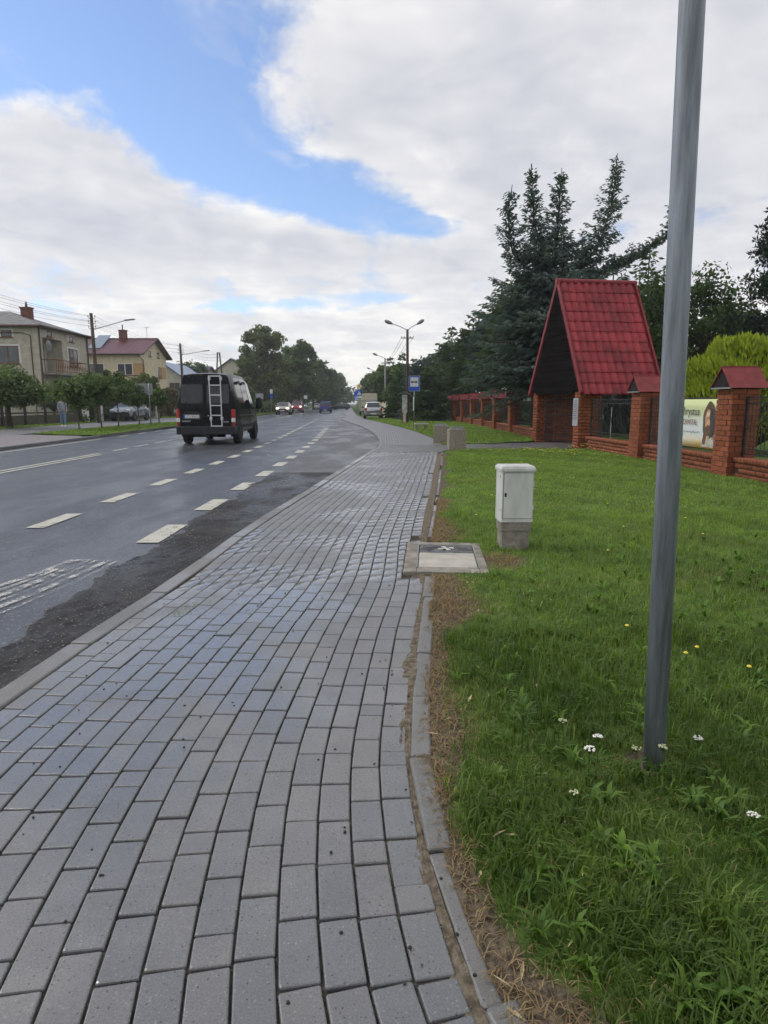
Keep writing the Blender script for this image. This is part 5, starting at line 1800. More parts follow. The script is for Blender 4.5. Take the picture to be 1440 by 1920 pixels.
# gate leaves, both standing open
def leaf(y, side, ang, label):
    m = MB(); L, H = 1.02, 1.52
    for z in (0.07, 0.25, 0.95, 1.30, H - 0.03): m.box(0, L, -0.015, 0.015, z - 0.015, z + 0.015)
    for x in (0.0, L - 0.03): m.box(x, x + 0.04, -0.02, 0.02, 0.05, H)
    o = m.build('gate_leaf', 'iron_black', gate, loc=(0.32, y, 0), rz=ang)
    m = MB()
    for k in range(14):
        x = 0.07 + (L - 0.14) * k / 13
        top = H + 0.02 + 0.17 * math.sin(math.pi * k / 13)
        m.tube([(x, 0, 0.07), (x, 0, 0.6), (x + (0.012 if k % 2 else -0.012), 0, 0.7), (x, 0, 0.8), (x, 0, top)], 0.009, 5)
        m.lathe([(0.009, 0), (0.014, 0.02), (0.001, 0.06)], 5, (x, 0, top))
    m.build('bars', 'iron_black', o)
    m = MB(); m.box(L - 0.05, L + 0.005, -0.035, 0.035, 0.85, 1.0); m.build('lock', 'plaque', o)
leaf(HW - 0.40, 1, R(-38), '')
leaf(-HW + 0.40, -1, R(28), '')
# notice board on the right post
pq = thing('plaque', 'narrow grey notice plate fixed to the right post of the gateway', 'plaque')
pq.parent = None
Mg = Matrix.Translation(gate.location) @ Matrix.Rotation(gate.rotation_euler[2], 4, 'Z')
pq.matrix_world = Mg @ Matrix.Translation((-0.016, -HW + 0.20, 1.10))
m = MB(); m.cbox(-0.012, 0.012, -0.17, 0.17, -0.42, 0.42, 0.004); m.build('plate', 'plaque', pq)
m = MB()
for k in range(11):
    z = 0.34 - 0.055 * k
    w_ = random.uniform(0.08, 0.14) if k > 1 else 0.07
    m.box(-0.0145, -0.0122, -w_, w_, z - 0.009, z + 0.009)
m.build('lettering', 'ink', pq)

# ------------------------------------------------------------------ street furniture by the stop
def litter_bin(x, y, label, a):
    t = thing('litter_bin', label, 'litter bin', (x, y, 0.0), a, 'concrete litter bins at the path')
    m = MB(); w = 0.25; H = 0.60
    for (x0, x1, y0, y1) in ((-w, w, -w, -w + 0.05), (-w, w, w - 0.05, w), (-w, -w + 0.05, -w + 0.05, w - 0.05), (w - 0.05, w, -w + 0.05, w - 0.05)):
        m.box(x0, x1, y0, y1, -0.02, H)
    m.box(-w + 0.05, w - 0.05, -w + 0.05, w - 0.05, -0.02, 0.04)
    m.build('shell', 'aggregate', t, bevel=0.008)
    m = MB(); q = w - 0.055
    for (x0, x1, y0, y1) in ((-q, q, -q, -q + 0.006), (-q, q, q - 0.006, q), (-q, -q + 0.006, -q, q), (q - 0.006, q, -q, q)):
        m.box(x0, x1, y0, y1, 0.1, H + 0.055)
    m.box(-q, q, -q, q, 0.095, 0.11)
    m.build('liner', 'steel_post', t)
    m = MB(); m.tube([(-q, 0, H + .05), (-q * .7, 0, H + .09), (q * .7, 0, H + .09), (q, 0, H + .05)], 0.006, 5); m.build('handle', 'steel_post', t)
    return t
litter_bin(2.18, 19.35, 'nearer square washed-concrete litter bin beside the path', R(3))
litter_bin(1.98, 22.55, 'farther square washed-concrete litter bin behind the other one', R(-4))
t = thing('concrete_seat', 'low grey concrete seat stub on the grass by the bus stop', 'bench', (1.92, 33.4, 0.0), R(4))
m = MB(); m.box(-0.36, 0.36, -0.2, 0.2, 0.28, 0.36); m.build('seat', 'concrete_pale', t, bevel=0.012)
for s in (-0.24, 0.24):
    m = MB(); m.box(s - 0.08, s + 0.08, -0.17, 0.17, -0.02, 0.279); m.build('support', 'concrete', t, bevel=0.01)

# bus stop sign
t = thing('bus_stop_sign', 'blue bus stop sign with white bus panel on a grey post', 'sign', (1.78, 38.4, 0.0), R(3))
m = MB(); m.lathe([(0.03, -0.1), (0.03, 3.0)], 12); m.build('post', 'steel_post', t, True)
m = MB(); m.cbox(-0.33, 0.33, -0.055, -0.035, 2.08, 2.97, 0.008); pl = m.build('panel', 'sign_blue', t)
m = MB(); m.box(-0.235, 0.235, -0.059, -0.0555, 2.34, 2.88); fld = m.build('white_field', 'sign_white', pl)
m = MB(); m.box(-0.19, 0.19, -0.062, -0.0592, 2.575, 2.635); m.box(-0.19, -0.15, -0.062, -0.0592, 2.54, 2.68); 
m.box(-0.19, 0.18, -0.062, -0.0592, 2.66, 2.675)
for x in (-0.11, 0.11): m.lathe([(0.028, -0.062), (0.028, -0.0593)], 12, (x, 0, 2.562), 'y')
for k in range(6): m.box(-0.17 + 0.06 * k, -0.163 + 0.06 * k, -0.062, -0.0592, 2.62, 2.675)
m.build('bus_symbol', 'ink', fld)
m = MB()
for (x0, x1, z0, z1) in ((-0.325, 0.325, 2.955, 2.965), (-0.325, 0.325, 2.085, 2.095), (-0.325, -0.315, 2.095, 2.955), (0.315, 0.325, 2.095, 2.955)): m.box(x0, x1, -0.058, -0.0555, z0, z1)
m.build('border', 'sign_white', pl)
m = MB(); m.box(-0.045, -0.025, -0.13, 0.13, 0.95, 1.75); tb_ = m.build('timetable', 'sign_white', t)

# weathered notice post with a little roof
t = thing('notice_post', 'weathered white notice board with small roof beside the wooden lamp pole', 'notice board', (1.40, 44.0, 0.0))
m = MB(); m.box(-0.16, -0.12, -0.05, 0.05, -0.1, 0.75); m.box(0.12, 0.16, -0.05, 0.05, -0.1, 0.75); m.build('leg', 'rust', t)
m = MB(); m.cbox(-0.17, 0.17, -0.04, 0.04, 0.74, 1.95, 0.01); m.build('board', 'board_white', t)
m = MB(); m.box(-0.10, 0.08, -0.045, -0.0405, 0.1, 0.74); m.build('strip', 'board_white', t)
m = MB(); m.prism([(-0.50, 1.93), (-0.50, 1.97), (0.0, 2.16), (0.42, 1.99), (0.42, 1.95), (0.0, 2.11)], 'y', -0.3, 0.3); m.build('roof', 'slate', t)

# wooden lamp pole with two lamps, and the ones behind it
def lamp_head(m, p, d, L=0.62):
    d = Vector(d).normalized(); s = Vector((0, 0, 1))
    pts = [Vector(p) + d * (L * k) for k in (0, 0.15, 0.45, 0.8, 1.0)]
    m.tube([tuple(q) for q in pts], [0.035, 0.075, 0.13, 0.12, 0.04], 10)
def lamp_pole(x, y, H, arms, label, mat='wood_pole', wires=True, r=0.13, cross=True):
    t = thing('lamp_pole', label, 'lamp pole', (x, y, 0.0), 0, 'lamp poles on the near side')
    m = MB(); m.tube([(0, 0, -0.3), (0.02, 0, H * 0.5), (0, 0, H)], [r, r * 0.85, r * 0.68], 10); m.build('pole', mat, t, True)
    if cross:
        m = MB(); m.box(-0.42, 0.42, -0.04, 0.04, H - 0.62, H - 0.56); cr = m.build('cross_arm', 'steel_post', t)
        for k in (-0.40, -0.2, 0.2, 0.40):
            mm = MB(); mm.lathe([(0.012, -0.02), (0.035, 0.01), (0.03, 0.05), (0.035, 0.07), (0.012, 0.10)], 8, (k, 0, H - 0.56)); mm.build('insulator', 'insulator', cr)
    for (dx_, dy_, dz_, L) in arms:
        d = Vector((dx_, dy_, dz_)).normalized()
        m = MB(); a0 = Vector((0, 0, H - 0.05)); a1 = a0 + d * L
        m.tube([tuple(a0), tuple((a0 + a1) / 2 + Vector((0, 0, 0.03))), tuple(a1)], 0.028, 6)
        ar = m.build('lamp_arm', 'steel_post', t)
        m = MB(); lamp_head(m, a1 - d * 0.05, d); m.build('lamp_head', 'lamp_grey', ar, True)
    return t
lamp_pole(1.63, 46.0, 6.45, ((-1.0, 0, 0.40, 1.15), (0.9, 0.1, 0.55, 0.80)), 'tall wooden pole with two street lamps behind the bus stop sign')
lamp_pole(0.12, 75.0, 6.5, ((-1.0, 0, 0.40, 0.95),), 'single-lamp pole standing second along the near side', 'concrete_pole')
lamp_pole(-1.26, 108.0, 6.6, ((-1.0, 0, 0.42, 1.1),), 'farthest single-lamp pole rising above the near-side trees', 'concrete_pole')

# priority and crossing signs down the road
t = thing('road_sign_post', 'post with yellow priority diamond above a blue crossing sign', 'sign', (-2.75, 72.0, 0.0), R(2))
m = MB(); m.lathe([(0.035, -0.1), (0.035, 3.55)], 10); m.build('post', 'steel_post', t, True)
m = MB(); m.prism([(-0.34, 3.25), (0, 2.91), (0.34, 3.25), (0, 3.59)], 'y', -0.06, -0.04); dm = m.build('diamond', 'sign_white', t)
m = MB(); m.prism([(-0.23, 3.25), (0, 3.02), (0.23, 3.25), (0, 3.48)], 'y', -0.066, -0.0605); m.build('yellow_field', 'sign_yellow', dm)
m = MB(); m.box(-0.30, 0.30, -0.06, -0.04, 2.22, 2.86); sq = m.build('crossing_panel', 'sign_blue', t)
m = MB(); m.prism([(-0.23, 2.30), (0.23, 2.30), (0, 2.78)], 'y', -0.066, -0.0605); tr_ = m.build('triangle', 'sign_white', sq)
m = MB(); m.tube([(-0.08, -0.07, 2.33), (0.0, -0.07, 2.48), (0.07, -0.07, 2.33)], 0.014, 5); m.tube([(0, -0.07, 2.46), (0.01, -0.07, 2.58)], 0.025, 5); m.lathe([(0.03, -0.075), (0.03, -0.068)], 8, (0.01, 0, 2.64), 'y'); m.build('walker_symbol', 'ink', tr_)
m = MB(); m.box(-0.20, 0.30, -0.06, -0.04, 1.98, 2.16); m.build('plate', 'sign_white', t)
t = thing('road_sign_post', 'second blue sign half hidden behind the crossing sign', 'sign', (-3.15, 76.0, 0.0), R(2))
m = MB(); m.lathe([(0.035, -0.1), (0.035, 2.7)], 10); m.build('post', 'steel_post', t, True)
m = MB(); m.box(-0.32, 0.32, -0.06, -0.04, 1.75, 2.75); sq = m.build('panel', 'sign_blue', t)
m = MB(); m.prism([(-0.2, 1.95), (0.0, 1.95), (-0.1, 2.3)], 'y', -0.066, -0.0605); m.box(-0.22, 0.25, -0.066, -0.0605, 1.82, 1.9); m.build('symbol', 'sign_white', sq)

# cream trailer, cream board fence
t = thing('box_trailer', 'cream box trailer parked on the verge behind the silver hatchback', 'trailer', (-1.75, 73.5, 0.0), R(3))
m = MB(); m.prism([(-0.95, 0.45), (0.95, 0.45), (0.98, 0.6), (0.98, 2.35), (0.9, 2.5), (-0.9, 2.5), (-0.98, 2.35), (-0.98, 0.6)], 'y', 0, 3.4); m.build('body', 'cream_body', t, bevel=0.03)
m = MB(); m.box(-0.96, 0.96, -0.02, 0.0, 1.62, 1.70); m.box(-0.985, -0.90, -0.02, -0.001, 0.6, 2.3); m.build('rear_trim', 'slate', t)
m = MB(); m.box(-0.9, 0.9, -0.015, -0.001, 0.46, 0.55); m.build('bumper', 'plastic_dark', t)
for s in (-0.9, 0.9):
    m = MB(); m.lathe([(0.2, -0.1), (0.33, -0.09), (0.33, 0.09), (0.2, 0.1)], 18, (s, 1.7, 0.33), 'x'); m.build('wheel', 'tyre', t, True, angle=40)
t = thing('board_fence', 'pale cream vertical board fence behind the silver hatchback', 'fence', (0, 0, 0))
m = MB()
n = 30
for k in range(n):
    u = k / (n - 1); x = 0.22 - 1.15 * u; y = 61.5 + 17 * u
    m.T = Matrix.Translation((x, y, 0)) @ Matrix.Rotation(R(4), 4, 'Z'); m.box(-0.02, 0.02, -0.2, 0.2, 0.03, 1.42 + 0.05 * math.sin(k))
m.T = None
o = m.build('boards', 'cream_board', t); o['kind'] = 'stuff'
m = MB()
for u in (0, 0.34, 0.68, 1.0): m.box(0.18 - 1.15 * u, 0.34 - 1.15 * u, 61.3 + 17 * u, 61.46 + 17 * u, 0, 1.55)
m.build('posts', 'cream_board', t)['kind'] = 'stuff'

# ------------------------------------------------------------------ houses across the road
def window(house, wall, u0, u1, z0, z1, pos, frame='frame_white', mullion=1, curtain=True, deep=0.10, sill=True, surround=None):
    """wall: 'x' = plane x=pos facing +x, 'y' = plane y=pos facing -y; u runs along the wall"""
    def bx(m, a, b, d0, d1, z0_, z1_):
        if wall == 'x': m.box(pos + d0, pos + d1, a, b, z0_, z1_)
        else: m.box(a, b, pos - d1, pos - d0, z0_, z1_)
    fw = 0.07
    m = MB()
    bx(m, u0, u1, -0.06, 0.03, z0, z0 + fw); bx(m, u0, u1, -0.06, 0.03, z1 - fw, z1)
    bx(m, u0, u0 + fw, -0.06, 0.03, z0 + fw, z1 - fw); bx(m, u1 - fw, u1, -0.06, 0.03, z0 + fw, z1 - fw)
    for k in range(mullion):
        c = u0 + (u1 - u0) * (k + 1) / (mullion + 1)
        bx(m, c - fw * 0.7, c + fw * 0.7, -0.06, 0.028, z0 + fw, z1 - fw)
    w = m.build('window', frame, house)
    m = MB(); bx(m, u0 + fw, u1 - fw, -0.01, 0.006, z0 + fw, z1 - fw); m.build('pane', 'pane', w)
    if sill:
        m = MB(); bx(m, u0 - 0.08, u1 + 0.08, 0.0, 0.12, z0 - 0.06, z0 - 0.003); m.build('sill', 'frame_brown' if frame != 'frame_white' else 'concrete_pale', w)
    if surround:
        m = MB(); bx(m, u0 - 0.14, u1 + 0.14, 0.0, 0.014, z1 + 0.003, z1 + 0.12); bx(m, u0 - 0.14, u0 - 0.004, 0.0, 0.014, z0, z1); bx(m, u1 + 0.004, u1 + 0.14, 0.0, 0.014, z0, z1)
        m.build('surround', surround, w)
    return w

def wall_box(house, x0, x1, y0, y1, z1, mat, gable=None):
    m = MB(); m.box(x0, x1, y0, y1, -0.2, z1)
    return m.build('wall', mat, house)

# house with the balcony
h = thing('house', 'grey-beige two-storey house with hip roof and corner balcony', 'house')
X0, X1, Y0, Y1, EZ = -36.5, -26.0, 49.6, 57.6, 7.1
# walls with a recess for the balcony
m = MB()
m.box(X0, X1 - 1.3, Y0, Y1, -0.2, EZ); m.box(X1 - 1.3, X1, Y0, 50.2, -0.2, EZ); m.box(X1 - 1.3, X1, 53.2, Y1, -0.2, EZ)
m.box(X1 - 1.3, X1, 50.2, 53.2, -0.2, 3.7); m.box(X1 - 1.3, X1, 50.2, 53.2, 6.35, EZ)
wl = m.build('wall', 'render_grey', h)
m = MB(); ov = 0.45
ap0, ap1 = (-32.2, 53.6, 8.7), (-30.2, 53.6, 8.7)
A_, B_, C_, D_ = (X0 - ov, Y0 - ov, EZ), (X1 + ov, Y0 - ov, EZ), (X1 + ov, Y1 + ov, EZ), (X0 - ov, Y1 + ov, EZ)
m.add([A_, B_, C_, D_, ap0, ap1], [(0, 1, 5, 4), (1, 2, 5), (2, 3, 4, 5), (3, 0, 4), (3, 2, 1, 0)])
rf = m.build('roof', 'roof_grey', h)
m = MB(); 
for (a, b) in ((A_, B_), (B_, C_), (C_, D_), (D_, A_)):
    m.tube([(a[0], a[1], EZ - 0.02), (b[0], b[1], EZ - 0.02)], 0.09, 6)
m.build('gutter', 'fascia', rf)
m = MB(); m.box(-28.9, -28.15, 52.8, 53.35, 7.7, 8.85); m.box(-28.96, -28.09, 52.74, 53.41, 8.85, 8.93); ch = m.build('chimney', 'chimney_brick', rf)
m = MB(); m.tube([(-28.5, 53, 8.9), (-28.5, 53, 9.35)], [0.12, 0.05], 8); m.build('flue', 'iron_black', ch)
window(h, 'y', -29.2, -27.55, 4.35, 5.65, Y0, 'frame_brown', 1, surround='frame_white')
window(h, 'y', -33.5, -31.7, 4.35, 5.65, Y0, 'frame_brown', 1, surround='frame_white')
window(h, 'y', -28.75, -27.95, 6.30, 6.80, Y0, 'frame_brown', 0, surround='frame_white')
window(h, 'y', -29.2, -27.55, 1.2, 2.5, Y0, 'frame_brown', 1, surround='frame_white')
window(h, 'x', 54.15, 55.75, 4.40, 5.85, X1, 'frame_brown', 1, surround='frame_white')
window(h, 'x', 54.15, 55.75, 1.2, 2.6, X1, 'frame_brown', 1, surround='frame_white')
window(h, 'x', 50.9, 51.7, 6.48, 6.90, X1, 'frame_brown', 0, surround='frame_white')
window(h, 'x', 54.5, 55.2, 6.40, 6.86, X1, 'frame_brown', 0, surround='frame_white')
window(h, 'x', 50.5, 51.0, 3.8, 6.1, X1 - 1.3, 'frame_white', 0, sill=False); window(h, 'x', 51.6, 52.9, 3.8, 6.1, X1 - 1.3, 'frame_white', 1, sill=False)
m = MB(); m.box(X1 - 0.05, X1 + 1.1, 49.8, 54.9, 3.55, 3.70); bal = m.build('balcony', 'concrete', h)
m = MB(); m.box(X1 + 1.02, X1 + 1.08, 49.85, 54.85, 4.62, 4.68); m.box(X1 + 1.02, X1 + 1.08, 49.85, 54.85, 3.80, 3.85); m.box(X1, X1 + 1.06, 49.86, 49.92, 4.62, 4.68); m.box(X1, X1 + 1.06, 54.8, 54.86, 4.62, 4.68)
rail = m.build('railing', 'rust', bal)
m = MB()
for k in range(18):
    y = 49.95 + 4.8 * k / 17
    m.lathe([(0.015, 3.72), (0.02, 3.95), (0.045, 4.15), (0.02, 4.35), (0.015, 4.62)], 6, (X1 + 1.05, y, 0))
m.build('balusters', 'rust', rail)['kind'] = 'stuff'
for (x, y) in ((X1 + 0.10, Y0 + 0.02), (X1 + 0.10, Y1 - 0.1)):
    m = MB(); m.tube([(x, y, 0), (x, y, EZ - 0.1)], 0.06, 8); m.build('downpipe', 'fascia', wl)
m = MB(); m.tube([(X1 - 0.55, Y0 - 0.05, 0.0), (X1 - 0.55, Y0 - 0.05, 6.4), (X1 - 1.1, Y0 - 0.05, 6.6), (X0, Y0 - 0.05, 6.62)], 0.035, 6); m.build('cable_duct', 'fascia', wl)
m = MB()
for r_ in range(4):
    m.lathe([(0.42 - 0.12 * r_, 0.05 * r_), (0.34 - 0.12 * r_ if r_ < 2 else 0.02, 0.05 * r_ + 0.04)], 16, (X1 + 0.25, 50.6, 5.75), 'x', cap=True)
m.tube([(X1, 50.6, 5.5), (X1 + 0.4, 50.6, 5.75)], 0.025, 6)
m.build('satellite_dish', 'slate', h)

# ochre house with red ribbed roof
h = thing('house', 'yellow-ochre house with red metal roof and solar panel', 'house')
X0, X1, Y0, Y1, EZ, RZ, RY = -34.0, -26.0, 70.0, 78.2, 6.75, 8.55, 74.1
m = MB(); m.box(X0, X1, Y0, Y1, -0.2, EZ); m.prism([(Y0, EZ), (Y1, EZ), (RY, RZ - 0.08)], 'x', X0, X1); wl = m.build('wall', 'render_yellow', h)
roof = None
for s, (ya, yb) in enumerate(((Y0 - 0.5, RY), (Y1 + 0.5, RY))):
    n = 120; v = []; f = []
    za = EZ - 0.18
    for i in range(n + 1):
        x = X0 - 0.6 + (X1 - X0 + 1.2) * i / n; w_ = 0.03 * math.sin(i * math.pi / 2)
        v += [(x, ya, za + w_), (x, yb, RZ + w_), (x, ya, za - 0.1), (x, yb, RZ - 0.1)]
        if i:
            k = 4 * i
            f += [(k - 4, k, k + 1, k - 3), (k - 2, k - 1, k + 3, k + 2), (k - 4, k - 2, k + 2, k)]
    m = MB(); m.add(v, f); r_ = m.build('roof', 'roof_red', h); roof = roof or r_
m = MB(); m.box(X0 - 0.6, X1 + 0.6, RY - 0.12, RY + 0.12, RZ - 0.03, RZ + 0.06); m.build('ridge', 'roof_red', roof)
m = MB(); 
for (ya, yb) in ((Y0 - 0.5, RY), (Y1 + 0.5, RY)):
    m.tube([(X1 + 0.6, ya, EZ - 0.2), (X1 + 0.6, yb, RZ)], 0.07, 5)
m.tube([(X0 - .6, Y0 - 0.55, EZ - 0.22), (X1 + 0.6, Y0 - 0.55, EZ - 0.22)], 0.09, 6)
m.build('gutter', 'fascia', roof)
m = MB(); m.box(-29.4, -28.7, 73.2, 73.9, 7.9, 9.35); m.box(-29.46, -28.64, 73.14, 73.96, 9.35, 9.43); ch = m.build('chimney', 'chimney_brick', roof)
m = MB(); m.tube([(-29.05, 73.5, 9.4), (-29.05, 73.5, 10.0)], 0.06, 6); m.build('flue', 'iron_black', ch)
m = MB(); sl_ = (RZ - EZ + 0.18) / (RY - Y0 + 0.5)
def ry(y): return EZ - 0.18 + (y - Y0 + 0.5) * sl_
m.slab((-31.9, 70.9, ry(70.9) + 0.10), (-30.55, 70.9, ry(70.9) + 0.10), (-30.55, 73.9, ry(73.9) + 0.45), (-31.9, 73.9, ry(73.9) + 0.45), 0.06); m.build('solar_panel', 'solar', roof)
m = MB(); m.tube([(-26.6, RY, RZ), (-26.6, RY, RZ + 1.3)], 0.025, 5); m.tube([(-26.9, RY, RZ + 1.2), (-26.2, RY, RZ + 1.25)], 0.02, 5); m.build('aerial', 'steel_post', roof)
window(h, 'y', -31.8, -29.9, 4.35, 5.6, Y0, 'frame_white', 1); window(h, 'y', -28.5, -26.85, 4.35, 5.6, Y0, 'frame_white', 1)
window(h, 'y', -31.8, -29.9, 1.2, 2.5, Y0, 'frame_white', 1)
m = MB(); m.box(-26.8, -25.985, Y0 - 0.016, Y0 + 1.2, 4.25, 5.62); m.build('ochre_panel', 'panel_ochre', wl)
window(h, 'x', 72.6, 73.3, 6.55, 7.15, X1, 'frame_brown', 0); window(h, 'x', 75.2, 75.9, 6.55, 7.15, X1, 'frame_brown', 0)
window(h, 'x', 75.3, 76.3, 4.3, 5.5, X1, 'frame_brown', 1)
m = MB(); m.box(X1 + 0.002, X1 + 0.02, 76.4, 78.0, 4.2, 5.55); m.build('ochre_panel', 'panel_ochre', wl)
m = MB(); m.tube([(X1 + 0.12, Y0 + 0.5, 0), (X1 + 0.12, Y0 + 0.5, 6.0), (X1 - 0.3, Y0 - 0.4, 6.6)], 0.05, 6); m.build('downpipe', 'fascia', wl)
m = MB(); m.box(-29.6, -25.0, Y0 - 1.4, Y0, 3.3, 3.45); bal = m.build('balcony', 'concrete', h)
m = MB(); m.box(-29.6, -25.0, Y0 - 1.4, Y0 - 1.32, 4.22, 4.32); m.box(-29.6, -25.0, Y0 - 1.4, Y0 - 1.32, 3.5, 3.58)
for x in (-29.6, -27.4, -25.2): m.box(x, x + 0.12, Y0 - 1.42, Y0 - 1.30, 3.45, 4.32)
for x in (-29.5, -27.3): 
    m.tube([(x, Y0 - 1.36, 3.55), (x + 2.1, Y0 - 1.36, 4.25)], 0.045, 4); m.tube([(x, Y0 - 1.36, 4.25), (x + 2.1, Y0 - 1.36, 3.55)], 0.045, 4)
m.build('railing', 'wood_brown', bal)
for x in (-29.5, -25.2):
    m = MB(); m.box(x, x + 0.25, Y0 - 1.4, Y0 - 1.15, -0.1, 3.3); m.build('post', 'concrete_pale', bal)

def gable_house(label, X0, X1, Y0, Y1, EZ, RZ, axis, wall, roofm, wins, chim=(), ov=0.4):
    h = thing('house', label, 'house')
    m = MB(); m.box(X0, X1, Y0, Y1, -0.2, EZ)
    if axis == 'y':      # ridge along y, gable towards the viewer
        c = (X0 + X1) / 2; m.prism([(X0, EZ), (X1, EZ), (c, RZ - 0.1)], 'y', Y0, Y1)
    else:
        c = (Y0 + Y1) / 2; m.prism([(Y0, EZ), (Y1, EZ), (c, RZ - 0.1)], 'x', X0, X1)
    m.build('wall', wall, h)
    r0 = None
    for s in (-1, 1):
        m = MB()
        if axis == 'y':
            hw = (X1 - X0) / 2; k = (RZ - EZ) / hw; xe = c + s * (hw + ov); ze = EZ - k * ov
            q = [(xe, Y0 - ov, ze), (xe, Y1 + ov, ze), (c, Y1 + ov, RZ), (c, Y0 - ov, RZ)]
        else:
            hw = (Y1 - Y0) / 2; k = (RZ - EZ) / hw; ye = c + s * (hw + ov); ze = EZ - k * ov
            q = [(X0 - ov, ye, ze), (X1 + ov, ye, ze), (X1 + ov, c, RZ), (X0 - ov, c, RZ)]
        if (Vector(q[1]) - Vector(q[0])).cross(Vector(q[3]) - Vector(q[0])).z < 0: q = q[::-1]
        m.slab(*q, 0.16); r = m.build('roof', roofm, h); r0 = r0 or r
    for (x, y, w_, z0, z1) in chim:
        m = MB(); m.box(x - w_, x + w_, y - w_, y + w_, z0, z1); m.box(x - w_ - .06, x + w_ + .06, y - w_ - .06, y + w_ + .06, z1, z1 + .1); m.build('chimney', 'chimney_brick', r0)
    for wdw in wins: window(h, *wdw)
    return h
gable_house('pale grey house with shiny blue-grey metal roof behind the van', -33.4, -27.6, 90, 101, 5.0, 7.1, 'y', 'render_pale', 'roof_blue',
            (('y', -29.6, -28.2, 2.2, 4.2, 90, 'frame_brown', 1), ('x', 93, 94.4, 2.2, 3.6, -27.6, 'frame_white', 1)), ())
gable_house('low house with long dark roof between the blue roof and the pylon', -36, -29.5, 106, 116, 5.9, 7.6, 'x', 'render_pale', 'roof_dark', (('x', 109, 110.5, 2.2, 3.6, -29.5, 'frame_white', 1),), ())
gable_house('cream gabled house with two dark chimneys beside the tall trees', -32.2, -24.6, 122, 134, 7.0, 9.7, 'y', 'render_cream', 'roof_dark',
            (('y', -28.0, -26.5, 4.7, 6.2, 122, 'frame_white', 2), ('y', -31.2, -30.0, 4.7, 6.0, 122, 'frame_white', 1), ('y', -28.2, -26.4, 1.5, 3.0, 122, 'frame_white', 1)),
            ((-27.4, 126, 0.35, 8.4, 10.3), (-26.0, 124.5, 0.38, 7.4, 9.7)))
gable_house('brown house half hidden by conifers beyond the bus stop', 3.6, 9.0, 92, 101, 5.0, 7.9, 'y', 'render_brown', 'roof_brown', (('y', 5.0, 6.4, 3.2, 4.6, 92, 'frame_white', 1),), ((7.4, 95, 0.35, 6.5, 8.3),))

# ------------------------------------------------------------------ poles, wires and signs across the road
def left_pole(x, y, H, label, arm=None, aframe=False):
    t = thing('utility_pole', label, 'utility pole', (x, y, 0), 0, 'utility poles across the road')
    m = MB()
    if aframe:
        m.tube([(-0.75, 0, -0.2), (-0.12, 0, H)], [0.12, 0.09], 8); m.tube([(0.75, 0, -0.2), (0.12, 0, H)], [0.12, 0.09], 8); m.box(-0.2, 0.2, -0.06, 0.06, H - 0.1, H); m.box(-0.45, 0.45, -0.05, 0.05, H * .55, H * .55 + .1)
    else:
        m.tube([(0, 0, -0.2), (0.03, 0, H * 0.5), (-0.02, 0, H)], [0.15, 0.13, 0.105], 10)
    m.build('pole', 'wood_pole', t, True)
    for k in range(3):
        m = MB(); z = H - 0.35 - 0.35 * k
        for s in (-1, 1):
            m.tube([(0, 0, z), (s * 0.24, 0, z), (s * 0.24, 0, z + 0.12)], 0.016, 4); m.lathe([(0.02, 0.1), (0.04, 0.13), (0.03, 0.2)], 6, (s * 0.24, 0, z))
        m.build('insulator_bracket', 'iron_black', t)
    if arm:
        m = MB(); a0 = Vector((0.1, 0, H - 1.1)); a1 = a0 + Vector(arm)
        m.tube([tuple(a0), tuple((a0 + a1) / 2), tuple(a1)], 0.03, 6); ar = m.build('lamp_arm', 'steel_post', t)
        m = MB(); d = Vector((1, 0, 0.08)).normalized()
        m.T = Matrix.Translation(a1) @ Matrix.Rotation(R(-6), 4, 'Y'); m.cbox(-0.1, 0.62, -0.11, 0.11, -0.03, 0.05, 0.03); m.build('lamp_head', 'lamp_grey', ar)
    return t
LP = [(-20.2, 24.5, 7.6), (-20.5, 46.5, 7.6), (-20.4, 66.0, 7.3), (-21.4, 85.0, 7.9)]
left_pole(*LP[1], 'wooden pole with lamp arm in front of the ochre house', (2.3, 0, 0.62))
left_pole(*LP[2], 'wooden pole with lamp arm rising behind the van', (2.2, 0, 0.35))
left_pole(*LP[3], 'A-shaped wooden pylon standing farther along the far side', None, True)
left_pole(-22.6, 118.0, 7.5, 'far wooden pole beside the tall trees', (1.6, 0, 0.4))
# wires: one line of wires from pole to pole
wires = thing('overhead_wires', 'overhead power wires strung between the poles across the road', 'wires')
for i in range(len(LP) - 1):
    for k in range(3):
        for s in (-1, 1):
            if s < 0 and k == 2: continue
            z0, z1 = LP[i][2] - 0.2 - 0.35 * k, LP[i + 1][2] - 0.2 - 0.35 * k
            pts = [(LP[i][0] + s * 0.24 + (LP[i + 1][0] - LP[i][0]) * u, LP[i][1] + (LP[i + 1][1] - LP[i][1]) * u, z0 + (z1 - z0) * u - 0.42 * 4 * u * (1 - u)) for u in np.linspace(0, 1, 13)]
            m = MB(); m.tube(pts, 0.0075, 4); m.build('wire', 'wire', wires)
wires2 = thing('overhead_wires', 'overhead wires running between the lamp poles on the near side', 'wires')
NP = [(1.63, 46.0, 5.95), (0.12, 75.0, 6.0), (-1.26, 108.0, 6.1)]
for i in range(2):
    for dx_ in (-0.4, -0.2, 0.2, 0.4):
        pts = [(NP[i][0] + dx_ + (NP[i + 1][0] - NP[i][0]) * u, NP[i][1] + (NP[i + 1][1] - NP[i][1]) * u, NP[i][2] + (NP[i + 1][2] - NP[i][2]) * u - 0.5 * 4 * u * (1 - u)) for u in np.linspace(0, 1, 13)]
        m = MB(); m.tube(pts, 0.012, 4); m.build('wire', 'wire', wires2)

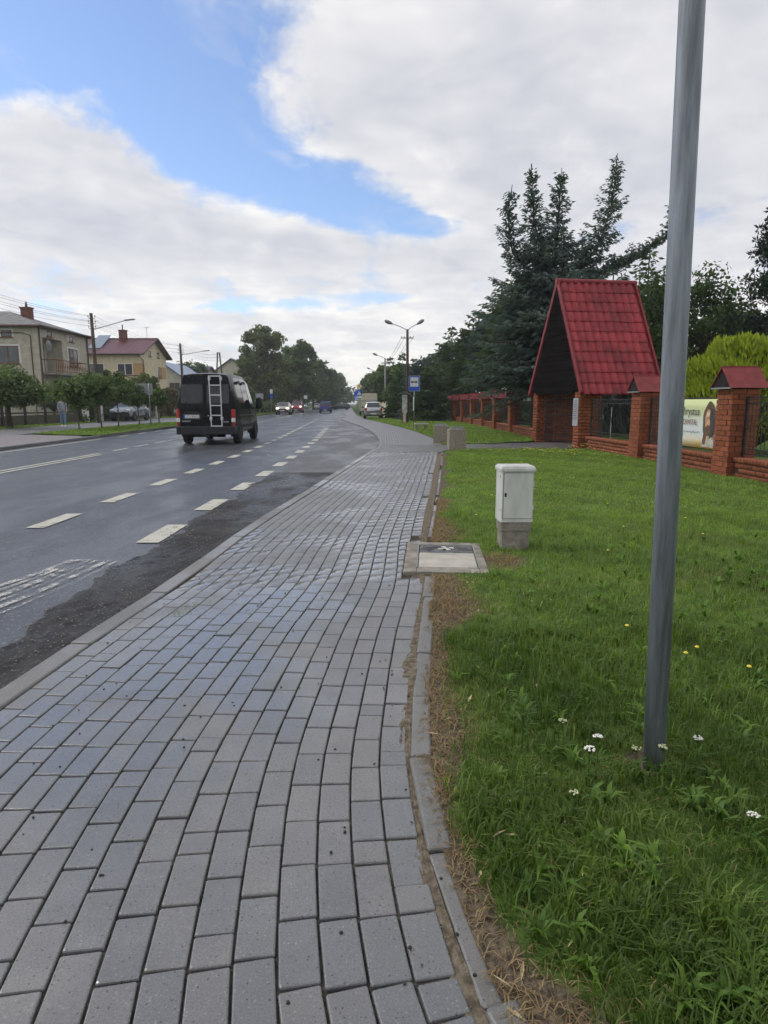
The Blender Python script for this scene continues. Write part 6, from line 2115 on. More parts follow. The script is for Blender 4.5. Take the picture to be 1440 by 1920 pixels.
t = thing('road_sign', 'grey back of a rectangular road sign on the island among the small trees', 'sign', (-14.75, 40.2, 0.0), R(-3))
m = MB(); m.lathe([(0.035, -0.1), (0.035, 2.6)], 10, (0.25, 0, 0)); m.build('post', 'steel_post', t, True)
m = MB(); m.cbox(-0.62, 0.45, 0.04, 0.06, 1.88, 2.58, 0.006); m.build('panel', 'sign_back', t)
for x0, x1, y0 in ((-0.45, -0.38, 0.0), (0.2, 0.3, 0.03)):
    m = MB(); m.box(x0, x1, y0, 0.04, 1.9, 2.56); m.build('rail', 'steel_post', t)
t = thing('road_sign', 'grey back of a wide road sign on the verge right of the van', 'sign', (-13.6, 71.0, 0.0), 0)
m = MB(); m.lathe([(0.035, -0.1), (0.035, 2.4)], 10, (0.0, 0, 0)); m.build('post', 'steel_post', t, True)
m = MB(); m.cbox(-0.42, 0.42, 0.04, 0.06, 1.86, 2.45, 0.006); m.build('panel', 'sign_back', t)
t = thing('road_sign', 'narrow blue and white sign post beyond the wide sign', 'sign', (-13.9, 80.0, 0.0), R(70))
m = MB(); m.lathe([(0.035, -0.1), (0.035, 3.1)], 10, (0.0, 0, 0)); m.build('post', 'steel_post', t, True)
m = MB(); m.box(-0.3, 0.3, -0.06, -0.04, 2.0, 2.55); m.build('blue_panel', 'sign_blue', t)
m = MB(); m.box(-0.3, 0.3, -0.06, -0.04, 2.57, 3.1); m.build('white_panel', 'sign_white', t)
t = thing('road_sign', 'small white sign above the red minibus', 'sign', (-13.5, 112, 0), 0)
m = MB(); m.lathe([(0.035, -0.1), (0.035, 2.7)], 8); m.build('post', 'steel_post', t, True); m = MB(); m.box(-0.28, 0.28, -0.06, -0.04, 2.2, 2.75); m.build('panel', 'sign_white', t)

# ------------------------------------------------------------------ garden fences across the road
fx = lambda y: -21.45 + 0.6 * float(bend(y))
t = thing('garden_fence', 'dark wire garden fence with black posts across the road', 'fence')
m = MB()
for y0 in np.arange(24.0, 47.0, 0.16):
    m.tube([(fx(y0), y0, 0.1), (fx(y0), y0, 1.42)], 0.009, 4)
for z in (0.15, 0.8, 1.38):
    m.tube([(fx(24), 24, z), (fx(36), 36, z), (fx(47.5), 47.5, z)], 0.02, 4)
m.build('bars', 'iron_black', t)['kind'] = 'stuff'
for y0 in np.arange(24.5, 48, 2.55):
    m = MB(); m.box(fx(y0) - 0.06, fx(y0) + 0.06, y0 - 0.06, y0 + 0.06, -0.1, 1.5); m.build('post', 'iron_black', t)
m = MB(); m.box(-22.75, -22.65, 24, 48, -0.1, 0.62); m.box(-22.77, -22.63, 24, 48, 0.72, 0.82); m.build('garden_kerb_wall', 'fence_mesh', t)
def gate_white(y0, y1, label, leafmat='iron_black', lattice=False):
    t = thing('garden_gate', label, 'gate', (0, 0, 0), 0, 'garden gates across the road')
    for y in (y0, y1):
        m = MB(); m.cbox(fx(y) - 0.19, fx(y) + 0.19, y - 0.19, y + 0.19, -0.1, 1.48, 0.02); m.build('pillar', 'white_paint', t)
    m = MB(); a, b_ = y0 + 0.22, y1 - 0.22
    for z in (0.12, 0.75, 1.38): m.box(fx(a) - 0.02, fx(a) + 0.02, a, b_, z - 0.02, z + 0.02)
    for k in range(int((b_ - a) / 0.12)):
        y = a + 0.12 * k; m.box(fx(a) - 0.012, fx(a) + 0.012, y - 0.012, y + 0.012, 0.12, 1.38)
    m.build('leaf', leafmat, t)
    return t
gate_white(48.5, 50.7, 'narrow dark garden gate between the two leftmost white pillars')
gate_white(50.75 + .4, 59.4, 'long dark driveway gate behind the parked grey crossover')
gate_white(62.6, 65.0, 'small garden gate between the white pillars beside the van')
t = thing('garden_fence', 'dark slatted fence between the driveway gate and the small gate', 'fence')
m = MB()
for y0 in np.arange(59.7, 62.3, 0.14): m.box(fx(y0) - 0.012, fx(y0) + 0.012, y0 - 0.05, y0 + 0.05, 0.1, 1.4)
m.build('slats', 'iron_black', t)['kind'] = 'stuff'
t = thing('garden_fence', 'light-framed wire fence just left of the van', 'fence')
m = MB(); m.tube([(fx(66), 66, 0), (fx(66), 66, 1.5), (fx(69), 69, 1.5), (fx(69), 69, 0)], 0.05, 6); m.build('frame', 'white_paint', t)
m = MB()
for y0 in np.arange(66.1, 69, 0.12): m.tube([(fx(y0), y0, 0.05), (fx(y0), y0, 1.45)], 0.01, 4)
m.build('bars', 'fence_mesh', t)['kind'] = 'stuff'

# ------------------------------------------------------------------ vehicles
def section(zs, zb, zt, hw, hwr):
    h = zt - zb
    return [(hw * 0.80, zs), (hw * 0.965, zs + 0.05), (hw * 0.995, zs + 0.22), (hw, (zs + zb) * 0.5 + 0.06), (hw * 0.985, zb),
            (hwr + (hw * 0.985 - hwr) * 0.08, zb + h * 0.86), (hwr * 0.93, zb + h * 0.965), (hwr * 0.55, zt), (0, zt + 0.008)]

def loft(parent, stations, paint, glass='glass_car', lean=None):
    """stations rear to front: (y, sill z, belt z, top z, half width, half roof width, kind of the stretch that follows).
    Panels are sorted into body, side windows, windscreen and rear window; each its own part."""
    secs = []
    for (y, zs, zb, zt, hw, hwr, kind) in stations:
        s = section(zs, zb, zt, hw, hwr)
        ring = [(x, z) for x, z in s] + [(-x, z) for x, z in s[-2::-1]]
        secs.append([(x, y + (lean(z, y) if lean else 0), z) for x, z in ring])
    n = len(secs[0])
    parts = {}
    def put(key, q):
        parts.setdefault(key, []).append(q)
    for i in range(len(secs) - 1):
        kind = stations[i][6]
        a, b = secs[i], secs[i + 1]
        for k in range(n - 1):
            q = (a[k], a[k + 1], b[k + 1], b[k])
            kk = k if k < 8 else (n - 2 - k)          # mirrored index
            side = 'r' if k < 8 else 'l'
            if kind == 'cabin' and kk == 4:
                put(('side_window', side, i), q)
            elif kind == 'wind' and kk in (6, 7):
                put(('windscreen', '', 0), q)
            elif kind == 'rear' and kk in (6, 7):
                put(('rear_window', '', 0), q)
            else:
                put(('body', '', 0), q)
    for e in (0, -1):
        ring = secs[e]
        # end caps in strips, so that they shade well
        for k in range(n // 2):
            a, b, c, d = ring[k], ring[k + 1], ring[n - 2 - k], ring[n - 1 - k]
            put(('body', '', 0), (a, b, c, d) if k + 1 < n - 2 - k else (a, b, d))
        # floor closes below
    for i in range(len(secs) - 1):
        put(('body', '', 0), (secs[i][0], secs[i + 1][0], secs[i + 1][-1], secs[i][-1]))
    body = None
    for key in sorted(parts, key=lambda k: k[0] != 'body'):
        vs, idx, fs = [], {}, []
        for q in parts[key]:
            f = []
            for p in q:
                r = tuple(round(c, 4) for c in p)
                if r not in idx:
                    idx[r] = len(vs); vs.append(r)
                if idx[r] not in f: f.append(idx[r])
            if len(f) > 2: fs.append(tuple(f))
        m = MB(); m.add(vs, fs)
        if key[0] == 'body':
            body = m.build('body', paint, parent, True, angle=38)
        else:
            m.build(key[0], glass, body, True, angle=38)
    return body

def wheel(parent, x, y, r, w, rim='rim', spokes=5):
    s = 1 if x > 0 else -1
    m = MB(); m.lathe([(r * 0.62, -w / 2), (r * 0.94, -w / 2), (r, -w / 2 + 0.03), (r, w / 2 - 0.03), (r * 0.94, w / 2), (r * 0.62, w / 2)], 26, (0, 0, 0), 'x')
    o = m.build('wheel', 'tyre', parent, True, loc=(x, y, r), angle=40)
    m = MB(); m.lathe([(r * 0.63, w / 2 - 0.05), (r * 0.63, w / 2 - 0.02), (r * 0.56, w / 2 - 0.012), (r * 0.5, w / 2 - 0.05), (r * 0.15, w / 2 - 0.03), (r * 0.12, w / 2 + 0.005), (0.01, w / 2 + 0.006)] if s > 0 else
            [(r * 0.63, -w / 2 + 0.05), (r * 0.63, -w / 2 + 0.02), (r * 0.56, -w / 2 + 0.012), (r * 0.5, -w / 2 + 0.05), (r * 0.15, -w / 2 + 0.03), (r * 0.12, -w / 2 - 0.005), (0.01, -w / 2 - 0.006)], 20, (0, 0, 0), 'x')
    for k in range(spokes):
        a = 2 * math.pi * k / spokes
        m.T = Matrix.Rotation(a, 4, 'X')
        xx = s * (w / 2 - 0.02)
        m.box(xx - 0.015, xx + 0.015, -0.035, 0.035, r * 0.08, r * 0.57)
    m.T = None
    m.build('rim', rim, o, True, angle=40)
    return o

def arch(parent, x, y, r):
    """dark wheel housing edge"""
    s = 1 if x > 0 else -1
    m = MB(); pts = [(y + r * 1.13 * math.cos(a), r + r * 1.13 * math.sin(a)) for a in np.linspace(-0.25, math.pi + 0.25, 18)]
    m.prism(pts, 'x', x - s * 0.30, x + s * 0.004)
    return m.build('wheel_arch', 'plastic_dark', parent)

def car(label, loc, rz, L, W, H, paint, stations, wheels, front, rear, r=0.31, group=None, rim='rim', extras=None, text=None, lit=False):
    t = thing('car', label, 'car', loc, rz, group)
    body = loft(t, stations, paint)
    for y in wheels:
        for s in (-1, 1):
            arch(t, s * W / 2, y, r); wheel(t, s * (W / 2 - 0.075), y, r, 0.2, rim)
    return t, body

def hatch_stations(L, W, H, belt=0.95, suv=0.0):
    h = W / 2
    s = suv
    return [(0.00, .50 + s, .78 + s, .84 + s, h * .86, h * .74, 'body'), (0.07, .32 + s, belt, belt + .06, h * .965, h * .80, 'rear'), (0.42, .24 + s, belt + .02, H - .08, h * .99, h * .70, 'cabin'),
            (0.95, .22 + s, belt + .01, H - .01, h, h * .72, 'pillar'), (1.03, .22 + s, belt + .01, H, h, h * .72, 'cabin'), (1.80, .22 + s, belt - .01, H, h, h * .72, 'pillar'), (1.88, .22 + s, belt - .01, H - .005, h, h * .72, 'cabin'),
            (L * .60, .22 + s, belt - .02, H - .07, h, h * .70, 'wind'), (L * .775, .23 + s, belt - .03, belt + .07, h * .985, h * .84, 'hood'), (L * .93, .26 + s, belt - .14, belt - .07, h * .95, h * .80, 'hood'),
            (L * .985, .30 + s, .62 + s, .70 + s, h * .88, h * .72, 'hood'), (L, .38 + s, .52 + s, .58 + s, h * .78, h * .62, 'end')]

def box_part(parent, name, mat, x0, x1, y0, y1, z0, z1, bev=0.015):
    m = MB(); m.box(x0, x1, y0, y1, z0, z1); return m.build(name, mat, parent, bevel=bev)

def car_details(t, L, W, H, belt, suv=0.0, front_lit=False, plate='', mirror='plastic_dark', dark_low=True, tail_high=False):
    h = W / 2; s = suv
    for e in (-1, 1):
        hl = MB(); hl.T = Matrix.Translation((e * h * .70, L * .955, belt - .17)) @ Matrix.Diagonal((0.20, 0.16, 0.085, 1))
        hl.lathe([(0.05, -1), (0.75, -.7), (1, 0), (0.75, .7), (0.05, 1)], 12); hl.build('headlight', 'lamp_lit' if front_lit else 'lamp_clear', t, True)
        zt = belt + .02 if not tail_high else belt + .15
        tl = MB(); tl.cbox(e * h * .84 - .10, e * h * .84 + .10, -0.012, 0.16, zt - .26, zt, 0.03); tl.build('tail_light', 'lamp_red', t)
        mi = MB(); mi.T = Matrix.Translation((e * (h + .10), L * .66, belt + .06)) @ Matrix.Diagonal((0.11, 0.07, 0.085, 1)); mi.lathe([(0.1, -1), (0.8, -.6), (1, 0), (0.8, .6), (0.1, 1)], 10); mi.build('mirror', mirror, t, True)
    box_part(t, 'rear_bumper', 'plastic_dark' if dark_low else 'lamp_grey', -h * .9, h * .9, -0.05, 0.12, .36 + s, .58 + s, 0.03)
    box_part(t, 'front_bumper', 'plastic_dark', -h * .82, h * .82, L - .10, L + .03, .28 + s, .50 + s, 0.03)
    box_part(t, 'grille', 'plastic_dark', -h * .5, h * .5, L - .08, L + .015, .55 + s, .70 + s, 0.01)
    for (y, f) in ((-0.058, -1), (L + .034, 1)):
        o = box_part(t, 'number_plate', 'plate_white', -.26, .26, y - .006, y + .006, .40 + s, .51 + s, 0.0)
    # door seams as thin dark lines
    for e in (-1, 1):
        m = MB()
        for y in (1.0, 1.84, L * .62): m.tube([(e * (h + .001), y, .35 + s), (e * (h + .002), y, belt - .05)], 0.006, 4)
        m.build('door_seam', 'plastic_dark', t)
        m = MB()
        for y in (1.15, 1.98): m.cbox(e * (h + .012) - .012, e * (h + .012) + .012, y, y + .18, belt - .16, belt - .125, 0.004)
        m.build('door_handle', 'plastic_dark', t)

# silver hatchback parked on the grass
t, b_ = car('silver hatchback parked on the grass verge seen from behind', (-0.95, 58.6, 0.0), R(3), 3.85, 1.66, 1.52, 'car_silver', hatch_stations(3.85, 1.66, 1.52, .96), (0.55, 3.0), None, None, 0.29)
car_details(t, 3.85, 1.66, 1.52, .96, dark_low=False)
box_part(t, 'bump_strip', 'plastic_dark', -.72, .72, -.062, -.045, .60, .66, .005)
# grey-white crossover on the far driveway
t, b_ = car('grey-blue crossover parked across the road behind small trees', (-20.35, 53.9, 0.0), R(180), 4.13, 1.77, 1.57, 'car_steel', hatch_stations(4.13, 1.77, 1.57, 1.02, .06), (0.75, 3.3), None, None, 0.34)
car_details(t, 4.13, 1.77, 1.57, 1.02, .06)
box_part(t, 'sill_cladding', 'plastic_dark', -.90, .90, .3, 3.8, .26, .46, .02)
box_part(t, 'lower_bumper', 'plastic_dark', -.74, .74, 3.9, 4.20, .26, .72, .06)
m = MB(); m.tube([(-.30, 4.18, .84), (-.16, 4.22, .72), (.16, 4.22, .72), (.30, 4.18, .84)], .025, 6); m.build('grille_trim', 'alu', t)
m = MB(); m.lathe([(0.07, -.02), (0.07, .02)], 14, (0, 4.2, .78), 'y'); m.build('emblem', 'alu', t)
# oncoming and leading traffic
XL = lambda y: -9.85 + float(bend(y))
t, b_ = car('silver-beige estate car with headlights on, coming towards the viewer', (XL(85) + .1, 87.5, ZR), R(180 + 3), 4.3, 1.82, 1.62, 'car_beige', hatch_stations(4.3, 1.82, 1.62, 1.02, .08), (0.8, 3.45), None, None, 0.33)
car_details(t, 4.3, 1.82, 1.62, 1.02, .08, True, mirror='car_beige')
m = MB()
for e in (-1, 1): m.tube([(e * .58, .6, 1.60), (e * .60, 1.6, 1.68), (e * .58, 2.6, 1.60)], .025, 5)
m.build('roof_rail', 'alu', t)
vs_ = lambda L, W, H, belt: [(0.0, .34, belt - .02, H - .16, W * .47, W * .40, 'body'), (0.08, .28, belt, H - .05, W * .49, W * .41, 'cabin'), (1.3, .26, belt, H, W * .5, W * .41, 'pillar'), (1.45, .26, belt, H, W * .5, W * .41, 'cabin'), (2.6, .26, belt - .02, H, W * .5, W * .41, 'pillar'), (2.72, .26, belt - .02, H, W * .5, W * .41, 'cabin'),
                             (L * .70, .26, belt - .04, H - .10, W * .5, W * .40, 'wind'), (L * .875, .28, belt - .08, belt + .06, W * .49, W * .43, 'hood'), (L * .97, .30, belt - .26, belt - .18, W * .47, W * .41, 'hood'), (L, .36, .62, .72, W * .43, W * .36, 'end')]
t, b_ = car('dark red minibus coming behind the silver-beige car', (XL(104) + .3, 107, ZR), R(180 + 3), 4.8, 1.9, 1.95, 'car_red', vs_(4.8, 1.9, 1.95, 1.15), (0.9, 3.95), None, None, 0.33)
car_details(t, 4.8, 1.9, 1.95, 1.15, 0, True, tail_high=True)
t, b_ = car('blue minivan driving away in the near lane', (-6.75 + float(bend(99)) + .3 + 1.7, 99.5, ZR), R(3), 4.3, 1.78, 1.80, 'car_blue', vs_(4.3, 1.78, 1.80, 1.08), (0.75, 3.45), None, None, 0.32)
car_details(t, 4.3, 1.78, 1.80, 1.08, 0, False, tail_high=True)
m = MB(); m.slab((-.62, -.016, 1.14), (.62, -.016, 1.14), (.56, -.012, 1.62), (-.56, -.012, 1.62), .01); m.build('rear_window', 'glass_car', t)
t, b_ = car('small pale car far down the road behind the blue minivan', (XL(160) + .8, 162, ZR), R(183), 4.2, 1.75, 1.5, 'car_white', hatch_stations(4.2, 1.75, 1.5, .95), (0.7, 3.3), None, None, 0.31)
car_details(t, 4.2, 1.75, 1.5, .95)
t, b_ = car('dark car turning in the far distance at the end of the road', (-4.9 + float(bend(150)) + 4.2, 150, 0.0), R(88), 4.4, 1.8, 1.45, 'car_dark', hatch_stations(4.4, 1.8, 1.45, .92), (0.8, 3.5), None, None, 0.31)
car_details(t, 4.4, 1.8, 1.45, .92)
t, b_ = car('white car parked beside the verge at the far left bend', (-13.8 + float(bend(190)), 190, 0), R(180), 4.2, 1.75, 1.5, 'car_white', hatch_stations(4.2, 1.75, 1.5, .95), (0.7, 3.3), None, None, 0.31)
car_details(t, 4.2, 1.75, 1.5, .95)

# ------------------------------------------------------------------ black panel van with a ladder
v = thing('panel_van', 'black high-roof panel van with a silver ladder on its rear door', 'van', (-6.27, 22.75, ZR), R(1.2))
ST = [(0.00, .44, 1.42, 2.36, .975, .74, 'body'), (0.05, .42, 1.45, 2.46, 1.005, .79, 'body'), (0.55, .40, 1.46, 2.50, 1.025, .81, 'body'), (0.80, .40, 1.46, 2.51, 1.03, .815, 'cabin'), (1.72, .40, 1.46, 2.515, 1.03, .815, 'pillar'), (1.84, .40, 1.46, 2.515, 1.03, .815, 'cabin'),
      (2.75, .40, 1.45, 2.50, 1.03, .81, 'body'), (2.95, .40, 1.43, 2.48, 1.03, .80, 'cabin'), (3.75, .40, 1.38, 2.34, 1.02, .76, 'wind'), (4.45, .40, 1.20, 1.38, 1.0, .86, 'hood'), (4.86, .40, .98, 1.08, .95, .80, 'hood'), (5.02, .42, .72, .80, .86, .70, 'end')]
body = loft(v, ST, 'van_black', 'glass_dark', lambda z, y: 0.10 * max(0.0, z - 1.25) ** 1.5 if y < 0.3 else 0.0)
def vrear(z): return 0.10 * max(0.0, z - 1.25) ** 1.5
# the two rear doors, slightly proud of the body
for s, x0, x1 in ((-1, -0.90, -0.012), (1, 0.012, 0.90)):
    m = MB(); zs_ = (0.66, 1.0, 1.25, 1.6, 1.95, 2.34)
    vv_, ff_ = [], []
    for z in zs_:
        wv = 1.0 if z < 1.45 else 1.0 - (z - 1.45) * 0.17
        a, b2 = (x0 * wv, x1) if s < 0 else (x0, x1 * wv)
        vv_ += [(a, vrear(z) - 0.022, z), (b2, vrear(z) - 0.022, z), (a, vrear(z) + 0.05, z), (b2, vrear(z) + 0.05, z)]
    for i in range(len(zs_) - 1):
        k = 4 * i
        ff_ += [(k, k + 1, k + 5, k + 4), (k + 1, k + 3, k + 7, k + 5), (k + 2, k, k + 4, k + 6)]
    ff_ += [(0, 2, 3, 1), (20, 21, 23, 22)]
    m.add(vv_, ff_); d_ = m.build('rear_door', 'van_black', v, bevel=0.012)
    a, b2 = (x0 * 0.93, x1 - 0.06) if s < 0 else (x0 + 0.06, x1 * 0.93)
    m = MB(); vv_, ff_ = [], []
    for i, z in enumerate((1.44, 1.6, 1.8, 2.0, 2.10)):
        vv_ += [(a, vrear(z) - 0.032, z), (b2, vrear(z) - 0.032, z)]
        if i: ff_.append((2 * i - 2, 2 * i - 1, 2 * i + 1, 2 * i))
    m.add(vv_, ff_); m.build('door_window', 'glass_dark', d_)
    m = MB(); m.box(s * 0.90 - 0.03, s * 0.90 + 0.03, -0.03, 0.03, 0.95, 1.05); m.box(s * 0.86 - 0.03, s * 0.86 + 0.03, vrear(1.9) - 0.03, vrear(1.9) + 0.03, 1.85, 1.95); m.build('hinge', 'plastic_dark', d_)
# lights: tall clusters at the corners
for s in (-1, 1):
    m = MB(); m.cbox(s * 0.955 - 0.065, s * 0.955 + 0.065, -0.03, 0.17, 0.94, 1.24, 0.03); tl = m.build('tail_light', 'lamp_red', v)
    m = MB(); m.cbox(s * 0.955 - 0.06, s * 0.955 + 0.06, -0.032, 0.165, 0.80, 0.938, 0.02); m.build('reversing_lamp', 'lamp_clear', tl)
    m = MB(); m.cbox(s * 0.955 - 0.062, s * 0.955 + 0.062, -0.031, 0.165, 0.62, 0.798, 0.02); m.build('brake_lamp', 'lamp_red_dark', tl)
m = MB(); m.cbox(-1.03, 1.03, -0.13, 0.42, 0.36, 0.655, 0.05); bp = m.build('bumper', 'plastic_dark', v, bevel=0.02)
m = MB(); m.box(-0.012, 0.012, -0.134, -0.126, 0.38, 0.62); m.box(-0.98, 0.98, -0.134, -0.126, 0.575, 0.585); m.build('bumper_seam', 'iron_black', bp)
m = MB(); m.cbox(-0.80, -0.17, -0.035, -0.015, 0.885, 1.10, 0.01); rc = m.build('plate_recess', 'plastic_dark', v)
m = MB(); m.box(-0.755, -0.215, -0.045, -0.0355, 0.93, 1.045); npl = m.build('number_plate', 'plate_white', rc)
m = MB(); m.box(-0.755, -0.71, -0.048, -0.0455, 0.931, 1.044); m.build('plate_band', 'sign_blue', npl)
text_mesh('LTU 80616', 0.115, 'ink', npl, 'plate_text', (-0.69, -0.0475, 0.948), (math.pi / 2, 0, 0), 0.001, 'LEFT', width=0.45)
text_mesh('RENAULT', 0.075, 'alu', v, 'badge', (-0.83, -0.027, 0.80), (math.pi / 2, 0, 0), 0.004, 'LEFT', width=0.30)
text_mesh('MASTER', 0.065, 'alu', v, 'badge', (0.56, -0.027, 0.78), (math.pi / 2, 0, 0), 0.004, 'LEFT', width=0.24)
m = MB(); m.cbox(-0.75, -0.22, -0.045, -0.01, 1.12, 1.16, 0.01); m.build('door_handle', 'plastic_dark', v)
m = MB(); m.lathe([(0.018, -0.04), (0.018, -0.02)], 10, (0.10, 0, 1.02), 'y'); m.build('lock', 'alu', v)
for z, x in ((2.28, -0.42), (2.08, -0.12)):
    m = MB(); m.cbox(x - 0.02, x + 0.02, vrear(z) - 0.05, vrear(z) - 0.02, z - 0.02, z + 0.03, 0.005); m.build('washer', 'plastic_dark', v)
# ladder
lad = thing('ladder', 'silver aluminium ladder mounted on the back of the black van', 'ladder', v.location, R(1.2))
zz_ = (0.66, 1.03, 1.37, 1.73, 2.07, 2.38)
for s, xb, xt in ((-1, 0.215, 0.165), (1, 0.585, 0.560)):
    m = MB(); m.tube([(xb, -0.11, 0.64), (xt, vrear(2.38) - 0.11, 2.40)], 0.020, 8); m.build('rail', 'alu', lad, True, angle=50)
for z in zz_:
    u = (z - 0.64) / 1.76
    m = MB(); y = -0.11 + vrear(2.38) * u
    m.box(0.215 - 0.05 * u, 0.585 - 0.025 * u, y - 0.018, y + 0.018, z - 0.018, z + 0.018); m.build('rung', 'alu', lad)
for (x, z) in ((0.20, 0.92), (0.58, 0.92), (0.17, 2.30), (0.57, 2.30)):
    m = MB(); m.cbox(x - 0.02 - 0.02, x + 0.04, -0.10 + vrear(z), vrear(z) - 0.023, z - 0.06, z + 0.06, 0.006); m.build('bracket', 'alu', lad)
for y in (0.95, 4.13):
    for s in (-1, 1):
        arch(v, s * 1.03, y, 0.35); wheel(v, s * (1.03 - 0.125), y, 0.345, 0.235, 'rim_dark' if s < 0 else 'rim', 6)
m = MB(); m.cbox(1.035, 1.05, 1.4, 3.6, 0.56, 0.66, 0.006); m.cbox(-1.05, -1.035, 1.4, 3.6, 0.56, 0.66, 0.006); m.build('side_moulding', 'plastic_dark', v)
for s in (-1, 1):
    m = MB(); m.T = Matrix.Translation((s * 1.22, 3.85, 1.45)) @ Matrix.Diagonal((0.13, 0.09, 0.24, 1)); m.lathe([(0.1, -1), (0.75, -.85), (1, -.3), (1, .4), (0.7, .9), (0.1, 1)], 12); m.T = None; m.tube([(s * 0.98, 3.9, 1.25), (s * 1.2, 3.85, 1.30)], 0.03, 6); m.build('mirror', 'plastic_dark', v, True, angle=50)
    m = MB(); m.T = Matrix.Translation((s * 0.72, 4.90, 0.93)) @ Matrix.Diagonal((0.2, 0.12, 0.14, 1)); m.lathe([(0.05, -1), (0.75, -.7), (1, 0), (0.75, .7), (0.05, 1)], 12); m.build('headlight', 'lamp_clear', v, True)
for y in (1.0, 1.9):
    m = MB(); m.T = Matrix.Translation((0.925, y + .3, 2.20)) @ Matrix.Rotation(R(-16), 4, 'Y'); m.cbox(-0.012, 0.012, -0.28, 0.28, -0.05, 0.05, 0.01); m.build('vent', 'plastic_dark', v)
m = MB()
for (y0, z0) in ((0.70, 1.1), (2.85, 1.1)): m.tube([(1.034, y0, 0.5), (1.036, y0, 1.4)], 0.007, 4)
m.tube([(1.034, 0.8, 1.02), (1.034, 3.9, 1.0)], 0.010, 4); m.build('door_seam', 'iron_black', v)
m = MB(); m.cbox(1.03, 1.06, 3.0, 3.2, 1.10, 1.14, 0.008); m.build('door_handle', 'plastic_dark', v)
m = MB(); m.tube([(-0.6, 0.3, 0.30), (0.6, 0.3, 0.30)], 0.05, 8); m.tube([(0.35, -0.05, 0.30), (0.35, 0.9, 0.32)], 0.035, 8); m.box(-0.8, 0.8, 0.4, 4.3, 0.36, 0.42); m.box(-0.10, 0.10, -0.06, 0.3, 0.27, 0.35); m.build('underbody', 'iron_black', v)

# ------------------------------------------------------------------ person on the far footway
def skin_mesh(name, verts, edges, radii, mat, parent, root=0, sub=2):
    me = bpy.data.meshes.new(name)
    me.from_pydata(verts, edges, [])
    o = bpy.data.objects.new(name, me); COL.objects.link(o)
    me.materials.append(MATS[mat])
    o.modifiers.new('skin', 'SKIN')
    if not me.skin_vertices:
        bpy.context.view_layer.objects.active = o
    lay = me.skin_vertices[0] if me.skin_vertices else None
    if lay is None:
        bpy.context.view_layer.update()
        lay = me.skin_vertices[0]
    for i, r in enumerate(radii):
        lay.data[i].radius = (r, r) if not isinstance(r, tuple) else r
        lay.data[i].use_root = (i == root)
    s = o.modifiers.new('sub', 'SUBSURF'); s.levels = sub; s.render_levels = sub
    if parent: o.parent = parent
    return o
pe = thing('person', 'person in pale blue jeans and white shoes walking behind a small tree', 'person', (-19.1, 38.5, 0.0), R(20))
# local: facing -y, legs in a short stride
bv = [(0, 0, .96), (0, 0, 1.12), (0, .01, 1.30), (0, .01, 1.43), (0, -.01, 1.52), (0, -.02, 1.60), (0, -.03, 1.70),
      (.17, .01, 1.40), (.22, .03, 1.15), (.20, -.06, .93), (.20, -.08, .86), (-.17, .01, 1.40), (-.22, .02, 1.15), (-.20, -.08, .95), (-.20, -.11, .88),
      (.09, 0, .90), (.10, -.10, .50), (.10, -.04, .10), (-.09, 0, .90), (-.10, .08, .50), (-.11, .20, .12), (.10, -.15, .05), (-.11, .10, .05)]
be = [(0, 1), (1, 2), (2, 3), (3, 4), (4, 5), (5, 6), (3, 7), (7, 8), (8, 9), (9, 10), (3, 11), (11, 12), (12, 13), (13, 14), (0, 15), (15, 16), (16, 17), (17, 21), (0, 18), (18, 19), (19, 20), (20, 22)]
br_ = [.13, .125, .14, .10, .055, .075, .085, .055, .042, .033, .035, .055, .042, .033, .035, .085, .06, .04, .085, .06, .04, .035, .035]
body = skin_mesh('body', bv, be, br_, 'skin', pe)
tr_v = [(0, 0, 1.00), (0, 0, .90), (.095, 0, .82), (.10, -.10, .50), (.10, -.045, .12), (-.095, 0, .82), (-.10, .08, .50), (-.11, .19, .13)]
skin_mesh('trousers', tr_v, [(0, 1), (1, 2), (2, 3), (3, 4), (1, 5), (5, 6), (6, 7)], [.155, .155, .105, .085, .07, .105, .085, .07], 'jeans', body)
sh_v = [(0, 0, .97), (0, 0, 1.12), (0, .01, 1.30), (0, .01, 1.42), (.18, .01, 1.39), (.225, .03, 1.14), (.205, -.05, .96), (-.18, .01, 1.39), (-.225, .02, 1.14), (-.205, -.07, .98)]
skin_mesh('shirt', sh_v, [(0, 1), (1, 2), (2, 3), (3, 4), (4, 5), (5, 6), (3, 7), (7, 8), (8, 9)], [.165, .155, .165, .11, .07, .058, .05, .07, .058, .05], 'shirt', body)
skin_mesh('hair', [(0, .02, 1.72), (0, .05, 1.64), (0, .06, 1.54)], [(0, 1), (1, 2)], [.095, .085, .05], 'hair', body)
m = MB()
for (x, y) in ((.10, -.10), (-.11, .14)):
    m.T = Matrix.Translation((x, y, 0)); m.prism([(.04, 0.005), (.10, 0.005), (.11, .05), (.04, .10), (-.06, .085), (-.15, .05), (-.16, 0.02), (-.14, .005)], 'x', -.045, .045)
m.T = None; m.build('shoes', 'shoe', body, bevel=0.015)
m = MB()
for s, (hx, hy, hz) in ((1, (.20, -.08, .86)), (-1, (-.20, -.11, .88))):
    for k in range(4):
        a = (k - 1.5) * .017
        m.tube([(hx, hy + a, hz - .01), (hx - s * .004, hy + a - .004, hz - .055 - .006 * (1.5 - abs(k - 1.5))), (hx - s * .018, hy + a - .008, hz - .095 - .008 * (1.5 - abs(k - 1.5)))], [.0095, .0085, .007], 6)
    m.tube([(hx, hy - .02, hz + .01), (hx - s * .02, hy - .045, hz - .025), (hx - s * .025, hy - .045, hz - .055)], [.011, .0095, .008], 6)
m.build('fingers', 'skin', body, True)
